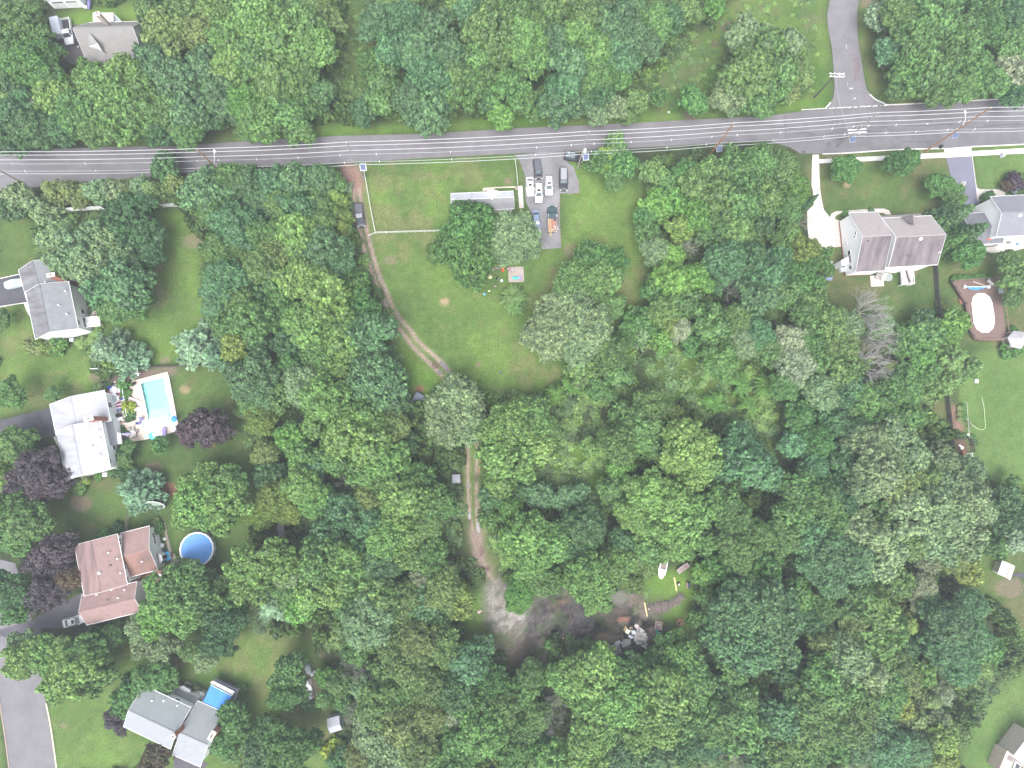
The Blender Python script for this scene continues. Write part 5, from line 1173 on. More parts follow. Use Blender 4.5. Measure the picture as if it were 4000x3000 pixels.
aw=thing('awning',at0(T(0,3,1880,1060)),'bright blue fabric awning with white front valance over the grey deck','awning');org=Vector(aw.location)
q=[UP(T(0,3,1822,940),3.6),UP(T(0,3,2003,1035),3.6),UP(T(0,3,1932,1172),4.0),UP(T(0,3,1754,1085),4.0)]
MB(org).add(q+[p-Vector((0,0,.06))for p in q],[(0,3,2,1),(4,5,6,7),(0,1,5,4),(1,2,6,5),(2,3,7,6),(3,0,4,7)]).build('canopy',mat('blue_awning',(.045,.22,.62),.6,var=.1,scale=.7),aw)
v=[UP(T(0,3,1815,922),3.3),UP(T(0,3,1838,905),3.1),UP(T(0,3,2028,998),3.1),UP(T(0,3,2008,1030),3.3)]
MB(org).add(v+[p-Vector((0,0,.06))for p in v],[(0,3,2,1),(4,5,6,7),(0,1,5,4),(1,2,6,5),(2,3,7,6),(3,0,4,7)]).build('valance',plain('white_canvas',(.82,.82,.82)),aw)
MB(org).tube([q[0],(q[0].x,q[0].y,1.6)],.05).tube([q[1],(q[1].x,q[1].y,1.6)],.05).tube([q[0],q[1]],.06).build('frame',WTRIM,aw)
st=thing('steps',at0(T(0,3,2030,1095)),'grey wooden steps leading down from the blue-awning deck','steps',rz=math.radians(-12))
for k in range(6):MB().box((-1.1+k*.4,0,1.4-k*.25),(.34,1.5,.06)).build('tread',plain('grey_deck_boards',(.22,.23,.31)),st)
MB().beam((-1.3,.78,1.5),(1.1,.78,0),.08,.2).beam((-1.3,-.78,1.5),(1.1,-.78,0),.08,.2).build('stringer',plain('grey_rail',(.42,.45,.47)),st)
MB().beam((-1.3,.85,2.4),(1.1,.85,.9),.08,.08).beam((-1.3,-.85,2.4),(1.1,-.85,.9),.08,.08).build('railing',plain('grey_rail',(.42,.45,.47)),st)
hp=thing('hot_tub',UP(T(0,3,1533,905),0),'dark barrel with a white ring beside the white wall of the grey-green house','barrel',rz=.4)
MB().box((0,0,.35),(1.4,1.7,.7),bev=.15).build('base',plain('dark_slate',(.15,.15,.17)),hp)
MB().lathe([(.62,.7),(.62,.85),(.36,.85),(.36,.75)],(0,0,0),18).build('ring',WTRIM,hp);MB().lathe([(.35,.7),(.35,.78)],(0,0,0),14).build('cover',BLACK,hp)
# -- tan-roofed white house, east
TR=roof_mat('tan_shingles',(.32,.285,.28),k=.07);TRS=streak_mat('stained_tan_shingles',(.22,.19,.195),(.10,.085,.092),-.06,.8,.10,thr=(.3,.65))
r=thing('house',at0(T(3,1,1080,430)),'large white two-storey house with two tan roofs darkly stained on one side','house')
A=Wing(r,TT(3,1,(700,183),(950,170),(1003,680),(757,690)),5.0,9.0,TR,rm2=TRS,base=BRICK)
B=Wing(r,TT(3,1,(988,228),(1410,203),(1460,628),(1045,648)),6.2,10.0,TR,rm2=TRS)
for q,k in(((1318,405),'white'),((1472,525),'pipe'),((1203,547),'box')):B.vent(T(3,1,*q),k)
A.vent(T(3,1,865,422),'box')
flat_roof(r,TT(3,1,(955,206),(1325,186),(1330,205),(990,225)),3.2,3.9,TR)
for p,w,h,n_ in(((750,385),.8,.6,1),((758,360),.8,.6,1),((702,525),1.0,1.2,1),((714,650),1.0,1.1,1),((682,448),.4,.4,1)):A.window(T(3,1,*p),w,h,n_)
for p in((785,688),(865,686)):A.window(T(3,1,*p),.9,.9)
# cross gable on the front slope
org=Vector(r.location);g0,g1,ga,gi2=UP(T(3,1,1142,221),6.4),UP(T(3,1,1270,213),6.4),UP(T(3,1,1252,193),8.9),UP(T(3,1,1262,290),9.0)
MB(org).add([g0,ga,gi2],[(0,1,2)]).build('gable_roof',roof_mat('dark_gable_shingles',(.15,.13,.135)),r);MB(org).add([g1,gi2,ga],[(0,1,2)]).build('gable_roof',roof_mat('tan_shingles',(.36,.325,.315)),r)  # left facet has a darker shingle tone than the right one
MB(org).add([g0,g1,ga],[(0,1,2)]).build('gable_wall',WHITE,r)
# bay with small roof, side wall
P=[UP(T(3,1,x,y),2.9)for x,y in((632,592),(715,545),(742,600),(640,640))]
MB(org).prism([(p.x,p.y)for p in P],0,2.9).build('bay_wall',WHITE,r)
P=[UP(T(3,1,x,y),3.2)for x,y in((700,545),(735,545),(742,600),(707,612))]
MB(org).prism([(p.x,p.y)for p in P],2.95,3.2).build('bay_roof',TRS,r)
c_=thing('air_conditioner',UP(T(3,1,636,678),0),'pale blue-grey air conditioner unit with round fan beside the stained-roof house','air conditioner',rz=.08)
MB().box((0,0,.5),(1.5,1.0,1.0),bev=.06).build('case',plain('ac_case',(.55,.62,.68)),c_);MB().lathe([(.38,1.0),(.38,1.06),(.30,1.06),(.30,1.02)],(.25,0,0),16).build('fan_ring',WTRIM,c_);MB().lathe([(.29,1.0),(.29,1.03)],(.25,0,0),14).build('fan',plain('fan_grey',(.35,.37,.4)),c_)
dkk=thing('deck',at0(ZB(1640,340)),'open white-railed deck with two rail pairs behind the stained-roof house','deck');org=Vector(dkk.location)
P=[UP(ZB(x,y),.9)for x,y in((1480,180),(1760,170),(1745,505),(1500,520))]
MB(org).prism([(p.x,p.y)for p in P],.6,.9).build('platform',plain('grey_platform',(.45,.43,.42)),dkk)
for a,b_ in(((1505,190),(1535,500)),((1555,165),(1595,490)),((1700,170),(1728,495)),((1755,165),(1785,485))):
    MB(org).beam(UP(ZB(*a),2.0),UP(ZB(*b_),2.0),.12,.12).beam(UP(ZB(*a),1.3),UP(ZB(*b_),1.3),.07,.07).build('rail',WTRIM,dkk)
for a in((1535,500),(1595,490),(1728,495),(1785,485),(1555,165),(1755,165)):p=UP(ZB(*a),2.0);MB(org).box((p.x,p.y,1.0),(.12,.12,2.0)).build('post',WTRIM,dkk)
MB(org).beam(UP(ZB(1690,370),1.4),UP(ZB(1770,480),.6),.09,.09).beam(UP(ZB(1525,380),1.4),UP(ZB(1590,470),.6),.09,.09).build('brace',WTRIM,dkk)
MB(org).tube([UP(ZB(1600,190),.96),UP(ZB(1640,350),.96),UP(ZB(1680,460),.96)],.22,6).build('dark_strip',WOOD_D,dkk)
slab('concrete_pad',[ZB(822,320),ZB(1110,300),ZB(1115,540),ZB(838,552)],0,.1,mat('pale_pad',(.60,.52,.46),.85,var=.08,scale=.8),kind='structure')
st=thing('steps',UP(ZB(985,310),0),'grey wooden stairs dropping from the stained-roof house to the concrete pad','steps',rz=math.radians(-104))
for k in range(7):MB().box((-1.6+k*.42,0,2.0-k*.27),(.36,1.7,.07)).build('tread',plain('worn_tread',(.33,.30,.30)),st)
MB().beam((-1.8,.9,3.0),(1.2,.9,1.0),.1,.1).beam((-1.8,-.9,3.0),(1.2,-.9,1.0),.1,.1).build('railing',plain('worn_rail',(.40,.38,.38)),st)
for px_,lab,sz in((ZB(1110,300),'white storage box nearest the grey stairs of the stained-roof house',(.9,.5,.6)),(ZB(1062,390),'tall white storage box beside the foot of the grey stairs',(.8,1.0,.9)),(ZB(1280,228),'cream planter box against the wall between stairs and railed deck',(1.8,.6,.5)),(ZB(1405,215),'small cream planter box just left of the railed deck',(.5,.6,.5)),(ZB(1470,220),'white bin touching the corner of the railed deck',(.6,.7,.8))):
    o=thing('storage_box',UP(px_,0),lab,'box',rz=-.1);MB().box((0,0,sz[2]/2),sz,bev=.05).build('body',plain('box_white',(.66,.62,.58)),o);MB().box((0,0,sz[2]+.03),(sz[0]+.06,sz[1]+.06,.07)).build('lid',plain('box_white',(.66,.62,.58)),o)
o=thing('round_pad',UP(ZB(1208,345),0),'round grey stone disc on the lawn near the stairs','stone');MB().lathe([(1.1,0),(1.1,.14),(1.0,.2),(.01,.2)],(0,0,0),22).build('disc',plain('grey_disc',(.26,.29,.27)),o)
# -- far right grey house
GD=roof_mat('mid_grey_shingles',(.19,.19,.215),k=.08)
r=thing('house',at0(T(3,1,2150,250)),'white house with plain grey roof cut off by the right edge, with lower wing','house')
B=Wing(r,TT(3,1,(1928,42),(2700,0),(2730,350),(1968,384)),6.0,8.4,GD)
A=Wing(r,TT(3,1,(1640,190),(2010,170),(2010,440),(1750,458)),3.2,4.8,roof_mat('dark_grey_shingles',(.15,.15,.17)))
B.vent(T(3,1,2176,203),'white')
o=thing('covered_grill',UP(T(3,1,1905,408),3.4),'red and white bundle lying on the low dark grey roof at right','bundle',rz=.2);MB().box((0,0,.15),(1.2,.5,.3),bev=.1).build('red_part',plain('red_tarp',(.45,.10,.10)),o);MB().ball((.75,.1,.25),.28).build('white_part',WTRIM,o)
slab('concrete_patio',[T(3,1,1735,490),T(3,1,1960,470),T(3,1,1960,395),T(3,1,2240,385),T(3,1,2240,480),T(3,1,2100,515),T(3,1,1930,528),T(3,1,1880,510)],0,.09,CONCRETE,kind='structure')
o=thing('bench',UP(T(3,1,1945,462),0),'grey bench on the concrete patio against the low dark roof','bench',rz=.05);MB().box((0,0,.45),(1.6,.5,.08)).build('seat',plain('bench_grey',(.25,.25,.28)),o);MB().box((0,.25,.7),(1.6,.06,.5)).build('backrest',plain('bench_grey',(.25,.25,.28)),o);MB().box((-.7,0,.22),(.08,.5,.44)).box((.7,0,.22),(.08,.5,.44)).build('leg',plain('bench_grey',(.25,.25,.28)),o)
o=thing('table',UP(T(3,1,2068,425),0),'brown slatted table on the concrete patio at the right edge','table',rz=1.5);MB().box((0,0,.7),(1.4,.9,.07)).build('top',WOOD,o)
for k in(-1,1):MB().box((k*.6,0,.34),(.1,.8,.68)).build('leg',WOOD,o)
for p,lab,cm in((T(3,1,2162,405),'blue chair on the concrete patio at the right edge',(.03,.06,.45)),(T(3,1,2148,452),'small light blue ball on the concrete patio edge',(.12,.25,.6))):
    o=thing('chair' if 'chair' in lab else 'ball',UP(p,0),lab,'chair' if 'chair' in lab else 'ball')
    if 'chair' in lab:MB().box((0,0,.42),(.6,.6,.08)).build('seat',plain('deep_blue',cm),o);MB().box((0,.3,.75),(.6,.07,.6)).build('backrest',plain('deep_blue',cm),o);MB().box((-.25,0,.2),(.06,.5,.4)).box((.25,0,.2),(.06,.5,.4)).build('leg',plain('deep_blue',cm),o)
    else:MB().ball((0,0,.3),.3).build('ball',plain('light_blue',cm),o)
# -- middle house with long white roof
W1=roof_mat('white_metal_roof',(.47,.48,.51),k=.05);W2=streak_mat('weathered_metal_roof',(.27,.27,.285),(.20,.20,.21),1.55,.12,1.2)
r=thing('house',at0(ZC(680,720)),'long low house with pale metal roof, half hidden under the two big yard trees','house')
A=Wing(r,[ZC(228,575),ZC(1118,540),ZC(1140,790),ZC(235,830)],3.2,4.7,W1,rm2=W2,over=.4)
flat_roof(r,[ZC(245,566),ZC(720,546),ZC(722,565),ZC(245,585)],2.8,3.1,plain('grey_porch_roof',(.42,.41,.43)))
org=Vector(r.location);a0,a1,ap,ai=UP(ZC(655,585),3.35),UP(ZC(985,560),3.35),UP(ZC(810,507),4.7),UP(ZC(818,668),4.75)
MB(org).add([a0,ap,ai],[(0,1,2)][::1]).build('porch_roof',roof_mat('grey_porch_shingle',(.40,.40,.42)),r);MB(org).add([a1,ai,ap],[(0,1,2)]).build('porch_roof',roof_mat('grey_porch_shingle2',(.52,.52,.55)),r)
MB(org).add([a0,a1,ap],[(0,1,2)]).build('gable_wall',WHITE,r)
A.vent(ZC(1057,568))
MB(org).beam(A.at(-A.L/2+6.2*0+A.L*.335,-A.W/2,3.25),A.at(-A.L/2+A.L*.335,0,4.75),.08,.06).build('roof_seam',W2,r)
# -- dormer house, top left
DG=roof_mat('warm_grey_shingles',(.22,.21,.205),k=.08)
r=thing('house',at0(ZT(1180,650)),'grey-roofed house with a dormer and stone chimney, half hidden among trees top left','house')
A=Wing(r,[ZT(860,392),ZT(1700,372),ZT(2000,1060),ZT(860,1100)],3.4,8.6,DG,over=.4)
A_c=A
org=Vector(r.location)
def dormer(f,rb,rt,m1,m2):
    """f: low front corners (left, right); rb: front gable top; rt: where its ridge meets the roof"""
    L,R2,A1,A2=UP(f[0],6.0),UP(f[1],6.0),UP(rb,7.7),UP(rt,8.0);bl=L+(A2-A1);br=R2+(A2-A1);dn=Vector((0,0,1.6))
    MB(org).add([L,A1,A2,bl-Vector((0,0,.2))],[(0,1,2,3),(3,2,1,0)]).build('dormer_roof',m1,r);MB(org).add([R2,br-Vector((0,0,.2)),A2,A1],[(0,1,2,3),(3,2,1,0)]).build('dormer_roof',m2,r)
    MB(org).add([L,R2,A1,L-dn,R2-dn],[(0,1,2),(3,4,1,0),(2,1,0),(0,1,4,3)]).build('dormer_wall',WHITE,r)
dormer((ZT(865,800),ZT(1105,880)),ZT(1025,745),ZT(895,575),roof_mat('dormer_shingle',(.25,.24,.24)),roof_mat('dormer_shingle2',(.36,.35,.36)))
MB(org).box(UP(ZT(985,838),5.6),(1.3,.2,.9),-.25).build('dormer_window',WTRIM,r);MB(org).box(UP(ZT(983,835),5.66),(.9,.26,.6),-.25).build('dormer_pane',GLASS,r)
chimney(r,ZT(1210,440),6.6,10.4,.9,.8,.1,plain('pale_stone_chimney',(.38,.33,.28)))
flat_roof(r,[ZT(935,215),ZT(1300,212),ZT(1300,375),ZT(940,385)],3.0,3.5,roof_mat('cream_flat_roof',(.42,.39,.365)))
pg=thing('pergola',at0(ZT(1370,330)),'white slatted pergola beside the dormer house roof','pergola')
P0,P1=UP(ZT(1305,240),2.8),UP(ZT(1440,375),2.8)
MB(Vector(pg.location)).beam(P0,P1,.1,.15).beam(UP(ZT(1305,375),2.8),P1,.1,.15).beam(UP(ZT(1305,375),2.8),P0,.1,.15).build('frame',plain('pergola_white',(.6,.65,.66)),pg)
for k in range(1,6):
    a=P0.lerp(P1,k/6);b_=UP(ZT(1305,375),2.8).lerp(P1,k/6);MB(Vector(pg.location)).beam(a,b_,.09,.12).build('slat',plain('pergola_white',(.6,.65,.66)),pg)
MB(Vector(pg.location)).box((P0.x,P0.y,1.4),(.12,.12,2.8)).box((P1.x,P1.y,1.4),(.12,.12,2.8)).build('post',plain('pergola_white',(.6,.65,.66)),pg)
# -- garage, top edge
r=thing('garage',at0(ZT(480,-20)),'white two-door garage cut off by the top edge above the white trucks','garage')
G=Wing(r,[ZT(120,-10),ZT(700,-40),ZT(640,-420),ZT(60,-400)],3.3,5.2,GREY_R,over=.15)
org=Vector(r.location)
for px_ in(ZT(350,60),ZT(580,45)):
    h=G.hit(px_)
    if h:
        _,p,n_,tn=h;R=Matrix((tn,n_,Vector((0,0,1)))).transposed()
        d_=MB(org).box(p+n_*.04+Vector((0,0,1.25-p.z)),(2.7,.08,2.4),mtx=R).build('garage_door',plain('door_white',(.72,.72,.74)),r)
        for k in range(4):MB(org).box(p+n_*.1+Vector((0,0,2.05-p.z))+tn*(k-1.5)*.6,(.5,.04,.3),mtx=R).build('pane',GLASS,d_)
# -- beige house and pink-grey house on the right edge
r=thing('outbuilding',at0(T(3,2,2060,1590)),'small beige-roofed outbuilding on dry grass at the right edge','shed')
A=Wing(r,TT(3,2,(1990,1640),(2030,1528),(2130,1580),(2090,1690)),2.4,3.2,roof_mat('beige_roof',(.56,.52,.46),k=.05),wm=plain('beige_wall',(.6,.57,.52)))
slab('driveway',TT(3,3,(2060,-10),(2240,-40),(2240,40),(2200,20)),0,.05,ASPHALT_D,kind='structure')
r=thing('house',at0(T(3,3,2230,1560)),'pinkish-grey house corner with skylight at the lower right corner','house')
A=Wing(r,TT(3,3,(2125,1550),(2290,1350),(2600,1600),(2430,1850)),5.0,7.0,roof_mat('lilac_grey_roof',(.58,.53,.55),k=.05),wm=plain('pink_wall',(.6,.5,.47)))
boxpx(r,'rear_wing',TT(3,3,(2065,1508),(2135,1560),(2085,1700),(1995,1680)),0,3.2,plain('salmon_wing',(.60,.47,.42)))
boxpx(r,'wing_roof_panel',TT(3,3,(2085,1545),(2130,1575),(2110,1610),(2065,1585)),3.2,3.3,plain('dark_panel',(.22,.19,.19)))
boxpx(r,'skylight',TT(3,3,(2140,1600),(2190,1640),(2170,1690),(2120,1660)),3.2,3.5,plain('skylight_frame',(.7,.74,.78)))
boxpx(r,'skylight_glass',TT(3,3,(2148,1615),(2182,1642),(2166,1676),(2132,1655)),3.5,3.52,GLASS)
# -- sheds
def shed(px4,ze,zr,rm,wm,label,cat='shed',name='shed',rm2=None):
    c=at0((sum(p[0]for p in px4)/4,sum(p[1]for p in px4)/4));r=thing(name,c,label,cat)
    w=Wing(r,px4,ze,zr,rm,wm=wm,rm2=rm2,over=.1,trim=False)
    w_=w.walls[2];MB(Vector(r.location)).box(w_[0]+w_[1]*.03+Vector((0,0,1.0)),(.06 if abs(w_[1].x)>.7 else 1.1,1.1 if abs(w_[1].x)>.7 else .06,2.0)).build('door',wm,r)
    return w
shed([ZS(845,1215),ZS(1080,1165),ZS(1112,1420),ZS(893,1500)][:4],2.3,3.2,plain('white_shed_roof',(.40,.41,.45),var=.06,scale=2),plain('blue_grey_wall',(.34,.42,.48)),'white-roofed garden shed with blue-grey walls on the lawn by the woods edge')
shed(TT(1,2,(182,1178),(232,1165),(268,1320),(205,1318)),2.0,2.6,roof_mat('dark_shed_roof',(.12,.11,.13)),WOOD_D,'dark grey shed with two-pitch roof under trees west of the rutted track')
shed(TT(1,2,(1690,790),(1765,775),(1765,858),(1700,850)),2.0,2.3,roof_mat('blue_grey_shed_roof',(.27,.28,.32)),WOOD_D,'blue-grey shed corner poking from trees just left of the straight rutted track')
shed(TT(1,2,(1390,70),(1470,110),(1400,230),(1320,190)),1.5,2.0,roof_mat('blue_tarp_roof',(.18,.20,.26)),WOOD_D,'bluish tarp roof in shade between trees left of the curving track end')
shed(TT(3,2,(1850,880),(1960,935),(1950,1010),(1900,990)),2.1,2.5,roof_mat('blue_slate',(.20,.20,.26)),WOOD_D,'blue-slate shed roof under trees below the large mown lawn')
shed(TT(3,2,(2012,885),(2080,905),(2062,955),(2000,938)),1.8,2.2,plain('white_lid',(.66,.64,.64)),WOOD_D,'small white-roofed hutch with dark side at the lower edge of the mown lawn')

# ---------------------------------------------------------------- fences
def rail_fence(px,h,label,m,rails=(.5,1.0),step=2.4,pw=.14,rh=.12,name='fence',group=None,mesh=None):
    pts=[UP(p)for p in px];c=sum(pts,Vector())/len(pts);t=thing(name,c,label,'fence',group);org=Vector(t.location)
    for a,b_ in zip(pts[:-1],pts[1:]):
        L=(b_-a).length;k=max(1,round(L/step))
        for i in range(k+(1 if b_ is pts[-1]else 0)):
            p=a.lerp(b_,i/k);MB(org).box((p.x,p.y,h/2),(pw,pw,h+.1),math.atan2((b_-a).y,(b_-a).x)).build('post',m,t)
        for i in range(k):
            p,q=a.lerp(b_,i/k),a.lerp(b_,(i+1)/k)
            for z in rails:MB(org).beam(p+Vector((0,0,z*h)),q+Vector((0,0,z*h)),.07,rh).build('rail',m,t)
    return t
def board_fence(px,h,label,m,board=.3,solid_=True,pw=.14):
    pts=[UP(p)for p in px];c=sum(pts,Vector())/len(pts);t=thing('fence',c,label,'fence');org=Vector(t.location);n=0
    for a,b_ in zip(pts[:-1],pts[1:]):
        L=(b_-a).length;k=max(1,int(L/board));rz=math.atan2((b_-a).y,(b_-a).x);nrm=Vector((-math.sin(rz),math.cos(rz),0))
        for i in range(k):
            p=a.lerp(b_,(i+.5)/k)+nrm*rnd.uniform(-.012,.012)
            MB(org).box((p.x,p.y,h/2+rnd.uniform(-.02,.02)),(L/k*.88,.04,h),rz).build('board',m,t);n+=1
        for i in range(int(L/2.4)+1):
            p=a.lerp(b_,min(1,i*2.4/L));MB(org).box((p.x,p.y,h/2),(pw,pw,h+.12),rz).build('post',m,t)
        for z in(.2,.5,.82):MB(org).beam(a-nrm*.07+Vector((0,0,z*h)),b_-nrm*.07+Vector((0,0,z*h)),.05,.1).build('rail',m,t)
    return t
PICK=plain('pale_rail',(.58,.60,.55));VIN=plain('white_vinyl',(.80,.80,.80))
rail_fence([ZL(0,0)]and[T(1,0,938,1490),T(1,0,960,1600),T(1,1,985,90),T(1,1,1010,225),T(1,1,1037,360)],1.2,'pale post-and-rail fence running beside the dirt track and the parked pickup',PICK)
rail_fence([T(1,1,1037,360),T(1,1,1300,352),T(1,1,1540,345),T(1,1,1760,335)],1.2,'pale post-and-rail fence crossing the lawn below the long white roof',PICK)
rail_fence([T(1,1,980,385),T(1,1,1037,360)],1.1,'short rail gate between the track and the lawn fence corner',PICK)
rail_fence([ZC(1150,115),ZC(1172,270),ZC(1186,460)],1.1,'pale rail fence between the front lawn and the gravel parking',PICK,step=2.0)
board_fence([T(0,1,390,178),T(0,1,910,148)],1.9,'white vinyl privacy fence, left length behind the hedge trees',VIN)
board_fence([T(0,1,1235,138),T(0,1,1620,122)],1.9,'white vinyl privacy fence, right length behind the hedge trees',VIN)
board_fence([T(0,1,880,1530),T(0,1,1260,1520),T(0,1,1540,1508),T(0,1,2050,1490)],1.5,'dark wooden board fence behind the rectangular pool',WOOD_D)
rail_fence([T(0,1,810,1532),T(0,1,890,1530)],1.2,'short white rail by the pine above the pool patio',VIN)
rail_fence([T(0,2,902,-10),T(0,2,935,62)],1.5,'dark wooden fence piece between white-roofed house and the upper yard',WOOD_D,rails=(.3,.6,.95),step=1.2)
rail_fence([T(0,2,1052,740),T(0,2,1075,830)],1.5,'dark wooden fence piece at the lower corner of the white-roofed house',WOOD_D,rails=(.3,.6,.95),step=1.2)
rail_fence([T(0,2,1125,1130),T(0,2,1112,1270)],1.5,'grey wooden three-rail fence above the brown-roofed house',WOOD,rails=(.3,.6,.95),step=1.2)
rail_fence([T(0,2,1335,972),T(0,2,1460,968)],1.2,'dark wooden fence between the ring frame and bare red soil',WOOD_D,rails=(.3,.6,.95),step=1.5)
def tall_mesh_fence(px,label):
    t=rail_fence(px,1.5,label,WOOD,rails=(.08,.4,.7,1.0),step=2.4);return t
board_fence([T(3,1,1428,640),T(3,1,1440,830),T(3,1,1452,1010),T(3,1,1478,1330)],1.5,'long dark slatted fence between the white house lawn and the pool yard',mat('fence_charcoal',(.085,.08,.085),.85,var=.2,scale=3),board=.4)
board_fence([T(3,2,1520,40),T(3,2,1548,280),T(3,2,1572,540)],1.5,'dark slatted fence beside the red planting bed at the big lawn',mat('fence_charcoal',(.085,.08,.085),.85,var=.2,scale=3),board=.4)
rail_fence([ZE(915,-150),ZE(940,150),ZE(960,420),ZE(972,620)],.9,'thin pale wire fence between the planting bed and the large mown lawn',plain('pale_wire',(.45,.52,.46)),rails=(.95,),step=2.0,pw=.06,rh=.05)
rail_fence([ZE(720,625),ZE(1020,625),ZE(1065,900)],1.4,'dark wooden pen fence round the junk corner of the lawn',WOOD_D,rails=(.2,.45,.7,.95),step=1.5)
rail_fence([ZE(940,265),ZE(1010,265),ZE(1010,370),ZE(945,372)],.9,'small pale square trellis at the planting bed edge',WOOD,step=1.0)
# ---------------------------------------------------------------- power line
def fit_z(base,top):
    b0=UP(base);best=min((math.hypot(PX((b0.x,b0.y,z))[0]-top[0],PX((b0.x,b0.y,z))[1]-top[1]),z)for z in np.arange(8,24,.1));return b0,best[1]
POLES=[(T(0,0,222,1597),None,WOOD_P,'leaning grey utility pole cut off by the left edge',[]),
 (T(0,0,1905,1487),T(0,0,1700,1302),WOOD_O,'brown utility pole with white street lamp over the west road',['lamp']),
 (T(1,0,935,1545),T(1,0,768,1243),WOOD_P,'grey utility pole with solar panel at the dirt track entrance',['panel']),
 (T(2,0,567,1452),T(2,0,672,1147),WOOD_P,'grey utility pole with transformer and solar panel beside the parked black car',['panel','can']),
 (T(2,0,1700,1350),T(2,0,1908,1070),WOOD_O,'brown utility pole with solar panel at the woods edge, without a lamp',['panel']),
 (T(3,0,600,1275),T(3,0,940,980),WOOD_P,'pale grey utility pole with white crossarm over the cracked road',['panel','arm']),
 (T(3,0,1362,1307),T(3,0,1902,926),WOOD_O,'orange-brown utility pole with street lamp by the concrete apron',['panel','lamp'])]
TOPS=[];zz=[]
for base,top,m,lab,ex in POLES:
    if top is None:
        p=UP(base);z=17.0
    else:p,z=fit_z(base,top)
    zz.append(z);TOPS.append((p,z))
zm=sum(zz[1:])/len(zz[1:]);TOPS[0]=(TOPS[0][0],zm)
LINE_D=(TOPS[4][0]-TOPS[2][0]).normalized();LINE_N=Vector((-LINE_D.y,LINE_D.x,0));RZ=math.atan2(LINE_D.y,LINE_D.x)
LEV=[0,1.9,4.1,5.4,9.0,10.4] # metres below the pole top
for(p,z),(base,top,m,lab,ex)in zip(TOPS,POLES):
    t=thing('utility_pole',p,lab,'utility pole','utility poles along the main road',rz=RZ)
    MB().tube([(0,0,-.5),(0,0,z*.5),(0,0,z+.3)],[.21,.17,.12],8).build('pole',m,t)
    for lv in LEV[:3]:
        o=MB().lathe([(.05,0),(.11,.05),(.06,.12),(.11,.18),(.05,.26)],(0,.0,z-lv-.05+(.3 if lv==0 else 0)),8).build('insulator',plain('insulator_grey',(.6,.6,.62)),t)
        if lv:MB().beam((0,0,z-lv-.1),(0,.45,z-lv-.1),.06,.06).build('bracket',CHROME,t)
    for lv in LEV[3:]:MB().box((0,.2,z-lv),(.25,.3,.22)).build('clamp',WTRIM,t)
    if 'lamp' in ex:
        a=MB().tube([(.1,.1,z-7.6),(.5,1.4,z-7.0),(.6,2.8,z-6.8)],.06,6).build('lamp_arm',WTRIM,t)
        MB().box((.62,3.1,z-6.85),(.42,.8,.2),bev=.08).build('lamp_head',WTRIM,a)
    if 'panel' in ex:
        pn=MB().box((1.1,-.1,z-11.0),(1.3,1.5,.06),mtx=Matrix.Rotation(.35,3,'X')).build('solar_panel',mat('solar_cells',(.08,.11,.19),.65,var=.05),t)
        MB().box((1.1,-.1,z-11.03),(1.4,1.6,.05),mtx=Matrix.Rotation(.35,3,'X')).build('panel_frame',CHROME,pn)
        MB().beam((0,0,z-11.2),(1.1,-.1,z-11.1),.07,.07).build('panel_bracket',CHROME,t)
    if 'can' in ex:
        MB().lathe([(.32,0),(.36,.1),(.36,1.1),(.3,1.2),(.1,1.3)],(.5,.15,z-9.2),12).build('transformer',WTRIM,t)
    if 'arm' in ex:
        MB().beam((-2.2,.3,z-7.4),(2.2,.3,z-7.4),.14,.14).beam((-2.2,-.4,z-7.4),(2.2,-.4,z-7.4),.14,.14).build('crossarm',WTRIM,t)
# crossarm pole on the side road
p,z=fit_z(T(3,0,400,842),T(3,0,585,652))
sp=thing('utility_pole',p,'dark utility pole with double white crossarm beside the side road','utility pole',rz=0.0)
MB().tube([(0,0,-.5),(0,0,z+.3)],[.22,.14],8).build('pole',mat('dark_pole',(.09,.09,.085),.85,var=.2,scale=4),sp)
for yy in(-.35,.35):
    a=MB().beam((-1.4,yy,z),(2.2,yy,z-.05),.14,.14).build('crossarm',WTRIM,sp)
    for q in(-1.2,-.3,.9,2.0):MB().lathe([(.06,0),(.13,.08),(.07,.16),(.12,.24),(.05,.32)],(q,yy,z+.05),8).build('insulator',WTRIM,a)
SIDE_TOP=Vector((p.x,p.y,z))
# wires
ext_l=TOPS[0][0]-LINE_D*40;ext_r=TOPS[-1][0]+LINE_D*48+LINE_N*.5
spots=[(ext_l,zm)]+TOPS+[(ext_r,zm)]
offs=[0,.45,.45,.2,.2,.2]
names=['top','second','third','fourth','fifth','lowest']
for k,lv in enumerate(LEV):
    rad=[.048,.048,.048,.035,.045,.065][k]
    w=thing('power_line' if k<3 else 'phone_cable',(0,0,0),f"{names[k]} of the six {'pale' if k < 3 else 'thinner'} wires strung between the roadside poles",'wire','overhead wires along the main road')
    for i in range(len(spots)-1):
        (a,za),(b_,zb)=spots[i],spots[i+1]
        A_=Vector((a.x,a.y,0))+LINE_N*offs[k]+Vector((0,0,za-lv+(.5 if k==0 else 0)));B_=Vector((b_.x,b_.y,0))+LINE_N*offs[k]+Vector((0,0,zb-lv+(.5 if k==0 else 0)))
        L=(B_-A_).length;sag=.012*L if k<3 else .016*L
        pts=[A_.lerp(B_,q/12)-Vector((0,0,4*sag*(q/12)*(1-q/12)))for q in range(13)]
        MB().tube(pts,rad,5,cap=False).build('span',WIRE if k<3 else WIRE_D,w)
        if k in(3,4):
            for q in(1.2,5,9.5,11.3)if i%2 else(.8,4,7.5,11):
                P=A_.lerp(B_,q/12)-Vector((0,0,4*sag*(q/12)*(1-q/12)))
                MB().box(P+Vector((0,0,-.12)),(.10,.22,.55)).build('spacer',WTRIM,w)
w=thing('service_wire',(0,0,0),'thin wire slanting from the side-road pole down to the crossarm pole','wire')
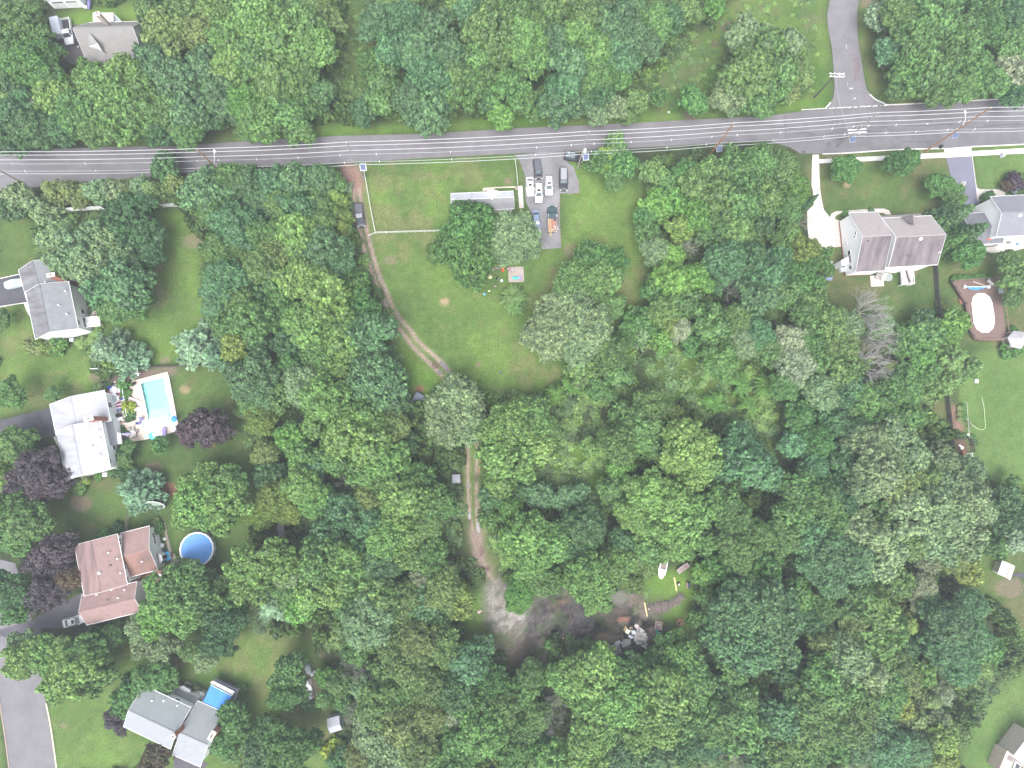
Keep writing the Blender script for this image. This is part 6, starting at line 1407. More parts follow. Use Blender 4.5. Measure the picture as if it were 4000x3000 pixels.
e1=TOPS[5][0]+Vector((0,0,TOPS[5][1]-7.4))-LINE_D*2
MB().tube([SIDE_TOP-Vector((0,0,.1)),(SIDE_TOP+e1)/2-Vector((0,0,.8)),e1],.025,4,cap=False).build('span',WIRE_D,w)
# ---------------------------------------------------------------- vehicles
def loft(sections,close=True):
    vs_,fs_=[],[];n=len(sections[0])
    for s in sections:vs_+=s
    for i in range(len(sections)-1):
        for k in range(n):
            j=(k+1)%n;fs_.append((i*n+k,i*n+j,i*n+n+j,i*n+n+k))
    fs_.append(tuple(range(n))[::-1]);fs_.append(tuple((len(sections)-1)*n+k for k in range(n)))
    return vs_,fs_
def body_sections(st,W):
    out=[]
    for x,zb,zt,w in st:
        h=W/2*w
        out.append([(x,-h*.90,zb),(x,-h,zb+.15),(x,-h,zt-.22),(x,-h*.93,zt-.05),(x,-h*.78,zt),(x,h*.78,zt),(x,h*.93,zt-.05),(x,h,zt-.22),(x,h,zb+.15),(x,h*.90,zb)])
    return out
SHAPES={ # stations x (fraction of half length, rear to front), bottom, top, width ; cabin: base rear, roof rear, roof front, base front
 'sedan':dict(st=[(-1,.35,.80,.80),(-.96,.25,.92,.93),(-.62,.22,.98,1),(-.1,.22,.97,1),(.42,.22,.95,1),(.75,.22,.86,.98),(.94,.26,.74,.90),(1,.32,.64,.76)],cab=(-.74,-.44,.10,.40),H=1.42),
 'suv':dict(st=[(-1,.40,1.0,.84),(-.96,.30,1.08,.95),(-.6,.28,1.10,1),(0,.28,1.08,1),(.45,.28,1.06,1),(.78,.28,.98,.97),(.95,.32,.84,.88),(1,.36,.72,.76)],cab=(-.95,-.84,.12,.42),H=1.72),
 'van':dict(st=[(-1,.40,1.0,.86),(-.97,.30,1.08,.96),(-.6,.28,1.12,1),(0,.28,1.10,1),(.5,.28,1.05,1),(.80,.28,.95,.96),(.95,.32,.82,.86),(1,.36,.70,.74)],cab=(-.96,-.88,.22,.52),H=1.80),
 'pickup':dict(st=[(.0-.02,.45,1.05,1),(.1,.40,1.08,1),(.5,.40,1.10,1),(.8,.40,1.05,.98),(.95,.42,.95,.90),(1,.45,.80,.82)],cab=(-.04,.04,.34,.52),H=1.85)}
def car(px,ang,L,W,kind,label,paint,roof=None,cat='car',name='parked_car',sunroof=False,rack=False,group=None,z=.7,bed=None,glasscol=None):
    p=UP(px,z);p.z=0.0
    t=thing(name,p,label,cat,group,rz=ang);S=SHAPES[kind];hl=L/2;H=S['H']
    vs_,fs_=loft(body_sections([(x*hl,zb,zt,w)for x,zb,zt,w in S['st']],W))
    body=MB().add(vs_,fs_).build('body',paint,t,smooth=False)
    a,b_,c,d=[q*hl for q in S['cab']];zb=1.02 if kind!='sedan' else .93;wb,wr=W/2*.88,W/2*.70
    roofm=roof or paint
    MB().add([(a,-wb,zb),(d,-wb,zb),(d,wb,zb),(a,wb,zb),(b_,-wr,H-.05),(c,-wr,H-.05),(c,wr,H-.05),(b_,wr,H-.05)],[(0,1,5,4),(1,2,6,5),(2,3,7,6),(3,0,4,7),(4,5,6,7)]).build('cabin',paint,t)
    MB().box(((b_+c)/2,0,H-.02),(c-b_+.1,wr*2+.04,.07),bev=.03).build('roof',roofm,t)
    G=glasscol or CARGLASS
    def pane(nm,q,off):
        cen=sum((Vector(v)for v in q),Vector())/4;q2=[cen+(Vector(v)-cen)*.88+Vector(off)for v in q]
        MB().add(q2+[v-Vector(off)*1.2 for v in q2],[(0,1,2,3),(7,6,5,4),(0,4,5,1),(1,5,6,2),(2,6,7,3),(3,7,4,0)]).build(nm,G,t)
    pane('windshield',[(d,-wb,zb),(d,wb,zb),(c,wr,H-.05),(c,-wr,H-.05)],(.03,0,.03))
    pane('rear_window',[(a,wb,zb),(a,-wb,zb),(b_,-wr,H-.05),(b_,wr,H-.05)],(-.03,0,.03))
    for s in(-1,1):
        am,bm=(a+d)/2,(b_+c)/2
        pane('side_window',[(a+.15,s*wb,zb),(am-.05,s*wb,zb),(bm-.05,s*wr,H-.05),(b_+.05,s*wr,H-.05)][::s],(0,s*.03,.01))
        pane('side_window',[(am+.05,s*wb,zb),(d-.2,s*wb,zb),(c-.05,s*wr,H-.05),(bm+.05,s*wr,H-.05)][::s],(0,s*.03,.01))
        MB().box((d-.25,s*(W/2+.08),zb+.06),(.16,.22,.15),bev=.03).build('mirror',paint,t)
        MB().box((hl*.955,s*W*.36,S['st'][-2][2]-.08),(.24,.34,.14),rz=-s*.3,bev=.03).build('headlight',LAMPW,t)
        if bed is None:MB().box((-hl*.975,s*W*.36,.82 if kind=='sedan' else .98),(.12,.32,.16),bev=.03).build('tail_light',LAMPR,t)
        for f in(-.62,.64):
            w_=MB().lathe([(.33,-.11),(.35,-.05),(.35,.05),(.33,.11)],(f*hl,s*(W/2-.09),.34),12,mtx=Matrix.Rotation(math.pi/2,3,'X')).build('wheel',TYRE,t)
            MB().lathe([(.2,-.125),(.2,.125)],(f*hl,s*(W/2-.09),.34),10,mtx=Matrix.Rotation(math.pi/2,3,'X')).build('rim',RIM,w_)
    MB().box((hl*.985,0,.48),(.16,W*.8,.2),bev=.05).build('front_bumper',paint if kind=='sedan' else BLACK,t)
    MB().box((-hl*.985,0,.52),(.16,W*.8,.2),bev=.05).build('rear_bumper',paint if kind=='sedan' else BLACK,t)
    if sunroof:MB().box((c-(c-b_)*.25,0,H+.02),(.55,wr*1.25,.03)).build('sunroof',BLACK,t)
    if rack:
        rk=MB()
        for s in(-1,1):rk.beam((b_+.1,s*wr*.95,H+.06),(c-.15,s*wr*.95,H+.06),.06,.05)
        for q in(.25,.7):rk.beam((b_+(c-b_)*q,-wr,H+.08),(b_+(c-b_)*q,wr,H+.08),.06,.04)
        rk.build('roof_rack',CHROME,t)
    if bed:
        x0,x1=-hl,-.02*hl;fl,wl,hh=bed
        MB().box(((x0+x1)/2,0,.62),(x1-x0,W*.96,.24)).build('bed_floor',fl,t)
        for s in(-1,1):MB().box(((x0+x1)/2,s*(W/2-.06),(.5+hh)/2),(x1-x0,.13,hh-.5),bev=.02).build('bed_side',wl,t);MB().box((x0+.02,s*W*.44,.85),(.1,.16,.3)).build('tail_light',LAMPR,t)
        MB().box((x0+.06,0,(.5+hh)/2-.05),(.1,W-.26,hh-.6)).build('tailgate',wl,t);MB().box((x1-.06,0,(.5+hh)/2),(.1,W-.26,hh-.5)).build('bed_front',wl,t)
    return t
PW=car_paint((.80,.80,.80),'white_paint');PK=car_paint((.022,.023,.028),'black_paint');PS=car_paint((.33,.33,.34),'silver_paint')
PB=car_paint((.20,.26,.38),'light_blue_paint');PG=car_paint((.035,.07,.075),'dark_green_paint');PC=car_paint((.045,.048,.055),'charcoal_paint');PSV=car_paint((.27,.27,.29),'pale_silver_paint')
DN=math.radians(-90);gp='cars parked by the middle house'
car(ZC(1476,228),DN+math.radians(6.5),4.9,1.9,'van','black minivan parked nearest the road, above the three white cars',PK,roof=car_paint((.10,.10,.12),'black_roof_paint'),group=gp)
car(ZC(1366,472),DN+math.radians(2),4.7,1.85,'sedan','white sedan, leftmost of the parked white cars',PW,sunroof=True,group=gp)
car(ZC(1490,570),DN,4.8,1.85,'suv','white estate car with small dark sunroof, lowest of the white cars',PW,sunroof=True,group=gp)
car(ZC(1637,465),DN,4.7,1.85,'suv','white SUV with roof rack, rightmost of the white cars',PW,rack=True,sunroof=True,group=gp)
car(ZC(1847,370),DN,5.8,2.05,'suv','long dark SUV with silver roof and hood, parked apart at right',PK,roof=PSV,group=gp)
car(ZK(342,246),math.radians(-10),4.6,1.9,'suv','black car parked crosswise beneath the utility pole',PK,roof=car_paint((.13,.15,.17),'slate_paint'),rack=True,group=gp)
car(ZC(1457,965),DN+math.radians(4.5),5.2,1.8,'sedan','light blue sedan half under the yard tree, left of the green truck',PB,group=gp)
tk=car(ZC(1683,945),math.radians(90),6.5,2.25,'pickup','dark green truck with open wooden bed and ladder',PG,cat='truck',name='parked_truck',bed=(mat('rusty_bed',(.34,.17,.13),.8,var=.2,scale=2),plain('bed_grey',(.30,.29,.29)),1.25),group=gp)
ld=thing('ladder',UP(ZC(1655,1060),1.3),'pale wooden ladder lying along the bed of the green truck','ladder',rz=math.radians(-86))
for s in(-.2,.2):MB().beam((-2.2,s,0),(2.2,s,0),.08,.1).build('rail',WOOD_Y,ld)
for k in range(11):MB().beam((-2.0+k*.4,-.2,0),(-2.0+k*.4,.2,0),.05,.05).build('rung',WOOD_Y,ld)
o=thing('scrap_heap',UP(ZC(1740,1085),.8),'white scrap pieces heaped in the rear corner of the green truck bed','scrap');r_=random.Random(3)
for k in range(9):MB().box((r_.uniform(-.4,.4),r_.uniform(-.8,.8),r_.uniform(.0,.35)),(r_.uniform(.2,.7),.12,.1),r_.uniform(0,3)).build('white_piece',plain('scrap_white',(.7,.68,.66)),o)
o=thing('toolbox',UP(ZC(1690,895),1.5),'grey steel toolbox spanning the truck behind its cab','toolbox');MB().box((0,0,0),(2.3,.75,.5),bev=.05).build('body',plain('box_grey',(.28,.29,.32)),o)
o=thing('spare_wheel',UP(ZC(1728,945),1.0),'dark wheel lying in the truck bed just behind the toolbox','wheel');MB().lathe([(.2,0),(.4,.0),(.42,.12),(.4,.24),(.2,.24)],(0,0,0),14).build('tyre',TYRE,o)
o=thing('barrel',UP(ZC(1690,1105),1.0),'round tan tub at the tailgate of the green truck','tub');MB().lathe([(.32,0),(.34,.4),(.28,.4),(.27,.1)],(0,0,0),14).build('body',plain('tan_tub',(.5,.36,.27)),o)
car(T(1,1,896,200),math.radians(-80),6.0,2.05,'pickup','charcoal pickup with silver hood parked on the dirt track',PC,roof=PSV,cat='pickup truck',name='parked_truck',bed=(plain('bed_liner',(.10,.10,.12)),PC,1.2))
car(T(3,1,526,680),math.radians(86),4.7,1.8,'sedan','pale blue car half hidden by trees left of the tan-roofed house',PB,sunroof=True)
car(T(0,3,650,386),math.radians(15),5.4,1.95,'sedan','white car with black sunroof on the driveway of the brown-roofed house',PW,sunroof=True)
car(ZT(508,550),math.radians(-77),6.6,2.25,'pickup','large white crew-cab pickup beside the dormer house',PW,cat='pickup truck',name='parked_truck',bed=(plain('dark_bed',(.05,.05,.055)),PW,1.35))
car(ZT(700,650),math.radians(-72),4.8,1.9,'suv','black car tucked under the roof edge of the dormer house',PK)
o=thing('box_trailer',UP(ZT(320,470),1.5),'white box trailer partly under the trees left of the white pickup','trailer',rz=math.radians(-74));o.location.z=0
MB().box((0,0,1.35),(4.8,2.0,1.8),bev=.12).build('body',plain('trailer_white',(.66,.68,.74)),o);MB().beam((2.4,.3,.5),(3.4,0,.5),.1,.1).beam((2.4,-.3,.5),(3.4,0,.5),.1,.1).build('hitch',BLACK,o)
for s in(-1,1):MB().lathe([(.34,-.1),(.34,.1)],(-.3,s*1.0,.35),12,mtx=Matrix.Rotation(math.pi/2,3,'X')).build('wheel',TYRE,o)
o=thing('covered_car',UP(T(0,1,118,786),.8),'car under a pale silver cover on the drive of the grey-roofed house','car',rz=math.radians(14));o.location.z=0
vs_,fs_=loft([[(x*2.3,-1.0*w,0),(x*2.3,-.95*w,zt*.6),(x*2.3,-.6*w,zt),(x*2.3,.6*w,zt),(x*2.3,.95*w,zt*.6),(x*2.3,1.0*w,0)]for x,zt,w in((-1,.7,.75),(-.9,1.0,.9),(-.5,1.15,1),(-.25,1.55,1),(.2,1.55,1),(.5,1.1,1),(.85,.95,.92),(1,.65,.72))])
MB().add(vs_,fs_).build('cover',mat('silver_cover',(.42,.50,.53),.6,var=.12,scale=1.6,bump=.05,bscale=3),o)

# ---------------------------------------------------------------- pool yard of the white-roofed house
dk=thing('pool_deck',UP(ZP(1200,900),0),'pinkish concrete deck with dark joints around the rectangular pool','pool deck');og=Vector(dk.location)
out=[ZP(690,395),ZP(1520,178),ZP(1775,1455),ZP(1020,1650),ZP(660,1700),ZP(590,1280),ZP(840,1225)]
def ring_mesh(outer,inner,z0,z1,m,name,parent,org):
    """deck with a hole: strips joining each outer edge to the hole"""
    O=[UP(p)for p in outer];I=[UP(p)for p in inner];mb=MB(org);no,ni=len(O),len(I)
    near=[min(range(ni),key=lambda k:(I[k]-p).length)for p in O]
    for i in range(no):
        j=(i+1)%no;a,b_=near[i],near[j]
        pts=[O[i],O[j]];k=b_
        step=-1 if((a-b_)%ni)>((b_-a)%ni)else 1
        seq=[b_];g=0
        while k!=a and g<ni:k=(k+step)%ni;seq.append(k);g+=1
        pts+=[I[k]for k in seq]
        if a==b_:pts=[O[i],O[j],I[a]]
        ar=sum(pts[q].x*pts[(q+1)%len(pts)].y-pts[(q+1)%len(pts)].x*pts[q].y for q in range(len(pts)))
        if ar<0:pts=pts[::-1]
        mb.add([(p.x,p.y,z1)for p in pts],[tuple(range(len(pts)))])
    for L,s in((O,1),(I,-1)):
        for i in range(len(L)):
            p,q=L[i],L[(i+1)%len(L)];mb.add([(p.x,p.y,z0),(q.x,q.y,z0),(q.x,q.y,z1),(p.x,p.y,z1)],[(0,1,2,3)])
    return mb.build(name,m,parent)
# pool outline: long basin with a wider shallow end
basin=[ZP(930,425),ZP(1445,283),ZP(1500,560),ZP(1590,900),ZP(1650,1130),ZP(1680,1345),ZP(1000,1420),ZP(975,1240),ZP(1095,1215),ZP(1060,1000)]
ring_mesh(out,basin,-.0,.14,PINKCON,'slab',dk,og)
jt=MB(og)
for a,b_ in(((720,585),(1050,1180)),((690,395),(930,425)),((810,480),(720,585)),((720,585),(960,740)),((1440,180),(1445,283)),((1500,440),(1580,430)),((1585,795),(1650,778)),((1620,965),(1690,950)),((1660,1170),(1720,1155)),((830,1020),(1040,1170)),((850,950),(900,870)),((750,1400),(830,1290)),((1510,1370),(1535,1510)),((1690,1310),(1750,1300)),((1040,1430),(1045,1560))):
    jt.sheet(strip([UP(ZP(*a)),UP(ZP(*b_))],.07,0),.146)
jt.build('joint',mat('dark_joint',(.22,.20,.18),.9),dk)
ww=MB(og)
ww.beam(UP(ZP(1545,250))+Vector((0,0,.15)),UP(ZP(1775,1450))+Vector((0,0,.15)),.14,.12);ww.build('edge_coping',CONC_W,dk)
pool=thing('swimming_pool',UP(ZP(1300,850),0),'rectangular in-ground pool with turquoise water and white shallow end','swimming pool');og=Vector(pool.location)
B_=[UP(p)for p in basin]
mb=MB(og)
for i in range(len(B_)):
    p,q=B_[i],B_[(i+1)%len(B_)];mb.add([(p.x,p.y,-1.4),(q.x,q.y,-1.4),(q.x,q.y,.13),(p.x,p.y,.13)],[(0,1,2,3),(3,2,1,0)])
mb.build('basin_wall',plain('pool_wall',(.70,.80,.80)),pool)
deepz=lambda p:-1.3
A2=[UP(ZP(*q))for q in((935,420),(1445,283),(1595,930),(1060,1000))];B2=[UP(ZP(*q))for q in((1060,1000),(1595,930),(1650,1130),(1095,1215))];C2=[UP(ZP(*q))for q in((1095,1215),(1650,1130),(1685,1350),(1000,1425),(975,1240))]
mb=MB(og)
mb.add([(A2[0].x,A2[0].y,-.7),(A2[1].x,A2[1].y,-.7),(A2[2].x,A2[2].y,-.6),(A2[3].x,A2[3].y,-.6)],[(0,3,2,1)])
MB(og).add([(B2[0].x,B2[0].y,-.6),(B2[1].x,B2[1].y,-.6),(B2[2].x,B2[2].y,-.12),(B2[3].x,B2[3].y,-.12)],[(0,3,2,1)]).build('sloping_floor',plain('pale_plaster',(.50,.68,.68)),pool)
mb.build('basin_floor',mat('pool_liner',(.36,.66,.64),.5,var=.06,scale=.5),pool)
MB(og).prism([(p.x,p.y)for p in C2],-1.3,-.12).build('shallow_shelf',plain('white_plaster',(.85,.88,.88)),pool)
wm,nt,b=nodes_of('pool_water');nt.nodes.clear();n=nt.nodes;l=nt.links
gl=n.new('ShaderNodeBsdfGlossy');gl.inputs['Roughness'].default_value=.05;gl.inputs['Color'].default_value=(1,1,1,1)
tb=n.new('ShaderNodeBsdfTransparent');tb.inputs['Color'].default_value=(.84,.975,.985,1);fr=n.new('ShaderNodeFresnel');fr.inputs[0].default_value=1.33
ms=n.new('ShaderNodeMixShader');oo=n.new('ShaderNodeOutputMaterial');nz=n.new('ShaderNodeTexNoise');nz.inputs['Scale'].default_value=1.2;bu=n.new('ShaderNodeBump');bu.inputs['Distance'].default_value=.03
l.new(nz.outputs[0],bu.inputs['Height']);l.new(bu.outputs[0],gl.inputs['Normal']);l.new(fr.outputs[0],ms.inputs[0]);l.new(tb.outputs[0],ms.inputs[1]);l.new(gl.outputs[0],ms.inputs[2]);l.new(ms.outputs[0],oo.inputs[0])
WATER=wm
MB(og).sheet([(p.x,p.y)for p in B_],-.04).build('water',WATER,pool)
cop=MB(og)
for i in range(len(B_)):
    p,q=B_[i],B_[(i+1)%len(B_)];cop.beam(Vector((p.x,p.y,.15)),Vector((q.x,q.y,.15)),.3,.08)
cop.build('coping',CONC_W,pool)
fl_=thing('pool_float',UP(ZP(1508,1200),0),'oval turquoise float drifting at the white shallow end of the pool','pool float',rz=math.radians(72));fl_.location.z=0
MB().lathe([(.9,0),(1.0,.08),(.9,.16),(.05,.10)],(0,0,.0),18,sy=.45).build('body',plain('turquoise_float',(.35,.85,.80)),fl_)
def lounger(px,ang,label,m,group='sun loungers by the rectangular pool',L=1.9,W=.65,name='sun_lounger',z=.14):
    t=thing(name,UP(px,z),label,'sun lounger',group,rz=ang)
    MB().box((-.25,0,.3),(L*.68,W,.06),bev=.02).build('seat',m,t)
    MB().box((L*.36,0,.46),(L*.34,W,.06),mtx=Matrix.Rotation(-.5,3,'Y')).build('backrest',m,t)
    for a in(-.8,.5):
        for s in(-.26,.26):MB().box((a,s,.15),(.06,.06,.3)).build('leg',WTRIM,t)
    return t
lounger(ZP(850,820),math.radians(158),'pink and white sun lounger, upper of the two left of the pool',plain('pale_pink',(.78,.58,.62)),L=3.1,W=1.0)
lounger(ZP(868,985),math.radians(176),'white sun lounger with blue head end, lower of the two left of the pool',plain('lounge_white',(.74,.78,.76)),L=2.6,W=.9)
def chair(px,ang,label,m,group=None,s=1.0,z=.14,frame=None,name='garden_chair'):
    t=thing(name,UP(px,z),label,'chair',group,rz=ang);fm=frame or m
    MB().box((0,0,.42*s),(.52*s,.52*s,.06),bev=.02).build('seat',m,t)
    MB().box((0,.27*s,.72*s),(.5*s,.06,.55*s),mtx=Matrix.Rotation(-.25,3,'X')).build('backrest',m,t)
    for a in(-.22,.22):
        for b2 in(-.22,.22):MB().box((a*s,b2*s,.2*s),(.05,.05,.4*s)).build('leg',fm,t)
        MB().beam((a*1.15*s,-.22*s,.6*s),(a*1.15*s,.25*s,.6*s),.05,.05).build('armrest',fm,t)
    return t
wc=plain('chair_white',(.80,.80,.80));pc_=plain('chair_purple',(.16,.16,.38));gc_=plain('chair_sling',(.42,.40,.38))
chair(ZP(815,885),1.2,'round-backed white chair between the two sun loungers',wc)
chair(ZP(985,1205),.3,'purple-blue pool chair, upper of two by the shallow end',pc_,'purple pool chairs',1.2);chair(ZP(930,1292),1.6,'purple-blue pool chair, lower of two by the shallow end',pc_,'purple pool chairs',1.2)
def round_table(px,r,label,m,z=.14,glass=None):
    t=thing('round_table',UP(px,z),label,'table');MB().lathe([(r,.68),(r,.74),(.02,.74)],(0,0,0),22).build('tabletop',m,t);MB().lathe([(.28,0),(.05,.06),(.05,.7)],(0,0,0),10).build('pedestal',m,t)
    if glass:MB().lathe([(r*.78,.745),(r*.78,.76),(.02,.76)],(0,0,0),20).build('glass_centre',glass,t)
    return t
pd=thing('raised_patio',UP(ZP(440,800),0),'grey raised patio with glass-railed edge between the white-roofed house and pool','patio');og=Vector(pd.location)
PP=[UP(p)for p in(ZP(235,500),ZP(510,430),ZP(560,570),ZP(680,1120),ZP(560,1160),ZP(330,1210),ZP(290,900))]
MB(og).prism([(p.x,p.y)for p in PP],0,.5).build('floor',mat('patio_grey',(.36,.35,.34),.85,var=.12,scale=.8),pd)
Q=[UP(ZP(545,570),1.3),UP(ZP(640,1130),1.3)]
for k in range(8):
    a,b_=Q[0].lerp(Q[1],k/8+.01),Q[0].lerp(Q[1],(k+1)/8-.01);MB(og).beam(a-Vector((0,0,.3)),b_-Vector((0,0,.3)),.04,.8).build('rail_panel',plain('greenish_panel',(.42,.50,.50)),pd)
MB(og).beam(Q[0]+Vector((0,0,.12)),Q[1]+Vector((0,0,.12)),.16,.06).build('handrail',plain('light_handrail',(.60,.65,.66)),pd)
zp=.5
round_table(ZP(395,582),.85,'solid white round table at the upper end of the raised patio',wc,zp)
round_table(ZP(395,768),1.15,'round table with white rim and dark glass centre on the striped rug',wc,zp,plain('table_glass',(.35,.38,.40)))
chair(ZP(480,555),2.2,'white chair up-right of the solid white table',wc,z=zp);chair(ZP(490,598),1.2,'white chair right of the solid white table',wc,z=zp);chair(ZP(325,545),.4,'blue-cushioned chair left of the solid white table',plain('deep_blue',(.03,.06,.45)),z=zp,s=1.3)
chair(ZP(320,660),.9,'red-cushioned chair left of the glass-centre table',plain('chair_red',(.55,.05,.08)),z=zp,s=1.4)
for p,a,s in((ZP(490,720),1.2,'upper'),(ZP(495,800),1.9,'middle'),(ZP(380,860),3.1,'lowest')):chair(p,a,f'grey sling chair at the glass-centre table, {s} of three',gc_,'grey chairs round the glass-centre table',z=zp)
rg=thing('patriotic_rug',UP(ZP(440,900),zp),'rug with red and white stripes and blue star border on the patio','rug',rz=math.radians(12));rg.location.z=zp
MB().box((0,0,.02),(4.0,2.6,.03)).build('base',plain('rug_blue',(.05,.10,.42)),rg)
for k in range(5):MB().box((.35,.85-k*.38,.045),(3.1,.30,.02)).build('stripe',plain('rug_red',(.52,.05,.09))if k%2 else plain('rug_white',(.76,.76,.76)),rg)
for k in range(6):MB().lathe([(.12,.05),(.02,.06)],(-1.6+k*.62,-1.1,0),5).build('star',plain('rug_white',(.76,.76,.76)),rg)
for k in range(4):MB().lathe([(.12,.05),(.02,.06)],(-1.7,-.5+k*.5,0),5).build('star',plain('rug_white',(.76,.76,.76)),rg)
rg=thing('striped_rug',UP(ZP(400,690),zp),'small blue and red striped rug under the glass-centre table','rug',rz=math.radians(12));rg.location.z=zp
MB().box((0,0,.02),(3.9,2.2,.03)).build('base',plain('rug_blue',(.05,.10,.42)),rg)
for k in range(4):MB().box((.9,.6-k*.38,.045),(1.7,.28,.02)).build('stripe',plain('rug_red',(.52,.05,.09))if k%2 else plain('rug_white',(.76,.76,.76)),rg)
o=thing('barbecue',UP(ZP(430,1135),zp),'long black barbecue grill at the lower end of the raised patio','barbecue',rz=.1);MB().box((0,0,.7),(2.4,.8,.5),bev=.15).build('lid',BLACK,o);MB().box((0,0,.25),(2.0,.7,.5)).build('cart',plain('cart_dark',(.06,.06,.06)),o)
o=thing('storage_bin',UP(ZP(335,1070),zp),'white bin against the wall above the barbecue','bin');MB().box((0,0,.35),(.7,.9,.7),bev=.08).build('body',wc,o);MB().box((0,0,.73),(.76,.96,.06)).build('lid',wc,o)
o=thing('cooler',UP(ZP(605,1040),zp),'small blue cooler beside the glass rail of the raised patio','cooler');MB().box((0,0,.25),(.6,.4,.4),bev=.05).build('body',plain('cooler_blue',(.12,.32,.65)),o);MB().box((0,0,.48),(.64,.44,.06)).build('lid',wc,o)
st=thing('steps',UP(ZP(620,1205),0),'brown and white striped steps from the raised patio to the pool deck','steps',rz=math.radians(-76))
for k in range(5):MB().box((-.6+k*.38,0,.52-k*.09),(.3,1.7,.07)).build('tread',plain('brown_tread',(.34,.24,.20))if k%2 else plain('pale_tread',(.6,.56,.52)),st)
o=thing('grill_side_table',UP(ZP(510,1200),.3),'tilted white and grey table below the barbecue','table',rz=.2);MB().box((0,0,.6),(1.5,.8,.08)).build('top',wc,o);MB().box((-.5,0,.3),(.08,.6,.6)).box((.5,0,.3),(.08,.6,.6)).build('leg',wc,o)
tp=thing('brick_patio',UP(ZP(510,1290),0),'small pinkish brick-paved area at the foot of the patio steps','patio')
MB(Vector(tp.location)).prism([(p.x,p.y)for p in ground_pts([ZP(445,1260),ZP(590,1225),ZP(600,1440),ZP(540,1480),ZP(480,1400)])],0,.08).build('bedding',plain('brick_joint',(.3,.2,.17)),tp)
tiles(tp,[ZP(445,1260),ZP(590,1225),ZP(600,1440),ZP(540,1480),ZP(480,1400)],.09,.5,mat('pink_brick',(.55,.38,.32),.85,var=.12),.22)
um=thing('folded_umbrella',UP(ZP(700,1525),.14),'purple and white striped patio umbrella, folded and leaning over its table','umbrella')
d0=Vector((-1.0,-.1,2.3));MB().tube([(.4,0,.3),d0*.5,d0],.04).build('pole',wc,um)
for k in range(6):a=k*1.047;MB().tube([(.35+.3*math.cos(a),.3*math.sin(a),1.0),(-.4+.12*math.cos(a),.12*math.sin(a),1.9),(-1.1,-.1,2.4)],[.16,.14,.04],5).build('canopy_fold',plain('umbrella_purple',(.28,.24,.48))if k%2 else plain('umbrella_pale',(.62,.60,.66)),um)
round_table(ZP(800,1505),.75,'grey glass round table beneath the folded striped umbrella',plain('table_grey',(.42,.40,.40)))
for k,(x,y,a)in enumerate(((715,1420,.3),(800,1410,0),(870,1460,-1.0),(850,1570,-2.2),(770,1600,3.0),(850,1500,-1.5))):chair(ZP(x,y),a,['grey sling chair up-left of the umbrella table','grey sling chair above the umbrella table','grey sling chair up-right of the umbrella table','grey sling chair down-right of the umbrella table','grey sling chair below the umbrella table','grey sling chair right of the umbrella table'][k],gc_,'grey chairs round the umbrella table')
o=thing('paddling_pool',UP(ZP(1200,1562),.14),'round bright turquoise tub at the lower edge of the pool deck','tub');MB().lathe([(.78,0),(.82,.3),(.70,.34),(.66,.1),(.02,.1)],(0,0,0),22).build('body',plain('turquoise_tub',(.12,.62,.56)),o)
o=thing('paddling_pool',UP(ZP(1075,1575),.14),'smaller white and pale blue round tub left of the turquoise tub','tub');MB().lathe([(.55,0),(.6,.3),(.5,.32),(.46,.1)],(0,0,0),18).build('body',wc,o);MB().lathe([(.45,.1),(.45,.14),(.02,.14)],(0,0,0),14).build('water',plain('pale_water',(.35,.62,.68)),o)
lounger(ZP(1300,1525),.25,'white cushioned lounger right of the turquoise tub',wc,L=1.9,W=.8)
o=thing('stool',UP(ZP(1395,1500),.14),'small white stool right of the lower white lounger','stool');MB().box((0,0,.2),(.6,.7,.4),bev=.05).build('body',wc,o)
lounger(ZP(1460,1475),1.5,'purple striped folded lounger near the lower pool deck corner',plain('umbrella_purple',(.28,.24,.48)),L=1.9,W=.9)
o=thing('pool_toys',UP(ZP(1700,1370),.14),'white inflatable ring at the lower right of the pool deck','inflatable');MB().lathe([(.35,0),(.6,.02),(.7,.15),(.6,.28),(.35,.28)],(0,0,0),16).build('ring',wc,o)
o=thing('pool_toys',UP(ZP(1640,1440),.14),'flat white inflatable at the lower right of the pool deck','inflatable');MB().lathe([(.6,0),(.65,.12),(.5,.2),(.02,.16)],(0,0,0),14,sy=.6).build('raft',wc,o)
o=thing('parasol',UP(ZP(1742,1205),0),'small blue parasol with red frame by the dark purple tree','parasol');MB().tube([(0,0,0),(0,0,1.9)],.03).build('pole',plain('parasol_red',(.6,.12,.12)),o);MB().lathe([(.75,1.7),(.6,1.82),(.02,2.1)],(0,0,0),8).build('canopy',plain('parasol_blue',(.05,.28,.65)),o)
o=thing('potted_plant',UP(ZP(812,445),.14),'potted dark plant on the upper left of the pool deck','plant');MB().lathe([(.2,0),(.28,.4),(.22,.4)],(0,0,0),10).build('pot',wc,o);x_=link('foliage',KIND['u'][0][0],None,o);x_.scale=(.28,.28,.4);x_.location=(0,0,.3);x_.color=(.05,.12,.06,1)
for k,(x,y,lab)in enumerate(((600,1430,'shrub hugging the wall left of the umbrella'),)):pass
def shrub(px,r,colr,label,h=None,kind=0,name='shrub',cat='shrub',group='garden shrubs near houses'):
    t=thing(name,UP(px,0),label,cat,group,rz=rnd.uniform(0,6));x=link('crown',KIND['u'][kind%3][0],None,t);h=h or r*1.2;x.scale=(r/1.6,r/1.6,h/1.75);x.color=(*colr,1)
    MB().tube([(0,0,-.1),(0,0,h*.5)],.05,5).build('stem',BARK,t);return t
CZ={'l':(.28,.36,.05),'g':(.10,.24,.06),'d':(.05,.13,.05),'m':(.09,.20,.07),'y':(.20,.26,.10),'p':(.07,.05,.075),'b':(.20,.30,.30)}
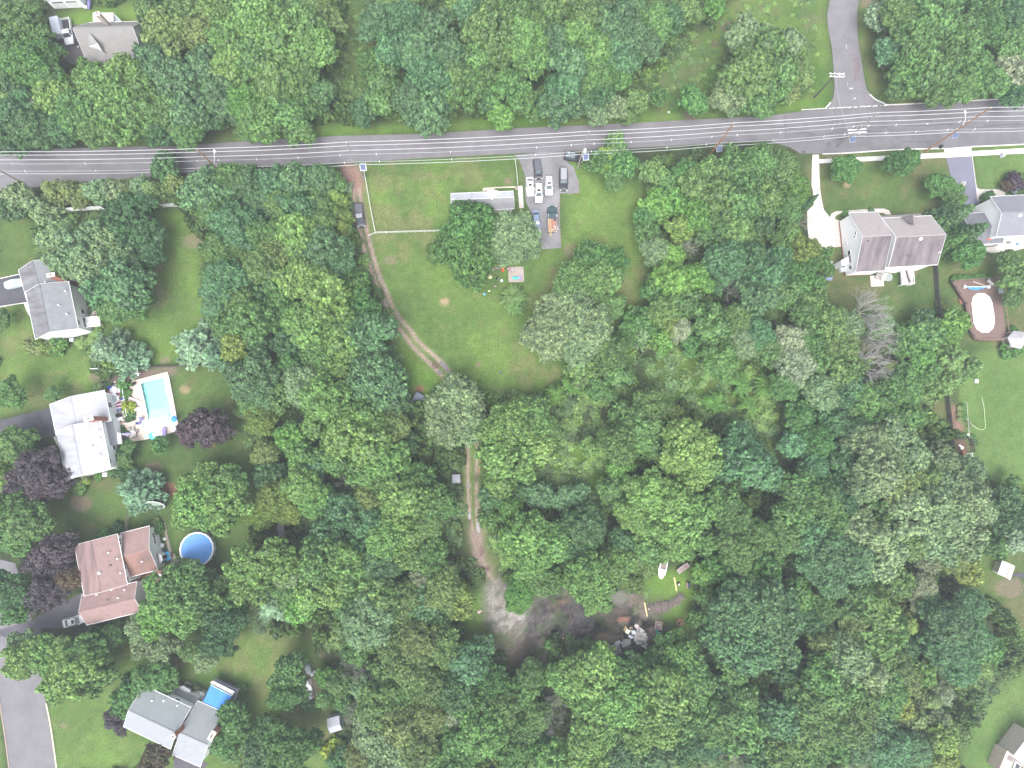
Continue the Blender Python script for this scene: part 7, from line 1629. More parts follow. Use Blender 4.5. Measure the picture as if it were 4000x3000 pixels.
for px_,r,c,lab in((ZP(715,945),1.55,'l','lime-yellow round shrub between raised patio and sun loungers'),(ZP(610,460),1.5,'g','bright green shrub at the upper end of the planting bed'),(ZP(650,660),1.1,'g','round green shrub in the middle of the planting bed'),
    (ZP(745,1090),1.2,'m','yellow-edged shrub below the lime-yellow one in the planting bed'),(ZP(740,1170),1.0,'d','low dark shrub at the lower end of the planting bed'),(ZP(610,1640),1.1,'g','round green shrub lowest beside the white sunroom'),(ZP(585,1510),.9,'g','green shrub beside the white sunroom, above the lowest one'),(ZP(580,1415),.6,'d','small dark shrub uppermost beside the white sunroom'),
    (T(0,2,1072,580),1.9,'d','tall green shrub against the rear wall of the white-roofed house'),(T(0,2,1065,650),2.3,'m','large shrub below the tall one at the rear wall corner'),(T(0,2,1120,755),1.8,'d','dark round shrub beside the corner fence of the white-roofed house'),(T(0,2,1100,700),1.2,'m','mid-sized shrub just above the dark round one near the corner fence'),
    (T(0,2,720,835),1.9,'y','pale variegated shrub below the white-roofed house'),(T(0,2,712,888),1.7,'g','green shrub below the pale variegated one'),(T(0,2,862,800),.9,'g','small green shrub left of the air conditioner under the white-roofed house'),(T(0,2,990,775),1.0,'m','dark green shrub right of the air conditioner under the white-roofed house'),
    (T(0,2,1035,1250),1.4,'d','round dark shrub on the upper edge of the brown-roofed house'),(T(0,2,925,1300),1.4,'g','leafy shrub above the brown roof, left of the dark round one'),(T(0,2,860,1315),1.0,'m','low shrub above the brown roof, leftmost of three'),(T(0,2,1380,1245),1.3,'g','green shrub at the upper right corner of the brown-roofed house'),(T(0,2,1360,1190),.9,'y','orange-flowered shrub above the brown-roofed house path'),
    (T(0,3,1380,790),2.2,'d','dark rounded hedge shrub above the grey-green house, rightmost'),(T(0,3,1470,850),2.2,'d','dark hedge shrub touching the barrel corner of the grey-green house'),(T(0,3,1250,860),2.1,'m','hedge shrub upper left of the grey-green house'),(T(0,3,1130,940),2.1,'m','hedge shrub left of the grey-green house, middle'),(T(0,3,1060,1080),2.0,'g','hedge shrub left of the grey-green house, lowest'),
    (T(0,3,1290,900),1.8,'d','hedge shrub tight against the white gable of the grey-green house'),(T(0,3,2050,1200),2.0,'d','dark shrub below the grey steps of the blue-awning deck'),(T(0,3,2090,970),1.2,'g','loose green shrub right of the grey deck'),(T(0,3,1700,970),1.2,'y','grey-green low shrub between the barrel and blue awning'),
    (T(3,1,660,200),1.0,'g','small green shrub at the tan-roofed house corner inside the path'),(T(3,1,885,165),.8,'m','low shrub in the middle of the front bed of the tan-roofed house'),(T(3,1,2050,1385),1.9,'g','round bright green shrub below the gazebo'),(T(3,1,2140,1370),1.4,'g','low green shrub right below the gazebo roof'),(T(3,1,2105,1190),1.0,'g','small bright green ball shrub above the gazebo'),
    (T(3,1,1890,45),1.3,'m','clipped hedge block left of the far right house'),(T(3,1,1850,65),1.1,'m','clipped hedge end at the far right driveway'),(ZN(920,640),2.3,'p','round dark red shrub on the lawn above the far right house'),(ZN(960,745),1.2,'b','blue-grey low shrub beside the dark red round shrub'),
    (ZS(320,985),1.3,'y','pale shrub below the left corner of the triangular patio'),(ZS(510,920),1.6,'m','green shrub below the right corner of the triangular patio'),(T(1,3,680,1500),2.2,'l','white-flowering bright shrub below the white garden shed'),
    (T(0,1,330,1340),2.0,'y','yellow-green shrub ring at the lower left of the grey-roofed house'),(T(0,1,500,1370),1.8,'g','bright green shrub at the lower right of the bare ring bush')):
    shrub(px_,r,CZ[c],lab,kind=int(px_[0]))
for k in range(7):
    a,b_=ZG(110,180),ZG(730,165);shrub((a[0]+(b_[0]-a[0])*k/6,a[1]+(b_[1]-a[1])*k/6),.9,CZ['g'],f"leafy hosta plant along the upper deck edge, {['leftmost', 'second', 'third', 'middle', 'fifth', 'sixth', 'rightmost'][k]} of seven",h=.9,kind=k,name='garden_plant',cat='plant',group='plants along the upper deck edge')
o=thing('air_conditioner',UP(T(0,2,922,782),0),'white air conditioner unit with grey fan under the white-roofed house','air conditioner',rz=.1)
MB().box((0,0,.4),(.95,.9,.8),bev=.05).build('case',wc,o);MB().lathe([(.32,.8),(.32,.86),(.26,.84)],(0,0,0),14).build('fan',plain('fan_grey',(.35,.37,.4)),o)
o=thing('air_conditioner',UP(T(0,1,632,1282),0),'small grey air conditioner by the lower wall of the grey-roofed house','air conditioner',rz=.1);MB().box((0,0,.35),(.85,.75,.7),bev=.05).build('case',plain('ac_case2',(.6,.62,.66)),o);MB().lathe([(.28,.7),(.28,.75)],(0,0,0),14).build('fan',plain('fan_grey',(.35,.37,.4)),o)
o=thing('basketball_hoop',UP(ZP(985,95),0),'white curved-pole basketball hoop leaning over the bare earth behind the pool','basketball hoop')
MB().tube([(0,0,0),(.1,0,1.6),(.35,-.5,2.6),(.5,-1.3,2.9)],.07,6).build('pole',WTRIM,o);MB().box((.6,-1.6,2.9),(1.1,.08,.8)).build('backboard',WTRIM,o);MB().lathe([(.22,2.65),(.25,2.65),(.25,2.7),(.22,2.7)],(.6,-1.95,0),12).build('hoop',plain('rim_grey',(.4,.38,.42)),o)
for k,(x,y)in enumerate(((258,425),(312,413),(375,405),(447,388),(527,375),(598,365),(658,367))):
    o=thing('stepping_stone',UP(ZP(x,y),-.02),f"pale round stepping stone above the raised patio, {['leftmost', 'second', 'third', 'fourth', 'fifth', 'sixth', 'rightmost'][k]} of seven",'stepping stone','stepping stones above the raised patio');MB().lathe([(.26,0),(.24,.06),(.02,.06)],(0,0,0),12).build('stone',plain('pale_stone2',(.55,.52,.48)if k!=3 else(.75,.73,.7)),o)
# ring frame leaning on the fence
o=thing('trampoline',UP(T(0,2,1375,1045),0),'large white-rimmed trampoline ring standing tilted between two yard trees','trampoline',rot=(math.radians(62),0,math.radians(4)))
prof=[(2.15,-.08),(2.3,-.02),(2.3,.06),(2.15,.1),(2.05,.02),(2.15,-.08)];MB().lathe(prof,(0,2.0,.9),28).build('rim',plain('ring_rim',(.58,.62,.60)),o);MB().lathe([(2.0,0),(2.0,.02),(.02,.02)],(0,2.0,.9),24).build('mat',plain('ring_mat',(.28,.34,.28)),o)
for k in range(5):a=k*1.256;MB().tube([(2.2*math.cos(a),2.0+2.2*math.sin(a),.9),(2.2*math.cos(a),2.0+2.2*math.sin(a),.2)],.05).build('leg',plain('ring_rim',(.58,.62,.60)),o)
o=thing('compost_frame',UP(T(0,2,1368,950),0),'small square dark wire crate above the tilted trampoline','crate',rz=.05)
for a in(-.6,.6):
    for b_ in(-.6,.6):MB().box((a,b_,.4),(.08,.08,.8)).build('post',WOOD,o)
    MB().beam((a,-.6,.8),(a,.6,.8),.07,.07).beam((-.6,a,.8),(.6,a,.8),.07,.07).build('rail',WOOD,o)

# round above-ground pool
ap=thing('swimming_pool',UP(ZR(640,465),1.2),'round above-ground pool with blue liner and white rim','swimming pool');ap.location.z=0;R_=3.72
MB().lathe([(R_,0),(R_,1.25)],(0,0,0),18).build('wall',plain('pool_panel',(.60,.64,.66)),ap)
MB().lathe([(R_-.04,.1),(R_-.04,1.28)],(0,0,0),18).build('liner',mat('blue_liner',(.12,.32,.72),.5,var=.05),ap)
MB().lathe([(R_-.05,.12),(.05,.12),(.02,.12)],(0,0,0),18).build('floor',mat('pool_floor_blue',(.30,.58,.80),.5,var=.1,scale=.6),ap)
MB().lathe([(R_+.08,1.25),(R_+.10,1.34),(R_-.22,1.34),(R_-.24,1.27)],(0,0,0),18).build('rim',WTRIM,ap)
MB().lathe([(R_-.05,1.05),(.05,1.05),(.02,1.05)],(0,0,0),24).build('water',WATER,ap)
for k in range(18):a=6.283*k/18;MB().box((math.cos(a)*(R_+.06),math.sin(a)*(R_+.06),.65),(.12,.2,1.3),a).build('upright',WTRIM,ap)
lad=MB()
for s in(-.28,.28):lad.tube([(.9+s,-3.9,0),(.9+s,-3.7,1.9),(.9+s,-3.3,1.9),(.9+s,-3.0,.2)],.05,6)
for z_ in(.4,.8,1.2):lad.beam((.62,-3.85,z_),(1.18,-3.85,z_),.25,.05)
lad.box((1.1,-2.7,1.0),(1.1,.9,.12)).build('ladder',plain('ladder_pale',(.55,.72,.78)),ap)
o=thing('tub',UP(ZR(368,527),0),'small round bright blue water tub beside the brown-roofed house','tub');MB().lathe([(.98,0),(1.05,.5),(.95,.52),(.9,.4),(.02,.4)],(0,0,0),22).build('body',plain('bright_blue',(.06,.40,.72)),o)
o=thing('pool_pump',UP(ZR(403,516),0),'dark pump box right of the small blue tub','pump');MB().box((0,0,.3),(.6,1.0,.6),.2,bev=.05).build('case',plain('dark_slate',(.15,.15,.17)),o);MB().tube([(-.3,0,.3),(-.8,0,.3)],.06).build('hose',BLACK,o)
o=thing('pool_steps',UP(ZR(678,308),0),'brown wooden step and white jug at the top of the round pool','steps');MB().box((0,0,.3),(1.0,.7,.6)).build('step',WOOD,o);MB().box((0,.35,.7),(1.0,.3,.3)).build('upper_step',WOOD,o)
paving('garden_path',[ZR(332,222),ZR(350,222),ZR(368,330),ZR(392,430),ZR(410,490),ZR(450,530),ZR(465,570),ZR(445,620),ZR(405,590),ZR(398,540),ZR(372,470),ZR(350,370),ZR(335,290)],.06,mat('path_stone',(.30,.25,.21),.9,var=.2,scale=2))
for px_,lab in((ZR(347,366),'white jug on the path beside the brown-roofed house'),):
    o=thing('jug',UP(px_,0),lab,'jug');MB().lathe([(.3,0),(.34,.4),(.12,.6),(.1,.7)],(0,0,0),12).build('body',wc,o)
chair(ZR(330,425),1.4,'grey-white bench seat beside the rear wall of the brown-roofed house',plain('bench_pale',(.6,.62,.66)),s=1.7,z=0)
for k,(x,y)in enumerate(((310,700),(330,715),(290,722))):chair(ZR(x,y),k*2.0,['white chair, uppermost of three on the red patio','white chair, rightmost of three on the red patio','white chair, leftmost of three on the red patio'][k],wc,'white chairs on the red patio',z=.14)
o=thing('planter',UP(ZR(420,580),0),'red brick planter at the path end by the brown-roofed house','planter');MB().box((0,0,.3),(.7,.7,.6)).build('box',BRICK,o);MB().box((0,0,.6),(.6,.6,.06)).build('soil',plain('soil_dark',(.05,.04,.03)),o)

# oval pool deck, right edge
dd=thing('deck',UP(ZG(650,800),1.1),'brown wooden deck surrounding the oval white-covered pool','deck');dd.location.z=0;og=Vector(dd.location)
ovc=[(560,452),(685,450),(790,520),(838,630),(862,800),(882,985),(848,1105),(765,1180),(650,1182),(545,1115),(490,995),(470,800),(453,640),(478,522)]
outer=[(85,232),(950,175),(985,330),(1000,520),(1030,650),(1060,900),(1090,1200),(1130,1190),(1185,1260),(1250,1470),(1090,1470),(1000,1320),(640,1330),(520,1300),(410,1120),(340,640)]
DZ=1.1;Od=[UP(ZG(*q),DZ)for q in outer];Id=[UP(ZG(*q),DZ)for q in ovc]
bw_m=mat('deck_brown',(.17,.115,.10),.85,var=.1,scale=.7)
mb=MB(og);mb.prism([(p.x,p.y)for p in Od],DZ-.5,DZ-.12);mb.build('frame',plain('deck_underside',(.07,.05,.045)),dd)
# boards run left to right across the deck, cut round the pool
dirx=(Od[1]-Od[0]);dirx.z=0;dirx.normalize();dirx=(UP(ZG(1000,800),DZ)-UP(ZG(0,800),DZ)).normalized();diry=Vector((-dirx.y,dirx.x,0))
oc=sum(Od,Vector())/len(Od)
def cuts(poly,t):
    xs_=[]
    for i in range(len(poly)):
        a,b_=poly[i]-oc,poly[(i+1)%len(poly)]-oc;ya,yb=a.dot(diry),b_.dot(diry)
        if(ya>t)!=(yb>t):f=(t-ya)/(yb-ya);xs_.append(a.dot(dirx)+f*(b_.dot(dirx)-a.dot(dirx)))
    return sorted(xs_)
yy=[(p-oc).dot(diry)for p in Od];t_=min(yy)+.12;nb_=0
while t_<max(yy)-.1 and nb_<280:
    e=cuts(Od,t_);h=cuts(Id,t_)
    for a,b_ in zip(e[::2],e[1::2]):
        segs=[(a,b_)]
        if len(h)==2 and a<h[0]<b_:segs=[(a,h[0]),(h[1],b_)]
        for s0,s1 in segs:
            if s1-s0<.2:continue
            p=oc+dirx*s0+diry*t_;q=oc+dirx*s1+diry*t_;zz_=DZ-.05+rnd.uniform(-.006,.006)
            MB(og).beam(Vector((p.x,p.y,zz_)),Vector((q.x,q.y,zz_)),.21,.06).build('deck_board',bw_m,dd);nb_+=1
    t_+=.235
for a,b_ in((0,1),(14,13),(15,14),(0,15),(12,11),(10,9),(3,4),(4,5),(5,6)):
    p,q=Od[a],Od[b_];mb=MB(og);mb.beam(Vector((p.x,p.y,DZ+.85)),Vector((q.x,q.y,DZ+.85)),.1,.06)
    for f in(0,.33,.66,1):w=p.lerp(q,f);mb.box((w.x,w.y,(DZ+.9)/2),(.1,.1,DZ+.9))
    mb.build('railing',plain('rail_brown',(.26,.18,.15)),dd)
op=thing('swimming_pool',UP(ZG(665,815),DZ),'oval pool under a brilliant white cover, set in the brown deck','swimming pool');op.location.z=0;og=Vector(op.location)
MB(og).prism([(p.x,p.y)for p in Id],0,DZ-.02).build('wall',plain('pool_panel',(.60,.64,.66)),op)
cc_=sum(Id,Vector())/len(Id);mb=MB(og);n_=len(Id)
mb.add([(p.x,p.y,DZ+.02)for p in Id]+[(cc_.x+(p.x-cc_.x)*.93,cc_.y+(p.y-cc_.y)*.93,DZ+.06)for p in Id],[(i,(i+1)%n_,n_+(i+1)%n_,n_+i)for i in range(n_)][::1]+[tuple(range(n_,2*n_))]);mb.build('cover',plain('white_cover',(.86,.86,.86)),op)
rl=thing('cover_reel',UP(ZG(550,330),DZ),'white pool reel with half-rolled blue cover at the deck top','pool reel')
e0,e1=UP(ZG(330,328),DZ+.5),UP(ZG(775,330),DZ+.5);og=Vector(rl.location)
MB(og).tube([e0,e1],.11,8).build('roller',WTRIM,rl)
MB(og).box(e0-Vector((0,0,.1)),(.5,.8,.6),bev=.1).build('end_stand',WTRIM,rl);MB(og).box(e1-Vector((0,0,.1)),(.6,.8,.6),bev=.1).build('end_stand',WTRIM,rl)
vv=[];top_=[UP(ZG(x,325),DZ+.55)for x in range(350,756,45)];bot_=[UP(ZG(x,330+62*math.sin(math.pi*min(1,max(0,(x-340)/430))**.8)),DZ+.3)for x in range(350,756,45)]
MB(og).add([tuple(p)for p in top_+bot_],[(i,i+1,len(top_)+i+1,len(top_)+i)for i in range(len(top_)-1)]+[(len(top_)+i,len(top_)+i+1,i+1,i)for i in range(len(top_)-1)]).build('blue_cover',mat('bubble_cover',(.05,.24,.62),.4,var=.25,scale=1.2),rl)
o=thing('lounge_chair',UP(ZG(780,260),DZ),'pale folded lounge chair in the upper right corner of the brown deck','chair',rz=math.radians(-40));MB().box((0,0,.35),(1.7,.7,.1)).build('seat',plain('pale_pink2',(.68,.62,.64)),o);MB().box((-.7,.1,.55),(.5,.7,.1),mtx=Matrix.Rotation(.5,3,'Y')).build('backrest',plain('pale_pink2',(.68,.62,.64)),o)
o=thing('pole',UP(ZG(600,280),DZ),'pale pole lying slantwise above the blue reel cover','pole',rz=math.radians(-18));MB().beam((-1.7,0,.1),(1.7,0,.1),.14,.1).build('shaft',plain('pale_pole',(.55,.50,.47)),o);MB().box((1.75,0,.1),(.3,.25,.12)).build('end',wc,o)
o=thing('storage_box',UP(ZG(965,405),.9),'grey-white storage box with sloped lid at the right deck edge','box',rz=math.radians(8));o.location.z=0;MB().box((0,0,.7),(.9,1.4,1.4),bev=.05).build('body',plain('box_bluegrey',(.46,.52,.53)),o);MB().box((0,0,1.45),(1.0,1.5,.1)).build('lid',plain('box_bluegrey',(.46,.52,.53)),o)
o=thing('bench',UP(ZG(1115,1370),DZ),'white seats with a red cushion beside the gazebo','bench',rz=1.9);MB().box((0,0,.45),(1.8,.5,.1)).build('seat',plain('seat_white',(.6,.58,.58)),o);MB().box((.2,0,.53),(.5,.4,.1)).build('cushion',plain('chair_red',(.55,.05,.08)),o);MB().box((-.8,0,.2),(.08,.45,.4)).box((.8,0,.2),(.08,.45,.4)).build('leg',plain('seat_white',(.6,.58,.58)),o)
gz=thing('gazebo',UP(ZG(1290,1310),2.6),'hexagonal grey-roofed gazebo at the corner of the brown deck','gazebo');gz.location.z=0;og=Vector(gz.location)
hx=[(1235,1145),(1415,1165),(1470,1320),(1375,1483),(1185,1445),(1120,1270)];Hx=[UP(ZG(*q),2.7)for q in hx];apx=sum(Hx,Vector())/6;apx.z=4.0
for i in range(6):
    a,b_=Hx[i],Hx[(i+1)%6];MB(og).add([a,b_,apx,a-Vector((0,0,.1)),b_-Vector((0,0,.1))],[(0,2,1),(0,1,4,3)]).build('roof_panel',mat('gazebo_shingle',(.36,.35,.37),.9,var=.12,scale=2.5,fine=.1),gz)
    MB(og).box((a.x*.94+apx.x*.06,a.y*.94+apx.y*.06,1.3),(.14,.14,2.6)).build('post',WTRIM,gz)
MB(og).prism([(p.x,p.y)for p in Hx],0,.8).build('floor',plain('gazebo_floor',(.25,.17,.14)),gz);MB(og).ball(apx+Vector((0,0,.1)),.18).build('finial',WTRIM,gz)
o=thing('planter',UP(ZG(262,600),0),'red-brown round planter left of the deck railing','planter');MB().lathe([(.7,0),(.85,.4),(.7,.4),(.68,.3),(.02,.3)],(0,0,0),14).build('pot',plain('terracotta',(.28,.13,.09)),o)
# hose on the lawn
o=thing('garden_hose',(0,0,0),'long pale green hose curving across the large mown lawn','hose');hp_=[UP(p,.05)for p in smooth_line([ZE(960,180),ZE(1010,250),ZE(1100,335),ZE(1200,405),ZE(1290,432),ZE(1355,415),ZE(1376,350),ZE(1365,200),ZE(1352,0),ZE(1335,-120),ZE(1300,-260)],6)]
MB().tube(hp_,.07,5).build('hose',plain('hose_green',(.42,.55,.32)),o);MB().tube([hp_[0],hp_[0]+Vector((-.3,.2,.1))],.09,6).build('nozzle',CHROME,o)
for px_,nm,lab,c,s in((T(3,1,1790,1635),'utility_box','small white square box on the lawn at the hose start',(.75,.75,.75),(.8,.9,.5)),(T(3,0,2008,1350),'mailbox','white mailbox with grey side below the right pavement',(.62,.62,.70),(.5,1.0,1.1)),(T(3,0,1485,1275),'trash_bin','dark bin on the verge beside the orange-brown pole',(.03,.04,.03),(.6,.7,.9)),(T(2,0,1352,973),'bucket','tiny white bucket on the bright roadside verge',(.8,.8,.8),(.35,.35,.3)),(T(0,0,745,68),'lawn_chair','small white lawn chair right of the white garage',(.75,.75,.78),(.9,.5,.5))):
    o=thing(nm,UP(px_,0),lab,nm.replace('_',' '));MB().box((0,0,s[2]/2),s,bev=.05).build('body',plain(nm+'_paint',c),o);MB().box((0,0,s[2]+.02),(s[0]*.9,s[1]*.9,.05)).build('lid',plain(nm+'_paint',c),o)
o=thing('tricycle',UP(T(0,0,905,5),0),'bright orange tractor-like toy cut off by the top edge','toy tractor');MB().box((0,0,.6),(1.1,1.4,.6),bev=.15).build('body',plain('orange_red',(.75,.14,.04)),o)
for s in(-.6,.6):MB().lathe([(.35,-.1),(.35,.1)],(s,-.4,.35),12,mtx=Matrix.Rotation(math.pi/2,3,'Y')).build('wheel',TYRE,o)
o=thing('tarpaulin',UP(T(0,0,788,40),0),'purple-blue tarp bundle on poles right of the white garage','tarpaulin',rz=1.5);MB().tube([(-1.6,0,.5),(0,.1,.7),(1.6,0,.5)],[.2,.45,.2],8).build('bundle',plain('purple_tarp',(.18,.17,.35)),o);MB().beam((1.4,-1.4,1.8),(1.4,1.4,1.8),.12,.1).build('top_bar',plain('blue_bar',(.12,.32,.7)),o)
# ---------------------------------------------------------------- people and lawn things by the middle house
def person(px,face,label,shirt,legs,hair,skin=(.45,.30,.23),h=1.7,sit=False,z=0.0):
    t=thing('person',UP(px,z),label,'person',rz=face);k=h/1.7
    # joints: facing +x
    if sit:J={'pel':(0,0,.48),'che':(-.05,0,.98),'nec':(-.03,0,1.13),'hea':(.02,0,1.28),'top':(.02,0,1.38),'kn':(.42,.11,.50),'an':(.44,.12,.08),'to':(.60,.13,.04),'sh':(-.04,.19,1.05),'el':(.10,.27,.80),'wr':(.30,.18,.68),'ha':(.38,.15,.68)}
    else:J={'pel':(0,0,.92),'che':(0,0,1.28),'nec':(0,0,1.45),'hea':(.03,0,1.58),'top':(.03,0,1.67),'kn':(.04,.10,.50),'an':(0,.11,.09),'to':(.17,.13,.04),'sh':(0,.19,1.38),'el':(.02,.27,1.12),'wr':(.16,.26,.92),'ha':(.24,.24,.88)}
    vs_,es,rr=[],[],[]
    def v(p,r):vs_.append(tuple(Vector(p)*k));rr.append(r*k);return len(vs_)-1
    pel=v(J['pel'],.145);che=v(J['che'],.15);nec=v(J['nec'],.06);hea=v(J['hea'],.095);top=v(J['top'],.075);es+=[(pel,che),(che,nec),(nec,hea),(hea,top)]
    for s in(-1,1):
        m_=lambda q:(q[0],q[1]*s,q[2])
        hp_=v((J['pel'][0]+.01,.09*s,J['pel'][2]-.05),.09);kn=v(m_(J['kn']),.062);an=v(m_(J['an']),.042);to=v(m_(J['to']),.035);es+=[(pel,hp_),(hp_,kn),(kn,an),(an,to)]
        sh=v(m_(J['sh']),.06);el=v(m_(J['el']),.042);wr=v(m_(J['wr']),.03);ha=v(m_(J['ha']),.032);es+=[(che,sh),(sh,el),(el,wr),(wr,ha)]
        for f in range(5):
            d=Vector(J['ha'])-Vector(J['wr']);d.y*=s;d.normalize();q=Vector(m_(J['ha']))+d*.06+Vector((0,(f-2)*.013,-.01*abs(f-2)))
            if f==0:q=Vector(m_(J['wr']))+d*.05+Vector((0,-.03*s,.015))
            fi=v(q,.008);es.append((ha if f else wr,fi))
    me=bpy.data.meshes.new('body');me.from_pydata(vs_,es,[]);
    bo=bpy.data.objects.new('body',me);COL.objects.link(bo);bo.parent=t
    sk=bo.modifiers.new('skin','SKIN');sk.use_smooth_shade=True
    for i,r in enumerate(rr):me.skin_vertices[0].data[i].radius=(r,r*(1.25 if i in(pel,che)else 1.0))
    me.skin_vertices[0].data[pel].use_root=True
    sb=bo.modifiers.new('sub','SUBSURF');sb.levels=1;sb.render_levels=1
    me.materials.append(plain('skin_%d'%int(skin[0]*100),skin))
    hd=Vector(J['hea'])*k
    fc=MB().ball(hd+Vector((.0,0,.01)),.105*k,12,1.15).ball(hd+Vector((.105*k,0,-.005)),.018*k,6).ball(hd+Vector((.01,.105*k,0)),.02*k,6).ball(hd+Vector((.01,-.105*k,0)),.02*k,6)
    fc.build('face',plain('skin_%d'%int(skin[0]*100),skin),t,smooth=True)
    MB().ball(hd+Vector((.097*k,.035*k,.015*k)),.012*k,6).ball(hd+Vector((.097*k,-.035*k,.015*k)),.012*k,6).build('eye',BLACK,t)
    MB().box(hd+Vector((.098*k,0,-.05*k)),(.01,.04*k,.01*k)).build('mouth',plain('lips',(.35,.12,.1)),t)
    MB().ball(hd+Vector((-.022*k,0,.03*k)),.118*k,12,1.1).build('hair',plain('hair_%d'%int(hair[0]*1000),hair),t,smooth=True)
    c,p_,n_=Vector(J['che'])*k,Vector(J['pel'])*k,Vector(J['nec'])*k
    sm=plain('shirt_%d_%d_%d'%tuple(int(q*100)for q in shirt),shirt);lm=plain('legs_%d_%d_%d'%tuple(int(q*100)for q in legs),legs)
    tb_=MB();tb_.lathe([(.15,0),(.17,.12),(.20,.36),(.17,.46),(.07,.52)],(p_.x,p_.y,p_.z-.05),12,sx=.8*k,sy=1.12*k)
    for s in(-1,1):tb_.tube([Vector((J['sh'][0],J['sh'][1]*s,J['sh'][2]))*k,Vector((J['el'][0],J['el'][1]*s,J['el'][2]))*k],[.085*k,.065*k],8)
    tb_.build('shirt',sm,t,smooth=True)
    lb=MB()
    for s in(-1,1):lb.tube([(p_.x,.085*s*k,p_.z-.0),Vector((J['kn'][0],J['kn'][1]*s,J['kn'][2]))*k,Vector((J['an'][0],J['an'][1]*s,J['an'][2]+.04))*k],[.115*k,.085*k,.06*k],8)
    lb.build('trousers',lm,t,smooth=True)
    return t
person(ZL(655,275),-1.6,'person in a dark red top, uppermost of the group under the big tree',(.38,.03,.06),(.05,.06,.12),(.02,.015,.01))
person(ZL(712,312),-2.2,'person in a bright white top at the right of the group by the tree',(.82,.82,.82),(.45,.45,.5),(.03,.02,.015),sit=False)
person(ZL(604,372),-1.2,'person in a tan top standing left in the group by the tree',(.36,.28,.24),(.35,.35,.4),(.05,.03,.02))
person(ZL(672,372),.8,'person in a light grey top in the middle of the group',(.50,.50,.52),(.6,.6,.62),(.10,.06,.03))
person(ZL(738,375),2.4,'person in grey with white shoes at the right rear of the group',(.36,.38,.40),(.62,.62,.64),(.04,.03,.02))
person(ZL(550,430),-.8,'person in a pale top, farthest left and lowest of the group',(.62,.60,.64),(.75,.75,.78),(.05,.035,.03),h=1.5)
person(ZL(622,890),-1.7,'dark-haired person in a grey shirt standing alone on the lawn',(.30,.30,.32),(.35,.38,.42),(.01,.01,.012))
redm=plain('chair_bright_red',(.72,.06,.04))
chair(ZL(850,335),-.6,'bright red lawn chair, upper of two left of the concrete pad',redm,'red lawn chairs',1.25,z=0);chair(ZL(843,432),.7,'bright red lawn chair lying low, lower of two',redm,'red lawn chairs',1.0,z=0)
o=thing('ring_seat',UP(ZL(470,603),0),'cream horseshoe-shaped seat on the lawn below the big tree','seat')
vs_=[]
mb=MB();pts=[(.42*math.cos(a),.42*math.sin(a),.3)for a in np.linspace(1.2,6.6,14)];mb.tube(pts,.14,8);mb.build('cushion',plain('cream_yellow',(.72,.70,.42)),o);MB().lathe([(.3,0),(.3,.2)],(0,0,0),10).build('base',plain('cream_yellow',(.72,.70,.42)),o)
chair(ZL(668,662),2.6,'black folding chair with a pale cushion alone on the lawn',BLACK,s=1.25,z=0,frame=plain('pale_frame',(.5,.5,.45)))
for p,nm,lab,c1,c2,r in((ZL(808,722),'bucket','round white lid with a blue rim on the lawn',(.82,.82,.84),(.10,.12,.40),.30),(ZL(450,1015),'ball','pale yellow ball on the lawn above the blue one',(.82,.78,.45),None,.26),(ZL(312,1105),'ball','bright blue ball, lowest left of the lawn toys',(.16,.55,.88),None,.30)):
    o=thing(nm,UP(p,0),lab,nm)
    if c2:MB().lathe([(r*.9,0),(r*1.2,.4),(r*1.05,.4)],(0,0,0),16).build('bucket',plain('bucket_blue',c2),o);MB().lathe([(r*1.02,.4),(r*1.02,.46),(.02,.46)],(0,0,0),16).build('lid',plain('lid_white',c1),o)
    else:MB().ball((0,0,r),r,14).build('ball',plain('ball_%d'%int(c1[0]*100),c1),o,smooth=True)
o=thing('slide',UP(ZL(1245,645),.1),'small plastic play slide, teal with lilac end, on the concrete pad','slide',rz=math.radians(4))
MB().box((-.35,0,.35),(1.5,.5,.06),mtx=Matrix.Rotation(.3,3,'Y')@Matrix.Rotation(math.pi,3,'Z')).box((-.35,.26,.42),(1.5,.06,.2),mtx=Matrix.Rotation(.3,3,'Y')).box((-.35,-.26,.42),(1.5,.06,.2),mtx=Matrix.Rotation(.3,3,'Y')).build('chute',plain('teal_plastic',(.08,.52,.46)),o)
MB().box((.75,0,.55),(.7,.6,.1),rz=.1).box((.95,0,.3),(.1,.6,.6)).build('platform',plain('lilac_plastic',(.38,.35,.75)),o)
o=thing('toy_heap',UP(ZL(1055,405),.1),'heap of pink, red and blue toys at the left of the concrete pad','toys');r_=random.Random(8)
for k in range(12):MB().box((r_.uniform(-.6,.6),r_.uniform(-.6,.6),r_.uniform(.1,.3)),(r_.uniform(.15,.4),r_.uniform(.15,.35),.2),r_.uniform(0,3),bev=.04).build('toy',plain(*[('toy_pink',(.65,.30,.36)),('toy_blue',(.25,.38,.62)),('toy_grey',(.55,.52,.5)),('toy_red',(.50,.10,.12))][k%4]),o)
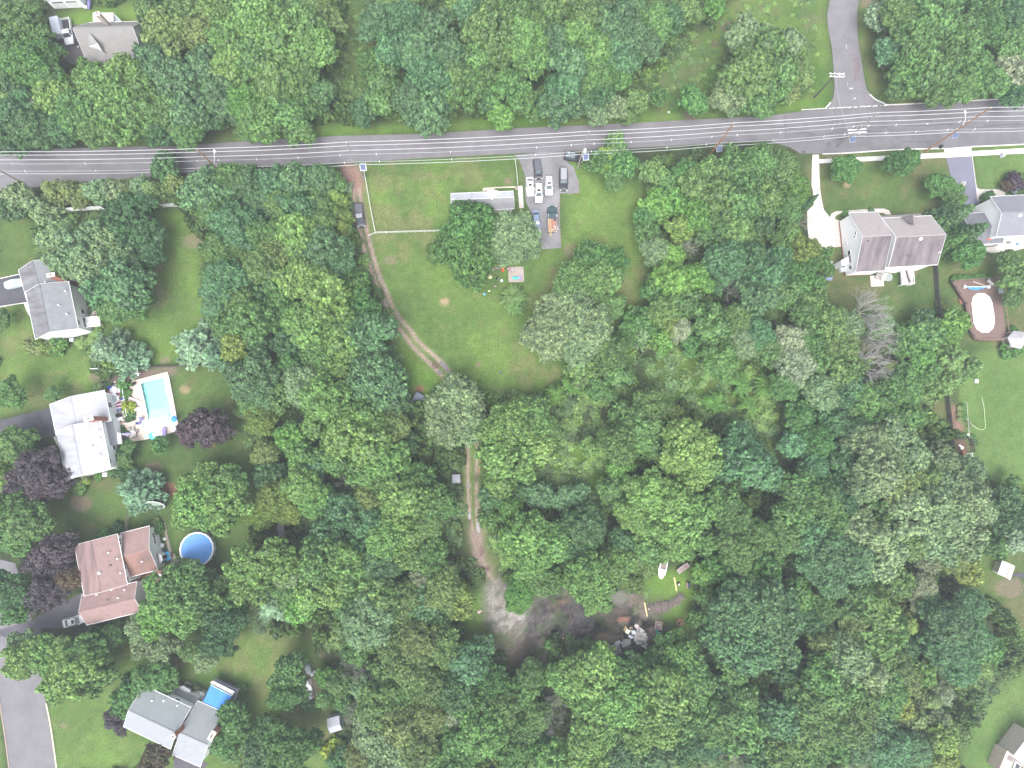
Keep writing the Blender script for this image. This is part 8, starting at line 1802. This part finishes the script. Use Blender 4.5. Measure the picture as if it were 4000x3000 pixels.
# ---------------------------------------------------------------- triangular patio
PTR=[ZS(555,455),ZS(578,640),ZS(620,845),ZS(235,920),ZS(222,830),ZS(330,730)]
pt_=thing('patio',UP(ZS(460,740),0),'triangular grey paver patio with chairs beside the woods','patio');MB(Vector(pt_.location)).prism([(p.x,p.y)for p in ground_pts(PTR)],0,.08).build('bedding',plain('paver_joint',(.13,.11,.11)),pt_)
tiles(pt_,PTR,.09,.55,mat('grey_paver',(.28,.245,.25),.85,var=.1),.2)
for k,(x,y,a)in enumerate(((315,830,1.5),(385,830,1.5),(540,740,-.4),(540,800,-.5),(480,540,2.0))):chair(ZS(x,y),a,['white slatted chair, left one of the pair at the triangle patio base','white slatted chair, right one of the pair at the triangle patio base','blue-white folded chair, upper of two at the patio right edge','blue-white folded chair, lower of two at the patio right edge','pale chair under the tree at the patio apex'][k],plain('chair_pale',(.62,.65,.68)),s=1.9 if k<2 else 1.5,z=.1)
lounger(ZS(515,622),math.radians(-52),'white cushioned bench on the triangular patio',wc,group=None,L=1.9,W=.8,z=.1)
o=thing('fire_pit',UP(ZS(395,700),.1),'round fire pit with black bowl and pale stone ring','fire pit');MB().lathe([(.95,0),(.95,.1),(.75,.1),(.75,.02)],(0,0,0),20).build('stone_ring',plain('ring_stone',(.36,.33,.34)),o);MB().lathe([(.6,0),(.65,.45),(.5,.45),(.4,.2),(.02,.2)],(0,0,0),18).build('bowl',BLACK,o)
o=thing('covered_grill',UP(ZS(505,290),0),'large furniture piece under a pale grey cover above the triangular patio','covered furniture',rz=math.radians(-65));MB().box((0,0,.55),(1.9,1.15,1.1),bev=.3).build('cover',plain('cover_grey',(.52,.56,.58)),o);MB().box((0,0,.05),(2.0,1.25,.1)).build('hem',plain('cover_hem',(.35,.38,.40)),o)
o=thing('covered_chair',UP(ZS(580,375),0),'smaller covered chair below the large covered furniture','covered furniture',rz=.1);MB().box((0,0,.45),(.75,.8,.9),bev=.15).build('cover',plain('cover_grey',(.52,.56,.58)),o)
o=thing('covered_pot',UP(ZS(622,335),0),'little round white lid beside the covered chair','pot');MB().lathe([(.25,0),(.28,.5),(.2,.55),(.02,.56)],(0,0,0),12).build('body',plain('cover_pale',(.6,.65,.7)),o)
o=thing('log',UP(ZS(850,720),.1),'pale bare bent log lying at the woods edge by the patio','log');MB().tube([(.1,.9,.2),(0,.2,.3),(.05,-.3,.25),(-.15,-.8,.2)],[.12,.2,.16,.08],8).build('trunk',BARK_G,o);MB().tube([(0,.2,.3),(.5,.1,.6),(1.1,.4,.7)],[.08,.05,.02],5).build('branch',BARK_G,o)

# ---------------------------------------------------------------- burnt clearing: boat, junk, rubble
bt=thing('boat',UP(ZO(425,290),.5),'white open boat with grey cockpit lying on the grass above the clearing','boat',rz=math.radians(-104));bt.location.z=0
st_=[(-2.0,.55,.62),(-1.5,.72,.68),(0,.92,.72),(1.0,.95,.78),(1.9,.80,.82),(2.6,.45,.88),(2.9,.10,.92)]
vs_,fs_=loft([[(x,-w*.5,.1),(x,-w,z),(x,-w*.9,z+.06),(x,0,z+.10),(x,w*.9,z+.06),(x,w,z),(x,w*.5,.1),(x,0,.0)]for x,w,z in st_])
MB().add(vs_,fs_).build('hull',plain('boat_white',(.82,.82,.82)),bt)
MB().box((-.35,0,.80),(1.9,1.25,.12)).build('cockpit_floor',plain('cockpit_dirty',(.22,.18,.17)),bt)
MB().beam((.65,-.68,.95),(.65,.68,.95),.2,.3).build('windscreen_frame',plain('cockpit_grey',(.42,.42,.44)),bt)
for s in(-1,1):MB().beam((-1.9,s*.70,.86),(.6,s*.76,.92),.18,.2).build('side_deck',plain('boat_white',(.82,.82,.82)),bt)
MB().beam((-2.1,-.55,.8),(-3.2,-.75,.7),.22,.12).build('transom_spar',plain('spar_pale',(.55,.62,.66)),bt)
for k in range(3):MB().box((-.9+k*.5,rnd.uniform(-.3,.3),.9),(.5,.3,.12),rnd.uniform(0,3)).build('litter',plain('litter_brown',(.28,.20,.17)),bt)
sf=thing('sofa',UP(ZO(790,320),0),'weathered grey-brown sofa frame outdoors right of the white boat','sofa',rz=math.radians(33));sm_=plain('sofa_grey',(.36,.31,.29))
MB().box((0,0,.25),(2.6,1.2,.5),bev=.08).build('base',sm_,sf)
for s in(-.42,.42):MB().box((s*1.2,.05,.55),(.95,.9,.16),bev=.06).build('cushion',plain('sofa_cushion',(.42,.37,.35)if s>0 else(.27,.20,.19)),sf)
MB().box((0,.6,.6),(2.4,.25,.5),bev=.08).build('backrest',sm_,sf)
for s in(-1,1):MB().box((s*1.4,0,.45),(.35,1.2,.5),bev=.1).build('armrest',sm_,sf)
for p,a,lab in((ZO(652,625),math.radians(-81),'yellow timber plank lying on grass below the boat'),(ZO(105,1095),math.radians(-79),'yellow timber plank lying left of the brush pile')):
    o=thing('plank',UP(p,.1),lab,'plank','yellow planks',rz=a);MB().beam((-1.6,0,.02),(1.6,0,.02),.24,.08).build('board',WOOD_Y,o);MB().beam((-1.5,.16,.03),(1.45,.14,.03),.1,.07).build('second_board',WOOD_Y,o)
o=thing('stump',UP(ZO(712,615),0),'black burnt stump with a white patch beside the upper yellow plank','stump');MB().lathe([(.42,0),(.38,.4),(.3,.45),(.02,.4)],(0,0,0),10).build('wood',BLACK,o);MB().box((0,-.1,.46),(.3,.35,.06),.3).build('white_patch',wc,o)
o=thing('crate',UP(ZO(880,635),0),'dark blue-black crate with a tan board side at the grass edge','crate');MB().box((.1,0,.4),(.65,1.3,.8),bev=.1).build('body',plain('navy_black',(.05,.055,.10)),o);MB().box((-.35,0,.4),(.18,1.35,.7)).build('board_side',plain('tan_board',(.42,.32,.22)),o)
o=thing('rock',UP(ZO(200,420),0),'grey round lump with blackened side left of the boat','rock');MB().ball((0,0,.25),.42,9,.7).build('stone',plain('rock_grey',(.30,.28,.25)),o)
o=thing('rock',UP(ZO(168,1085),.1),'cream chunk beside the lower yellow plank','rock');MB().ball((0,0,.15),.3,7,.6).build('stone',plain('cream_rock',(.7,.62,.42)),o)
o=thing('tree_stump',UP(ZO(735,1320),0),'hollow tan tree stump with two dark holes at the woods edge','stump');MB().lathe([(.95,0),(.85,.5),(.75,.6),(.6,.5),(.02,.35)],(0,0,0),11).build('wood',mat('stump_tan',(.36,.22,.13),.85,var=.25,scale=3),o)
for q in((-.25,-.2),(.25,.3)):MB().lathe([(.2,.5),(.16,.56),(.02,.5)],(q[0],q[1],.05),9).build('hole',plain('hole_dark',(.05,.03,.02)),o)
# brush pile
bp=thing('brush_pile',UP(ZO(420,1020),0),'long grey-brown pile of dry branches on the grass above the rubble','brush pile');og=Vector(bp.location)
dm_=MB(og);r_=random.Random(5);tw=MB(og)
spine=[UP(ZO(*q))for q in((230,1080),(330,1060),(440,1030),(540,1000),(640,960),(700,900),(745,850))];wd=[1.2,1.5,1.35,1.0,.8,.8,.7]
for p,w in zip(spine,wd):dm_.ball((p.x,p.y,.1),w*.95,9,.42)
dm_.build('core',mat('brush_core',(.15,.12,.11),.95,var=.3,scale=4),bp)
for k in range(620):
    i=r_.randrange(len(spine));p=spine[i]+Vector((r_.gauss(0,.5),r_.gauss(0,.5),0))*wd[i];a=r_.uniform(0,6.28);L=r_.uniform(.5,1.4);z=r_.uniform(.15,.55)
    tw.tube([(p.x,p.y,z),(p.x+math.cos(a)*L*.5,p.y+math.sin(a)*L*.5,z+r_.uniform(0,.25)),(p.x+math.cos(a)*L,p.y+math.sin(a)*L,z+r_.uniform(-.15,.3))],[.03,.025,.01],3,cap=False)
tw.build('branches',mat('dry_twigs',(.27,.225,.205),.9,var=.3,scale=3),bp,kind='stuff')
o=thing('sandbox',UP(ZD(1505,235),.1),'square pale tray full of white scraps right of the rubble','tray',rz=math.radians(-9));MB().box((0,0,.1),(1.5,1.7,.2)).build('base',plain('tray_brown',(.34,.22,.18)),o)
for a in(-1,1):MB().box((a*.75,0,.2),(.12,1.8,.3)).box((0,a*.87,.2),(1.6,.12,.3)).build('side',plain('tray_rim',(.66,.50,.36)),o)
for k in range(7):MB().box((r_.uniform(-.5,.5),r_.uniform(-.5,.5),.25),(r_.uniform(.1,.3),r_.uniform(.2,.7),.08),r_.uniform(-.3,.3)).build('scrap',plain('scrap_white',(.7,.68,.66)),o)
cn=thing('canoe',UP(ZD(1555,460),.2),'teal canoe hull lying beside scrap boards','canoe',rz=math.radians(-53));vs_,fs_=loft([[(x,-w,.05),(x,-w*.8,z),(x,0,z+.08),(x,w*.8,z),(x,w,.05),(x,0,0)]for x,w,z in((-2.1,.05,.2),(-1.7,.22,.28),(0,.34,.34),(1.5,.25,.28),(2.1,.05,.2))])
MB().add(vs_,fs_).build('hull',plain('teal_hull',(.05,.34,.33)),cn);MB().box((1.1,.08,.33),(1.4,.16,.06)).build('blue_patch',plain('blue_patch',(.06,.14,.40)),cn)
sb_=thing('scrap_boards',UP(ZD(1440,430),0),'rusty boards and bent pipes heaped left of the teal canoe','scrap',rz=math.radians(-50))
for k in range(9):MB().beam((-2.0+r_.uniform(0,.6),-.6+k*.16,.1+r_.uniform(0,.15)),(1.6+r_.uniform(-.8,.4),-.6+k*.16+r_.uniform(-.2,.2),.15),r_.uniform(.08,.18),.06).build('board',plain(*[('rust_board',(.22,.13,.11)),('dark_board',(.13,.10,.10)),('grey_board',(.30,.26,.25))][k%3]),sb_)
# rubble
rb=thing('rubble_pile',UP(ZD(1130,480),0),'pile of pale broken concrete and bricks at the clearing edge','rubble');og=Vector(rb.location);outl=[ZD(990,240),ZD(1040,180),ZD(1080,260),ZD(1150,300),ZD(1230,420),ZD(1280,520),ZD(1240,620),ZD(1230,740),ZD(1150,690),ZD(970,570),ZD(960,520),ZD(1030,360)]
P=ground_pts(outl);PP_=[(p.x,p.y)for p in P];x0,x1=min(p[0]for p in PP_),max(p[0]for p in PP_);y0,y1=min(p[1]for p in PP_),max(p[1]for p in PP_);cx,cy=sum(p[0]for p in PP_)/len(PP_),sum(p[1]for p in PP_)/len(PP_)
MB(og).prism([(cx+(a-cx)*.9,cy+(b_-cy)*.9)for a,b_ in PP_],0,.12).build('grit',mat('rubble_grit',(.27,.22,.20),.95,var=.3,scale=3),rb)
ch_mesh=[MB().ball((0,0,0),.22,6,.55).mesh('chunk',plain('rubble_white',(.76,.73,.71))),MB().box((0,0,0),(.42,.2,.16),bev=.03).mesh('chunk',plain('rubble_tan',(.52,.44,.40))),MB().box((0,0,0),(.34,.28,.14),bev=.04).mesh('chunk',plain('rubble_grey',(.50,.48,.48)))]
n_=0
while n_<230:
    a,b_=r_.uniform(x0,x1),r_.uniform(y0,y1)
    if not pip(np.array([a]),np.array([b_]),PP_)[0]:continue
    if r_.random()<.15 or True:
        o=link('chunk',ch_mesh[r_.choice([0,0,1,1,2])],None,rb);o.location=Vector((a,b_,.18+r_.uniform(0,.25)))-og;o.rotation_euler=(r_.uniform(-.5,.5),r_.uniform(-.5,.5),r_.uniform(0,6));s=r_.uniform(.5,1.5);o.scale=(s,s,s);n_+=1
def slab_obj(px4,z,th,nm,lab,m,cat='slab',group=None):
    Pq=[UP(p,z)for p in px4];c=sum(Pq,Vector())/len(Pq);t=thing(nm,Vector((c.x,c.y,0)),lab,cat,group);MB(Vector(t.location)).prism([(p.x,p.y)for p in Pq],z-th,z).build('slab',m,t);return t
cs=plain('slab_grey',(.50,.47,.47));
slab_obj([ZD(1000,410),ZD(1050,420),ZD(1085,550),ZD(965,560)],.6,.14,'concrete_slab','grey triangular concrete slab leaning on the rubble pile',cs)
slab_obj([ZD(1030,365),ZD(1130,395),ZD(1110,470),ZD(1060,450)],.7,.14,'concrete_slab','grey slab above the triangular one on the rubble',plain('slab_grey2',(.38,.35,.35)))
slab_obj([ZD(690,610),ZD(900,535),ZD(905,640),ZD(740,725)],.35,.2,'sheet','large pale grey board sheet between the pallets and rubble',plain('sheet_grey',(.46,.43,.41)))
slab_obj([ZD(725,560),ZD(790,530),ZD(900,545),ZD(760,600)],.3,.12,'sheet','narrow grey sheet above the large pale board',plain('sheet_grey2',(.36,.34,.33)))
slab_obj([ZD(825,310),ZD(902,355),ZD(855,435),ZD(780,385)],.9,.1,'panel','bright cream square panel on top of the junk',plain('cream_panel',(.80,.78,.58)))
slab_obj([ZD(795,250),ZD(835,300),ZD(790,380),ZD(748,330)],.6,.12,'wooden_frame','tan wooden frame left above the cream panel',mat('frame_tan',(.42,.32,.18),.85,var=.3,scale=4))
slab_obj([ZD(900,260),ZD(960,300),ZD(920,350),ZD(865,300)],.3,.1,'board','tan boards right above the cream panel',mat('board_tan',(.36,.26,.17),.85,var=.3,scale=4))
slab_obj([ZD(880,440),ZD(985,490),ZD(920,530),ZD(850,480)],.8,.4,'appliance','shiny light grey metal box in the middle of the junk',plain('metal_light',(.62,.64,.68),.35),cat='metal box')
slab_obj([ZD(910,345),ZD(1010,350),ZD(1010,430),ZD(940,440)],.9,.5,'stove','white-grey stove with two round tops among the junk',plain('stove_grey',(.55,.58,.62)),cat='stove')
for k,(x,y)in enumerate(((970,385),(1003,398))):
    s_=[o_ for o_ in COL.objects if o_.name.startswith('stove')][0];pz=UP(ZD(x,y),.92);MB(Vector(s_.location)).lathe([(.16,.9),(.16,.95),(.02,.96)],(pz.x,pz.y,0),12).build('burner',wc,s_)
slab_obj([ZD(1060,255),ZD(1120,290),ZD(1110,330),ZD(1045,310)],.4,.2,'metal_sheet','dark blue-grey metal piece at the top of the rubble',plain('blue_metal',(.22,.24,.29)),cat='metal sheet')
for x,y,lab in((762,415,'upper of two wheels left of the metal box'),(795,485,'lower of two wheels left of the metal box'),(440,640,'single wheel above the pallets')):
    o=thing('wheel',UP(ZD(x,y),.3),f'grey-hubbed tyre, {lab}','wheel');MB().lathe([(.22,0),(.38,.0),(.42,.1),(.38,.22),(.22,.22)],(0,0,0),14).build('tyre',TYRE,o);MB().lathe([(.22,.05),(.2,.18),(.02,.18)],(0,0,0),12).build('hub',plain('hub_blue',(.22,.27,.33)),o)
def pallet(px,a,label,W=1.2,L=1.0,z=.0,m=None):
    t=thing('pallet',UP(px,z),label,'pallet','pallets by the rubble',rz=a);m=m or mat('pallet_grey',(.44,.40,.38),.9,var=.25,scale=4)
    for k in range(6):MB().box((-W/2+W*(k+.5)/6,0,.28),(W/6*.66,L,.05)).build('slat',m,t)
    for k in range(3):MB().box((0,-L/2+.08+k*(L/2-.08),.15),(W,.1,.2)).build('bearer',plain('bearer_dark',(.12,.10,.095)),t)
    return t
pallet(ZD(600,690),math.radians(15),'grey pallet, upper right of the stack by the red pots',1.5,1.5,.3);pallet(ZD(490,720),math.radians(17),'grey pallet with white top piece, upper left of the stack',1.2,1.2,.3)
pallet(ZD(650,790),math.radians(17),'grey pallet, lower right one half under the tree',1.3,1.0);pallet(ZD(550,830),math.radians(17),'grey pallet, lower middle one beside the tree',1.3,1.1);pallet(ZD(480,870),math.radians(17),'grey pallet, lowest left one by the barrel',1.1,1.2)
o=thing('plastic_tray',UP(ZD(515,745),.65),'white plastic tray on the upper left pallet','tray',rz=.3);MB().box((0,0,0),(.6,.45,.1),bev=.03).build('tray',plain('tray_blue_white',(.60,.64,.70)),o)
o=thing('sheeting',UP(ZD(610,625),.5),'crumpled grey plastic sheet on the top edge of the pallets','sheeting',rz=.25);MB().ball((0,0,0),.55,9,.25).ball((.5,.1,0),.45,8,.25).build('sheet',plain('plastic_grey',(.42,.44,.48)),o)
redp=plain('pot_red',(.62,.07,.04))
for k,(x,y,c)in enumerate(((388,695,'r'),(382,850,'r'),(425,820,'r'),(335,860,'w'),(430,890,'r'),(420,780,'w'))):
    o=thing('plastic_pot',UP(ZD(x,y),0),['bright red pot, uppermost left of the pallets','bright red pot, largest of the lower cluster','small red pot touching the pallets','small white pot left of the red cluster','dark red pot nearest the barrel','small white pot against the pallet corner'][k],'pot','pots by the pallets');r0=.32 if k<2 else .2
    MB().lathe([(r0*.7,0),(r0,.4),(r0*.85,.4),(r0*.6,.1),(.02,.1)],(0,0,0),12).build('pot',redp if c=='r' else plain('pot_white',(.6,.58,.55)),o)
o=thing('barrel',UP(ZD(412,965),.4),'pale blue-grey plastic tank below the pallets','tank',rz=.6);o.location.z=0;MB().box((0,0,.5),(1.5,1.3,1.0),bev=.3).build('tank',plain('tank_blue',(.45,.52,.56)),o);MB().lathe([(.15,1.0),(.15,1.08),(.02,1.08)],(0,0,0),10).build('cap',BLACK,o)
o=thing('junk_pile',UP(T(2,3,430,590),0),'small burnt junk heap with a red stick left of the pallets','junk');
for k in range(16):MB().box((r_.uniform(-1.2,.6),r_.uniform(-1.3,1.6),.15),(r_.uniform(.2,.6),r_.uniform(.1,.3),.15),r_.uniform(0,3)).build('scrap',plain(*[('burnt_scrap',(.09,.07,.07)),('rust_board',(.22,.13,.11)),('scrap_tan',(.38,.28,.22))][k%3]),o)
MB().beam((-1.3,.5,.3),(-.9,.1,.35),.16,.1).build('red_stick',redp,o)
for x,y,cmn in((655,1,None),):pass
# junk pen at the big lawn
o=thing('wheel',UP(ZE(868,825),.1),'white ring-shaped tyre in the fenced junk corner of the lawn','tyre');MB().lathe([(.22,0),(.42,0),(.46,.1),(.40,.2),(.22,.2)],(0,0,0),14).build('ring',plain('tyre_white',(.66,.66,.60)),o)
o=thing('sack',UP(ZE(812,775),.1),'white sack left of the white ring in the fenced corner','sack',rz=-.3);MB().box((0,0,.2),(.75,.4,.35),bev=.12).build('sack',wc,o)
o=thing('crate',UP(ZE(880,935),0),'rusty orange crate at the bottom of the fenced corner','crate');MB().box((0,0,.3),(.7,.9,.6)).build('box',plain('rusty_orange',(.36,.13,.07)),o);MB().box((0,0,.62),(.6,.8,.05)).build('lid',plain('rusty_orange2',(.30,.12,.08)),o)
o=thing('trolley',UP(ZE(985,990),0),'white tubular rack below the fenced corner','rack',rz=.05)
for k in range(4):MB().beam((-.7,-.5+k*.33,.8),(.7,-.5+k*.33,.8),.07,.06).build('bar',plain('rack_white',(.62,.66,.66)),o)
for a in(-.7,.7):MB().beam((a,-.6,.8),(a,.6,.8),.08,.08).box((a,.5,.4),(.07,.07,.8)).box((a,-.5,.4),(.07,.07,.8)).build('side',plain('rack_white',(.62,.66,.66)),o)
o=thing('bowl',UP(ZE(938,1030),.4),'bright white bowl left of the tubular rack','bowl');MB().lathe([(.2,0),(.36,.2),(.3,.22),(.02,.1)],(0,0,0),12).build('bowl',wc,o)
o=thing('bird_bath',UP(ZE(958,540),0),'round white bird bath at the end of the planting bed','bird bath');MB().lathe([(.2,0),(.08,.1),(.08,.7),(.3,.8),(.25,.84),(.02,.78)],(0,0,0),14).build('basin',wc,o)
for k,(x,y,c)in enumerate(((800,60,'y'),(810,130,'y'),(800,200,'y'),(860,-60,'g'),(880,40,'g'),(895,140,'g'),(790,560,'m'),(880,570,'m'),(1110,650,'m'),(1130,710,'m'),(800,-30,'y'),(1090,600,'g'))):
    shrub(ZE(x,y),.75,CZ[c],['pale variegated plant in the bed, third from its end','pale variegated plant in the bed, second from its end','pale variegated plant in the bed, nearest the bare soil','low green border plant, highest in the bed','low green border plant, middle of the bed edge','low green border plant, lowest of the bed edge','leafy plant left of the bird bath','leafy plant touching the bird bath','leafy plant right of the dark pen fence','lower leafy plant right of the dark pen fence','pale variegated plant in the bed, farthest from the soil','leafy plant at the upper corner of the pen fence'][k],h=.7,kind=k,name='garden_plant',cat='plant',group='plants in the long bed')
# puddles
pm,nt,b=nodes_of('puddle_water');b.inputs['Base Color'].default_value=(.17,.15,.15,1);b.inputs['Roughness'].default_value=.12;b.inputs['Specular IOR Level'].default_value=.35
for c,rx,ry,a in((T(1,2,1838,872),6.5,15,0),(T(1,2,1846,1140),6.5,15,0),(T(1,2,1920,1235),7,26,.08),(T(1,1,1625,1500),9,26,.65),(T(1,1,1585,1560),9,9,0)):
    ps=[]
    for k in range(18):
        t_=6.283*k/18;x=math.cos(t_)*rx*(1+.12*math.sin(3*t_));y=math.sin(t_)*ry*(1+.08*math.cos(2*t_));ps.append((c[0]+x*math.cos(a)+y*math.sin(a),c[1]+y*math.cos(a)-x*math.sin(a)))
    MB().sheet([(p.x,p.y)for p in ground_pts(ps)],.012).build('puddle',pm,kind='structure')
# bench edge logs by the straight track
for a,b_,lab in((T(1,2,1800,560),T(1,2,1805,690),'orange edging log left of the straight track'),(T(1,2,1935,600),T(1,2,1932,760),'orange edging log right of the straight track, lower'),(T(1,2,1932,410),T(1,2,1933,470),'short orange edging log right of the track, upper')):
    p,q=UP(a),UP(b_);o=thing('edging_log',(p+q)/2,lab,'log','logs edging the track',rz=math.atan2((q-p).y,(q-p).x));L=(q-p).length;MB().tube([(-L/2,0,.08),(0,.05,.09),(L/2,0,.08)],.13,6).build('log',mat('orange_wood',(.45,.26,.11),.85,var=.3,scale=4),o)
o=thing('fallen_branches',UP(T(1,2,1650,610),.3),'bundle of pale fallen branches left of the straight track','branches')
for k in range(6):MB().tube([(-.9,-.4+k*.2,.3),(.1,-.3+k*.15,.5),(1.0,-.5+k*.25,.3)],[.05,.05,.02],5).build('branch',BARK_G,o)
o=thing('white_post',UP(T(2,2,460,1565),0),'small white and black item on red soil above the clearing','bag');MB().box((0,0,.2),(.55,.35,.4),.5,bev=.1).build('bag',wc,o);MB().box((.2,.25,.15),(.3,.25,.3)).build('dark_part',BLACK,o)
o=thing('garbage_bag',UP(T(1,3,1925,310),0),'pinkish pale litter heap on the grass strip beside the clearing','litter');MB().ball((0,0,.1),.4,8,.5).ball((.4,.2,.1),.3,8,.5).build('heap',plain('pink_litter',(.50,.38,.36)),o)
o=thing('planter',UP(T(1,1,2113,1560),0),'small dark barrel planter alone at the lower lawn','planter');MB().lathe([(.3,0),(.36,.5),(.3,.5),(.02,.42)],(0,0,0),12).build('barrel',plain('planter_dark',(.10,.12,.10)),o)
o=thing('brick_pad',UP(ZC(200,1020),0),'red-brown square pad left of the big oak trees','paving');P=ground_pts([ZC(158,985),ZC(245,985),ZC(245,1060),ZC(160,1060)]);MB(Vector(o.location)).prism([(p.x,p.y)for p in P],0,.1).build('pad',mat('red_pad',(.26,.14,.12),.9,var=.2),o)
o=thing('step_ladder',UP(T(3,0,1670,1605),0),'white-framed folding seat at the edge of the blue-grey driveway','seat');MB().box((0,0,.5),(.9,1.0,.1)).build('seat',plain('brown_seat',(.35,.27,.24)),o);MB().tube([(-.5,.5,.1),(-.4,.6,.8),(.5,.6,.8),(.55,-.5,.1)],.06).build('frame',WTRIM,o)
